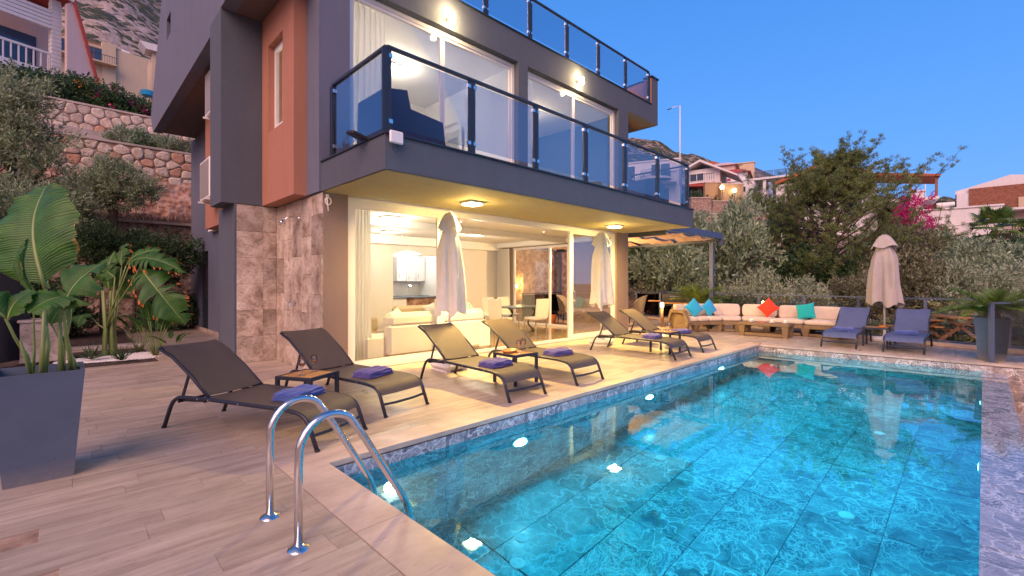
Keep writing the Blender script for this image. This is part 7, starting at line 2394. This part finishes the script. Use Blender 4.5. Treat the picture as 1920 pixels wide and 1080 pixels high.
# hillside houses right of the villa ----------------------------------------
HG = 'white houses stepping up the hillside'
def ex(t):
    balcony(t, -2.4, 3.2, 0.1, 1.6, M['house_white'])
    balcony(t, -2.4, 2.0, 2.7, .8, M['house_white'])
    MB().prism([(-2.4, 2.0), (4.6, 1.4), (4.6, 1.65), (-2.4, 2.35)], 2.3, 'y', -2.3).build('awning', M['terracotta_red'], t)
    MB().box(3.6, 3.75, -2.0, -1.85, -3, 1.5).build('post', M['metal_dark'], t)
    MB().prism([(-3.2, 3.9), (0.2, 5.5), (5.0, 2.9), (5.0, 3.15), (.2, 5.8), (-3.2, 4.2)], 6, 'y', -1.0).build('roof_slab', M['house_white'], t)
house('gabled_house', 'white gabled house with a dark red awning, nearest the villa balcony', 1312, 66, hz(378, 66), 5.4, 6, 4.6, M['house_white'], -.2, ((.8, .3, 1.6, 1.7), (3.0, .3, 1.4, 1.5), (1.4, 3.0, 1.8, 1.0)), None, grp=HG, extra=ex)
def ex(t):
    balcony(t, -2.0, 2.0, .3, 1.2, M['house_pink'])
house('pink_roofed_house', 'pinkish house with a low flat canopy roof, left of two', 1352, 80, hz(372, 80), 4.4, 6, 5.6, M['house_pink'], -.1, ((.6, .5, 1.2, 2.0), (2.4, .5, 1.2, 2.0), (.8, 3.4, 2.2, 1.3)), 'hip', M['house_pink'], grp=HG, extra=ex)
house('pink_roofed_house', 'pale house with a red-brown eave, right of two', 1372, 76, hz(374, 76), 4.6, 6, 4.3, M['house_white'], -.1, ((.5, .4, 1.1, 2.2), (2.2, .4, 1.1, 2.2)), 'hip', M['terracotta_red'], grp=HG, extra=ex)
def ex(t):
    MB().box(-2.6, -2.1, -.08, -.003, -1, 4.2).build('stripe', M['terracotta_red'], t)
    MB().box(1.4, 7.5, -2.5, 0, 3.0, 3.25).build('roof_terrace', M['house_white'], t)
    for x in (2.6, 6.8): MB().box(x, x + .4, -2.3, -1.9, -3, 3.0).build('column', M['house_white'], t)
    MB().bar((1.4, -2.45, 4.15), (7.5, -2.45, 4.15), .06, .06).build('rail', M['metal_blue'], t)
    for k in range(7): MB().box(1.4 + k * .87, 2.2 + k * .87, -2.47, -2.44, 3.3, 4.1).build('pane', M['fence_glass'], t)
house('red_striped_house', 'white house with a red stripe and a glass-railed roof terrace', 1398, 70, hz(383, 70), 6.0, 6, 3.6, M['house_white'], -.15, ((3.4, .3, 1.2, 2.0), (1.4, 1.9, 1.6, .8), (4.6, 1.9, 1.2, .8)), 'flat', grp=HG, extra=ex)
house('box_house', 'small cream box house behind the red striped one', 1385, 82, hz(360, 82), 5.0, 5, 5.0, M['house_beige'], 0, ((1, 2.6, 1.5, 1.2),), 'flat', grp=HG)
house('hill_house', 'pale house high on the ridge above the gabled house', 1335, 95, hz(350, 95), 5.0, 5, 4.0, M['house_pink'], 0, ((1, 1.6, 1.5, 1.2),), 'gable', M['roof_tile'], grp=HG)
def ex(t):
    balcony(t, -3.6, 3.6, 3.1, 1.6, M['house_white'], False)
    MB().lathe([(1.9, 0), (1.9, .25), (0, .25)], 1.2, -1.2, 24, 3.2).build('curved_slab', M['house_white'], t)
    MB().lathe([(1.8, .26), (1.8, 1.2)], 1.2, -1.2, 24, 3.2).build('pane', M['fence_glass'], t)
house('blue_tinted_house', 'white two-storey house with a rounded balcony seen through the balcony glass', 1212, 58, hz(392, 58), 8.0, 7, 5.9, M['house_white'], -.1, ((.8, .5, 1.8, 2.0), (4.5, .5, 2.2, 2.0), (.8, 3.6, 1.8, 1.9), (4.6, 3.6, 2.2, 1.9)), 'flat', grp=HG, extra=ex)
# retaining walls in front of those houses
def retwall(px0, px1, d, ytop, hgt, m, lb, nm='retaining_wall'):
    a, b = at(px0, d), at(px1, d); v = (b - a); L = v.length; z = hz(ytop, d)
    t = thing(nm, lb, 'wall', (a.x, a.y, z - hgt), math.atan2(v.y, v.x), 'walls on the hillside')
    MB().box(0, L, 0, .5, -2, hgt).build('wall', m, t)
    MB().box(-.05, L + .05, -.06, .56, hgt + .001, hgt + .12).build('coping', M['coping'], t)
retwall(1322, 1352, 56, 343, 2.6, M['retain'], 'tan retaining wall directly below the gabled house')
retwall(1352, 1394, 55, 346, 1.9, M['retain'], 'tan retaining wall with two small lamps below the striped house')
pale = mm
retwall(1296, 1334, 47, 372, 2.8, pale, 'stone terrace wall right of the villa balcony end')
retwall(1336, 1375, 47.5, 378, 2.2, pale, 'stone terrace wall below the tan wall')
retwall(1376, 1425, 47, 386, 2.0, M['rock_red'], 'reddish stone terrace wall left of the pine crown')
retwall(1330, 1440, 41, 402, 1.8, pale, 'long low stone wall across the slope')
retwall(1300, 1345, 38, 408, 2.0, pale, 'lowest stone wall beside the villa balcony end')
for i, (px, py) in enumerate(((1354, 351), (1377, 357))):
    t = thing('globe_lamp', ('left' if i == 0 else 'right') + ' small lit globe on the tan retaining wall', 'lamp', at(px, 54.5, hz(py, 54.5)), 0, 'globes on the tan wall')
    MB().lathe([(0, -.25), (.18, -.18), (.25, 0), (.18, .18), (0, .25)], n=12).build('lamp_globe', M['lamp_warm'], t, True)
    MB().tube([(0, 0, -.24), (0, 0, -1.2)], .04, 6).build('stem', M['metal_dark'], t)
# houses behind and right of the pine
def ex(t):
    # tiled pergola roof on posts at the right
    MB().prism([(4.6, 4.7), (10.0, 3.9), (10.0, 4.1), (4.6, 5.0)], 5, 'y', -2.5).build('porch_roof', M['roof_tile'], t)
    for x in (7.6, 9.6): MB().box(x, x + .22, -2.2, -2.0, 1.9, 4.1).build('post', M['wood_brown'], t)
    MB().box(5.0, 9.9, -2.4, 2, 1.6, 1.9).build('terrace_slab', M['house_white'], t)
    MB().bar((4, -.1, 6.2), (7.4, -.1, 5.6), .05, .05).build('rail', M['metal_blue'], t)
    MB().prism([(-5, 5.3), (0, 7.0), (4.6, 5.3), (4.6, 5.6), (0, 7.4), (-5.2, 5.6)], 6, 'y', -.5).build('roof', M['roof_tile'], t)
house('pine_house', 'white house behind the pine with an orange tiled porch on brown posts', 1545, 55, hz(420, 55), 10, 7, 5.3, M['house_white'], -.05, ((1.0, .8, 1.6, 1.9), (4.2, 3.6, 1.8, 1.6), (7.2, .8, 1.4, 1.9)), None, grp='houses right of the pine', extra=ex)
def ex(t):
    MB().box(-3.45, -2.3, -.25, 1, 2.9, 4.9).box(-3.6, -2.15, -.35, 1.1, 4.9, 5.05).build('chimney', M['house_white'], t)
    u = MB().bbox(-1.0, -.05, -.45, -.05, .9, 1.55, .05).build('air_conditioner', M['paint_white'], t)
    MB().lathe([(0, 0), (.22, 0)], n=16).build('fan_grille', M['metal_dark'], u)
    MB().box(3.2, 6.5, -1.2, 3, 2.3, 2.5).build('porch_roof', M['house_white'], t)
    MB().box(3.3, 6.4, 0.5, .6, -2, 2.3).build('porch_wall', M['house_pink'], t)
    b = MB()
    for k in range(16): b.box(3.2 + k * .2, 3.24 + k * .2, -1.2, -1.16, -.9, .5)
    b.bar((3.2, -1.18, .5), (6.5, -1.18, .5), .06, .06).build('iron_railing', M['metal_dark'], t)['kind'] = 'stuff'
    MB().tube([(-1.2, 2, 3.6), (.2, 2, 3.6)], .28, 12).build('water_tank', M['paint_white'], t)
    MB().bar((-.2, 1.8, 3.4), (1.8, 1.8, 2.6), .9, .06).build('solar_panel', M['dark_glass'], t)
    MB().bar((-.9, 2, 4.3), (-.9, 2, 2.9), .05, .05).build('mast', M['metal_dark'], t)
house('low_white_house', 'low white house with an air conditioner on its blank wall', 1790, 46, hz(446, 46), 6.6, 6, 2.9, M['house_white'], .1, (), 'flat', M['house_white'], grp='houses right of the pine', extra=ex)
def ex(t):
    MB().box(-3.6, -1.6, .1, 5, -3, 4.0).build('side_wall', M['house_white'], t)
    MB().prism([(-3.7, 4.0), (3.0, 4.0), (2.6, 5.3), (.6, 5.6), (-1.0, 5.1), (-3.7, 4.35)], 5, 'y', .6).build('roof', M['house_white'], t)
    for x in (1.15, 2.45): MB().box(x, x + .9, -.10, -.003, .2, 3.0).build('shutter_window', M['house_beige'], t)
    f = MB().box(-1.2, .1, -.1, -.003, 1.25, 2.0).build('window', M['paint_white'], t)
    MB().box(-1.1, 0, -.12, -.101, 1.32, 1.92).build('pane', M['dark_glass'], f)
    MB().box(3.9, 7.0, .3, 5, -3, 3.6).build('wing', M['house_white'], t)
    MB().box(3.95, 7.0, -.8, .298, .9, 1.1).build('balcony', M['house_white'], t)
house('brick_clad_house', 'white house with a reddish brick-clad front and two tall pale shutters', 1880, 50, hz(424, 50), 5.2, 5, 4.4, M['veneer'], 0.05, (), None, grp='houses right of the pine', extra=ex)
pk = hill_at(1715, 44)
t = shrub('bougainvillea', 'pink', (at(1712, 45).x, at(1712, 45).y, hz(420, 45)), 2.4, 'bright pink bougainvillea beside the tiled porch', 'bougainvilleas on the hillside', sz=2.6)
t = shrub('bougainvillea', 'pink', (at(1735, 42).x, at(1735, 42).y, hz(446, 42)), 1.5, 'lower bright pink bougainvillea below the white terrace', 'bougainvilleas on the hillside', sz=1.6)
# street lamps
def street_lamp(px, ytop, ybot, d, lb, arm):
    p = at(px, d); z0 = hz(ybot, d) - 3; z1 = hz(ytop, d)
    t = thing('street_lamp', lb, 'street lamp', (p.x, p.y, z0), 0, 'tall street lamps on the hill')
    H = z1 - z0
    MB().tube([(0, 0, 0), (0, 0, H)], [.11, .055], 8).build('pole', M['paint_white'], t, True)
    r = Vector((RT[0], RT[1], 0)) * arm
    MB().tube([(0, 0, H - .05), (r.x * .6, r.y * .6, H - .15), (r.x, r.y, H - .4)], .04, 6).build('arm', M['paint_white'], t, True)
    e = r * 1.0
    MB().bar((e.x * .85, e.y * .85, H - .33), (e.x * 1.25, e.y * 1.25, H - .50), .16, .08).build('lamp_head', M['metal_dark'], t)
street_lamp(1275, 198, 300, 55, 'tall pale street lamp with its arm to the left, beside the villa', -1.2)
street_lamp(1735, 314, 372, 75, 'distant thin street lamp above the tiled porch', -1.6)
# wooden benches of the neighbour's terrace, seen through the fence
def bench_table(px, d, z, rz, lb):
    p = at(px, d)
    t = thing('picnic_table', lb, 'picnic table', (p.x, p.y, z), rz, 'wooden picnic tables below the terrace')
    for k in range(6): MB().bbox(-.9, .9, -.36 + k * .122, -.36 + k * .122 + .11, .72, .76, .006).build('plank', M['wood_honey'], t)
    for s in (-1, 1):
        MB().bar((s * .7, -.55, 0), (s * .7, .3, .71), .05, .09).bar((s * .7, .55, 0), (s * .7, -.3, .71), .05, .09).build('trestle', M['wood_brown'], t)
        for k in range(2): MB().bbox(-.9, .9, s * .62 - .12 + k * .13, s * .62 + k * .13, .42, .46, .006).build('bench_plank', M['wood_honey'], t)
for px, d, z, lb in ((1718, 15.6, -.55, 'wooden picnic table behind the fence, right of the far umbrella'), (1775, 15.2, -.45, 'wooden picnic table behind the fence, nearest the right planter')):
    bench_table(px, d, z, .5, lb)

# small dark marks inlaid in the coping by the pool edge
for (px, py, lb) in ((1183, 698, 'tiny dark mark inlaid in the left pool coping'), (1613, 657, 'tiny dark mark inlaid in the far pool coping')):
    d_ = 1.4 * 864 / (py - 530)
    t = thing('coping_mark', lb, 'mark', at(px, d_, 0.0025), 0, 'dark marks in the pool coping')
    for k in range(4):
        MB().box(-.06 + k * .033, -.045 + k * .033, -.022 + .008 * (k % 2), .022 - .008 * (k % 3), 0, .001).build('stroke', M['metal_dark'], t)
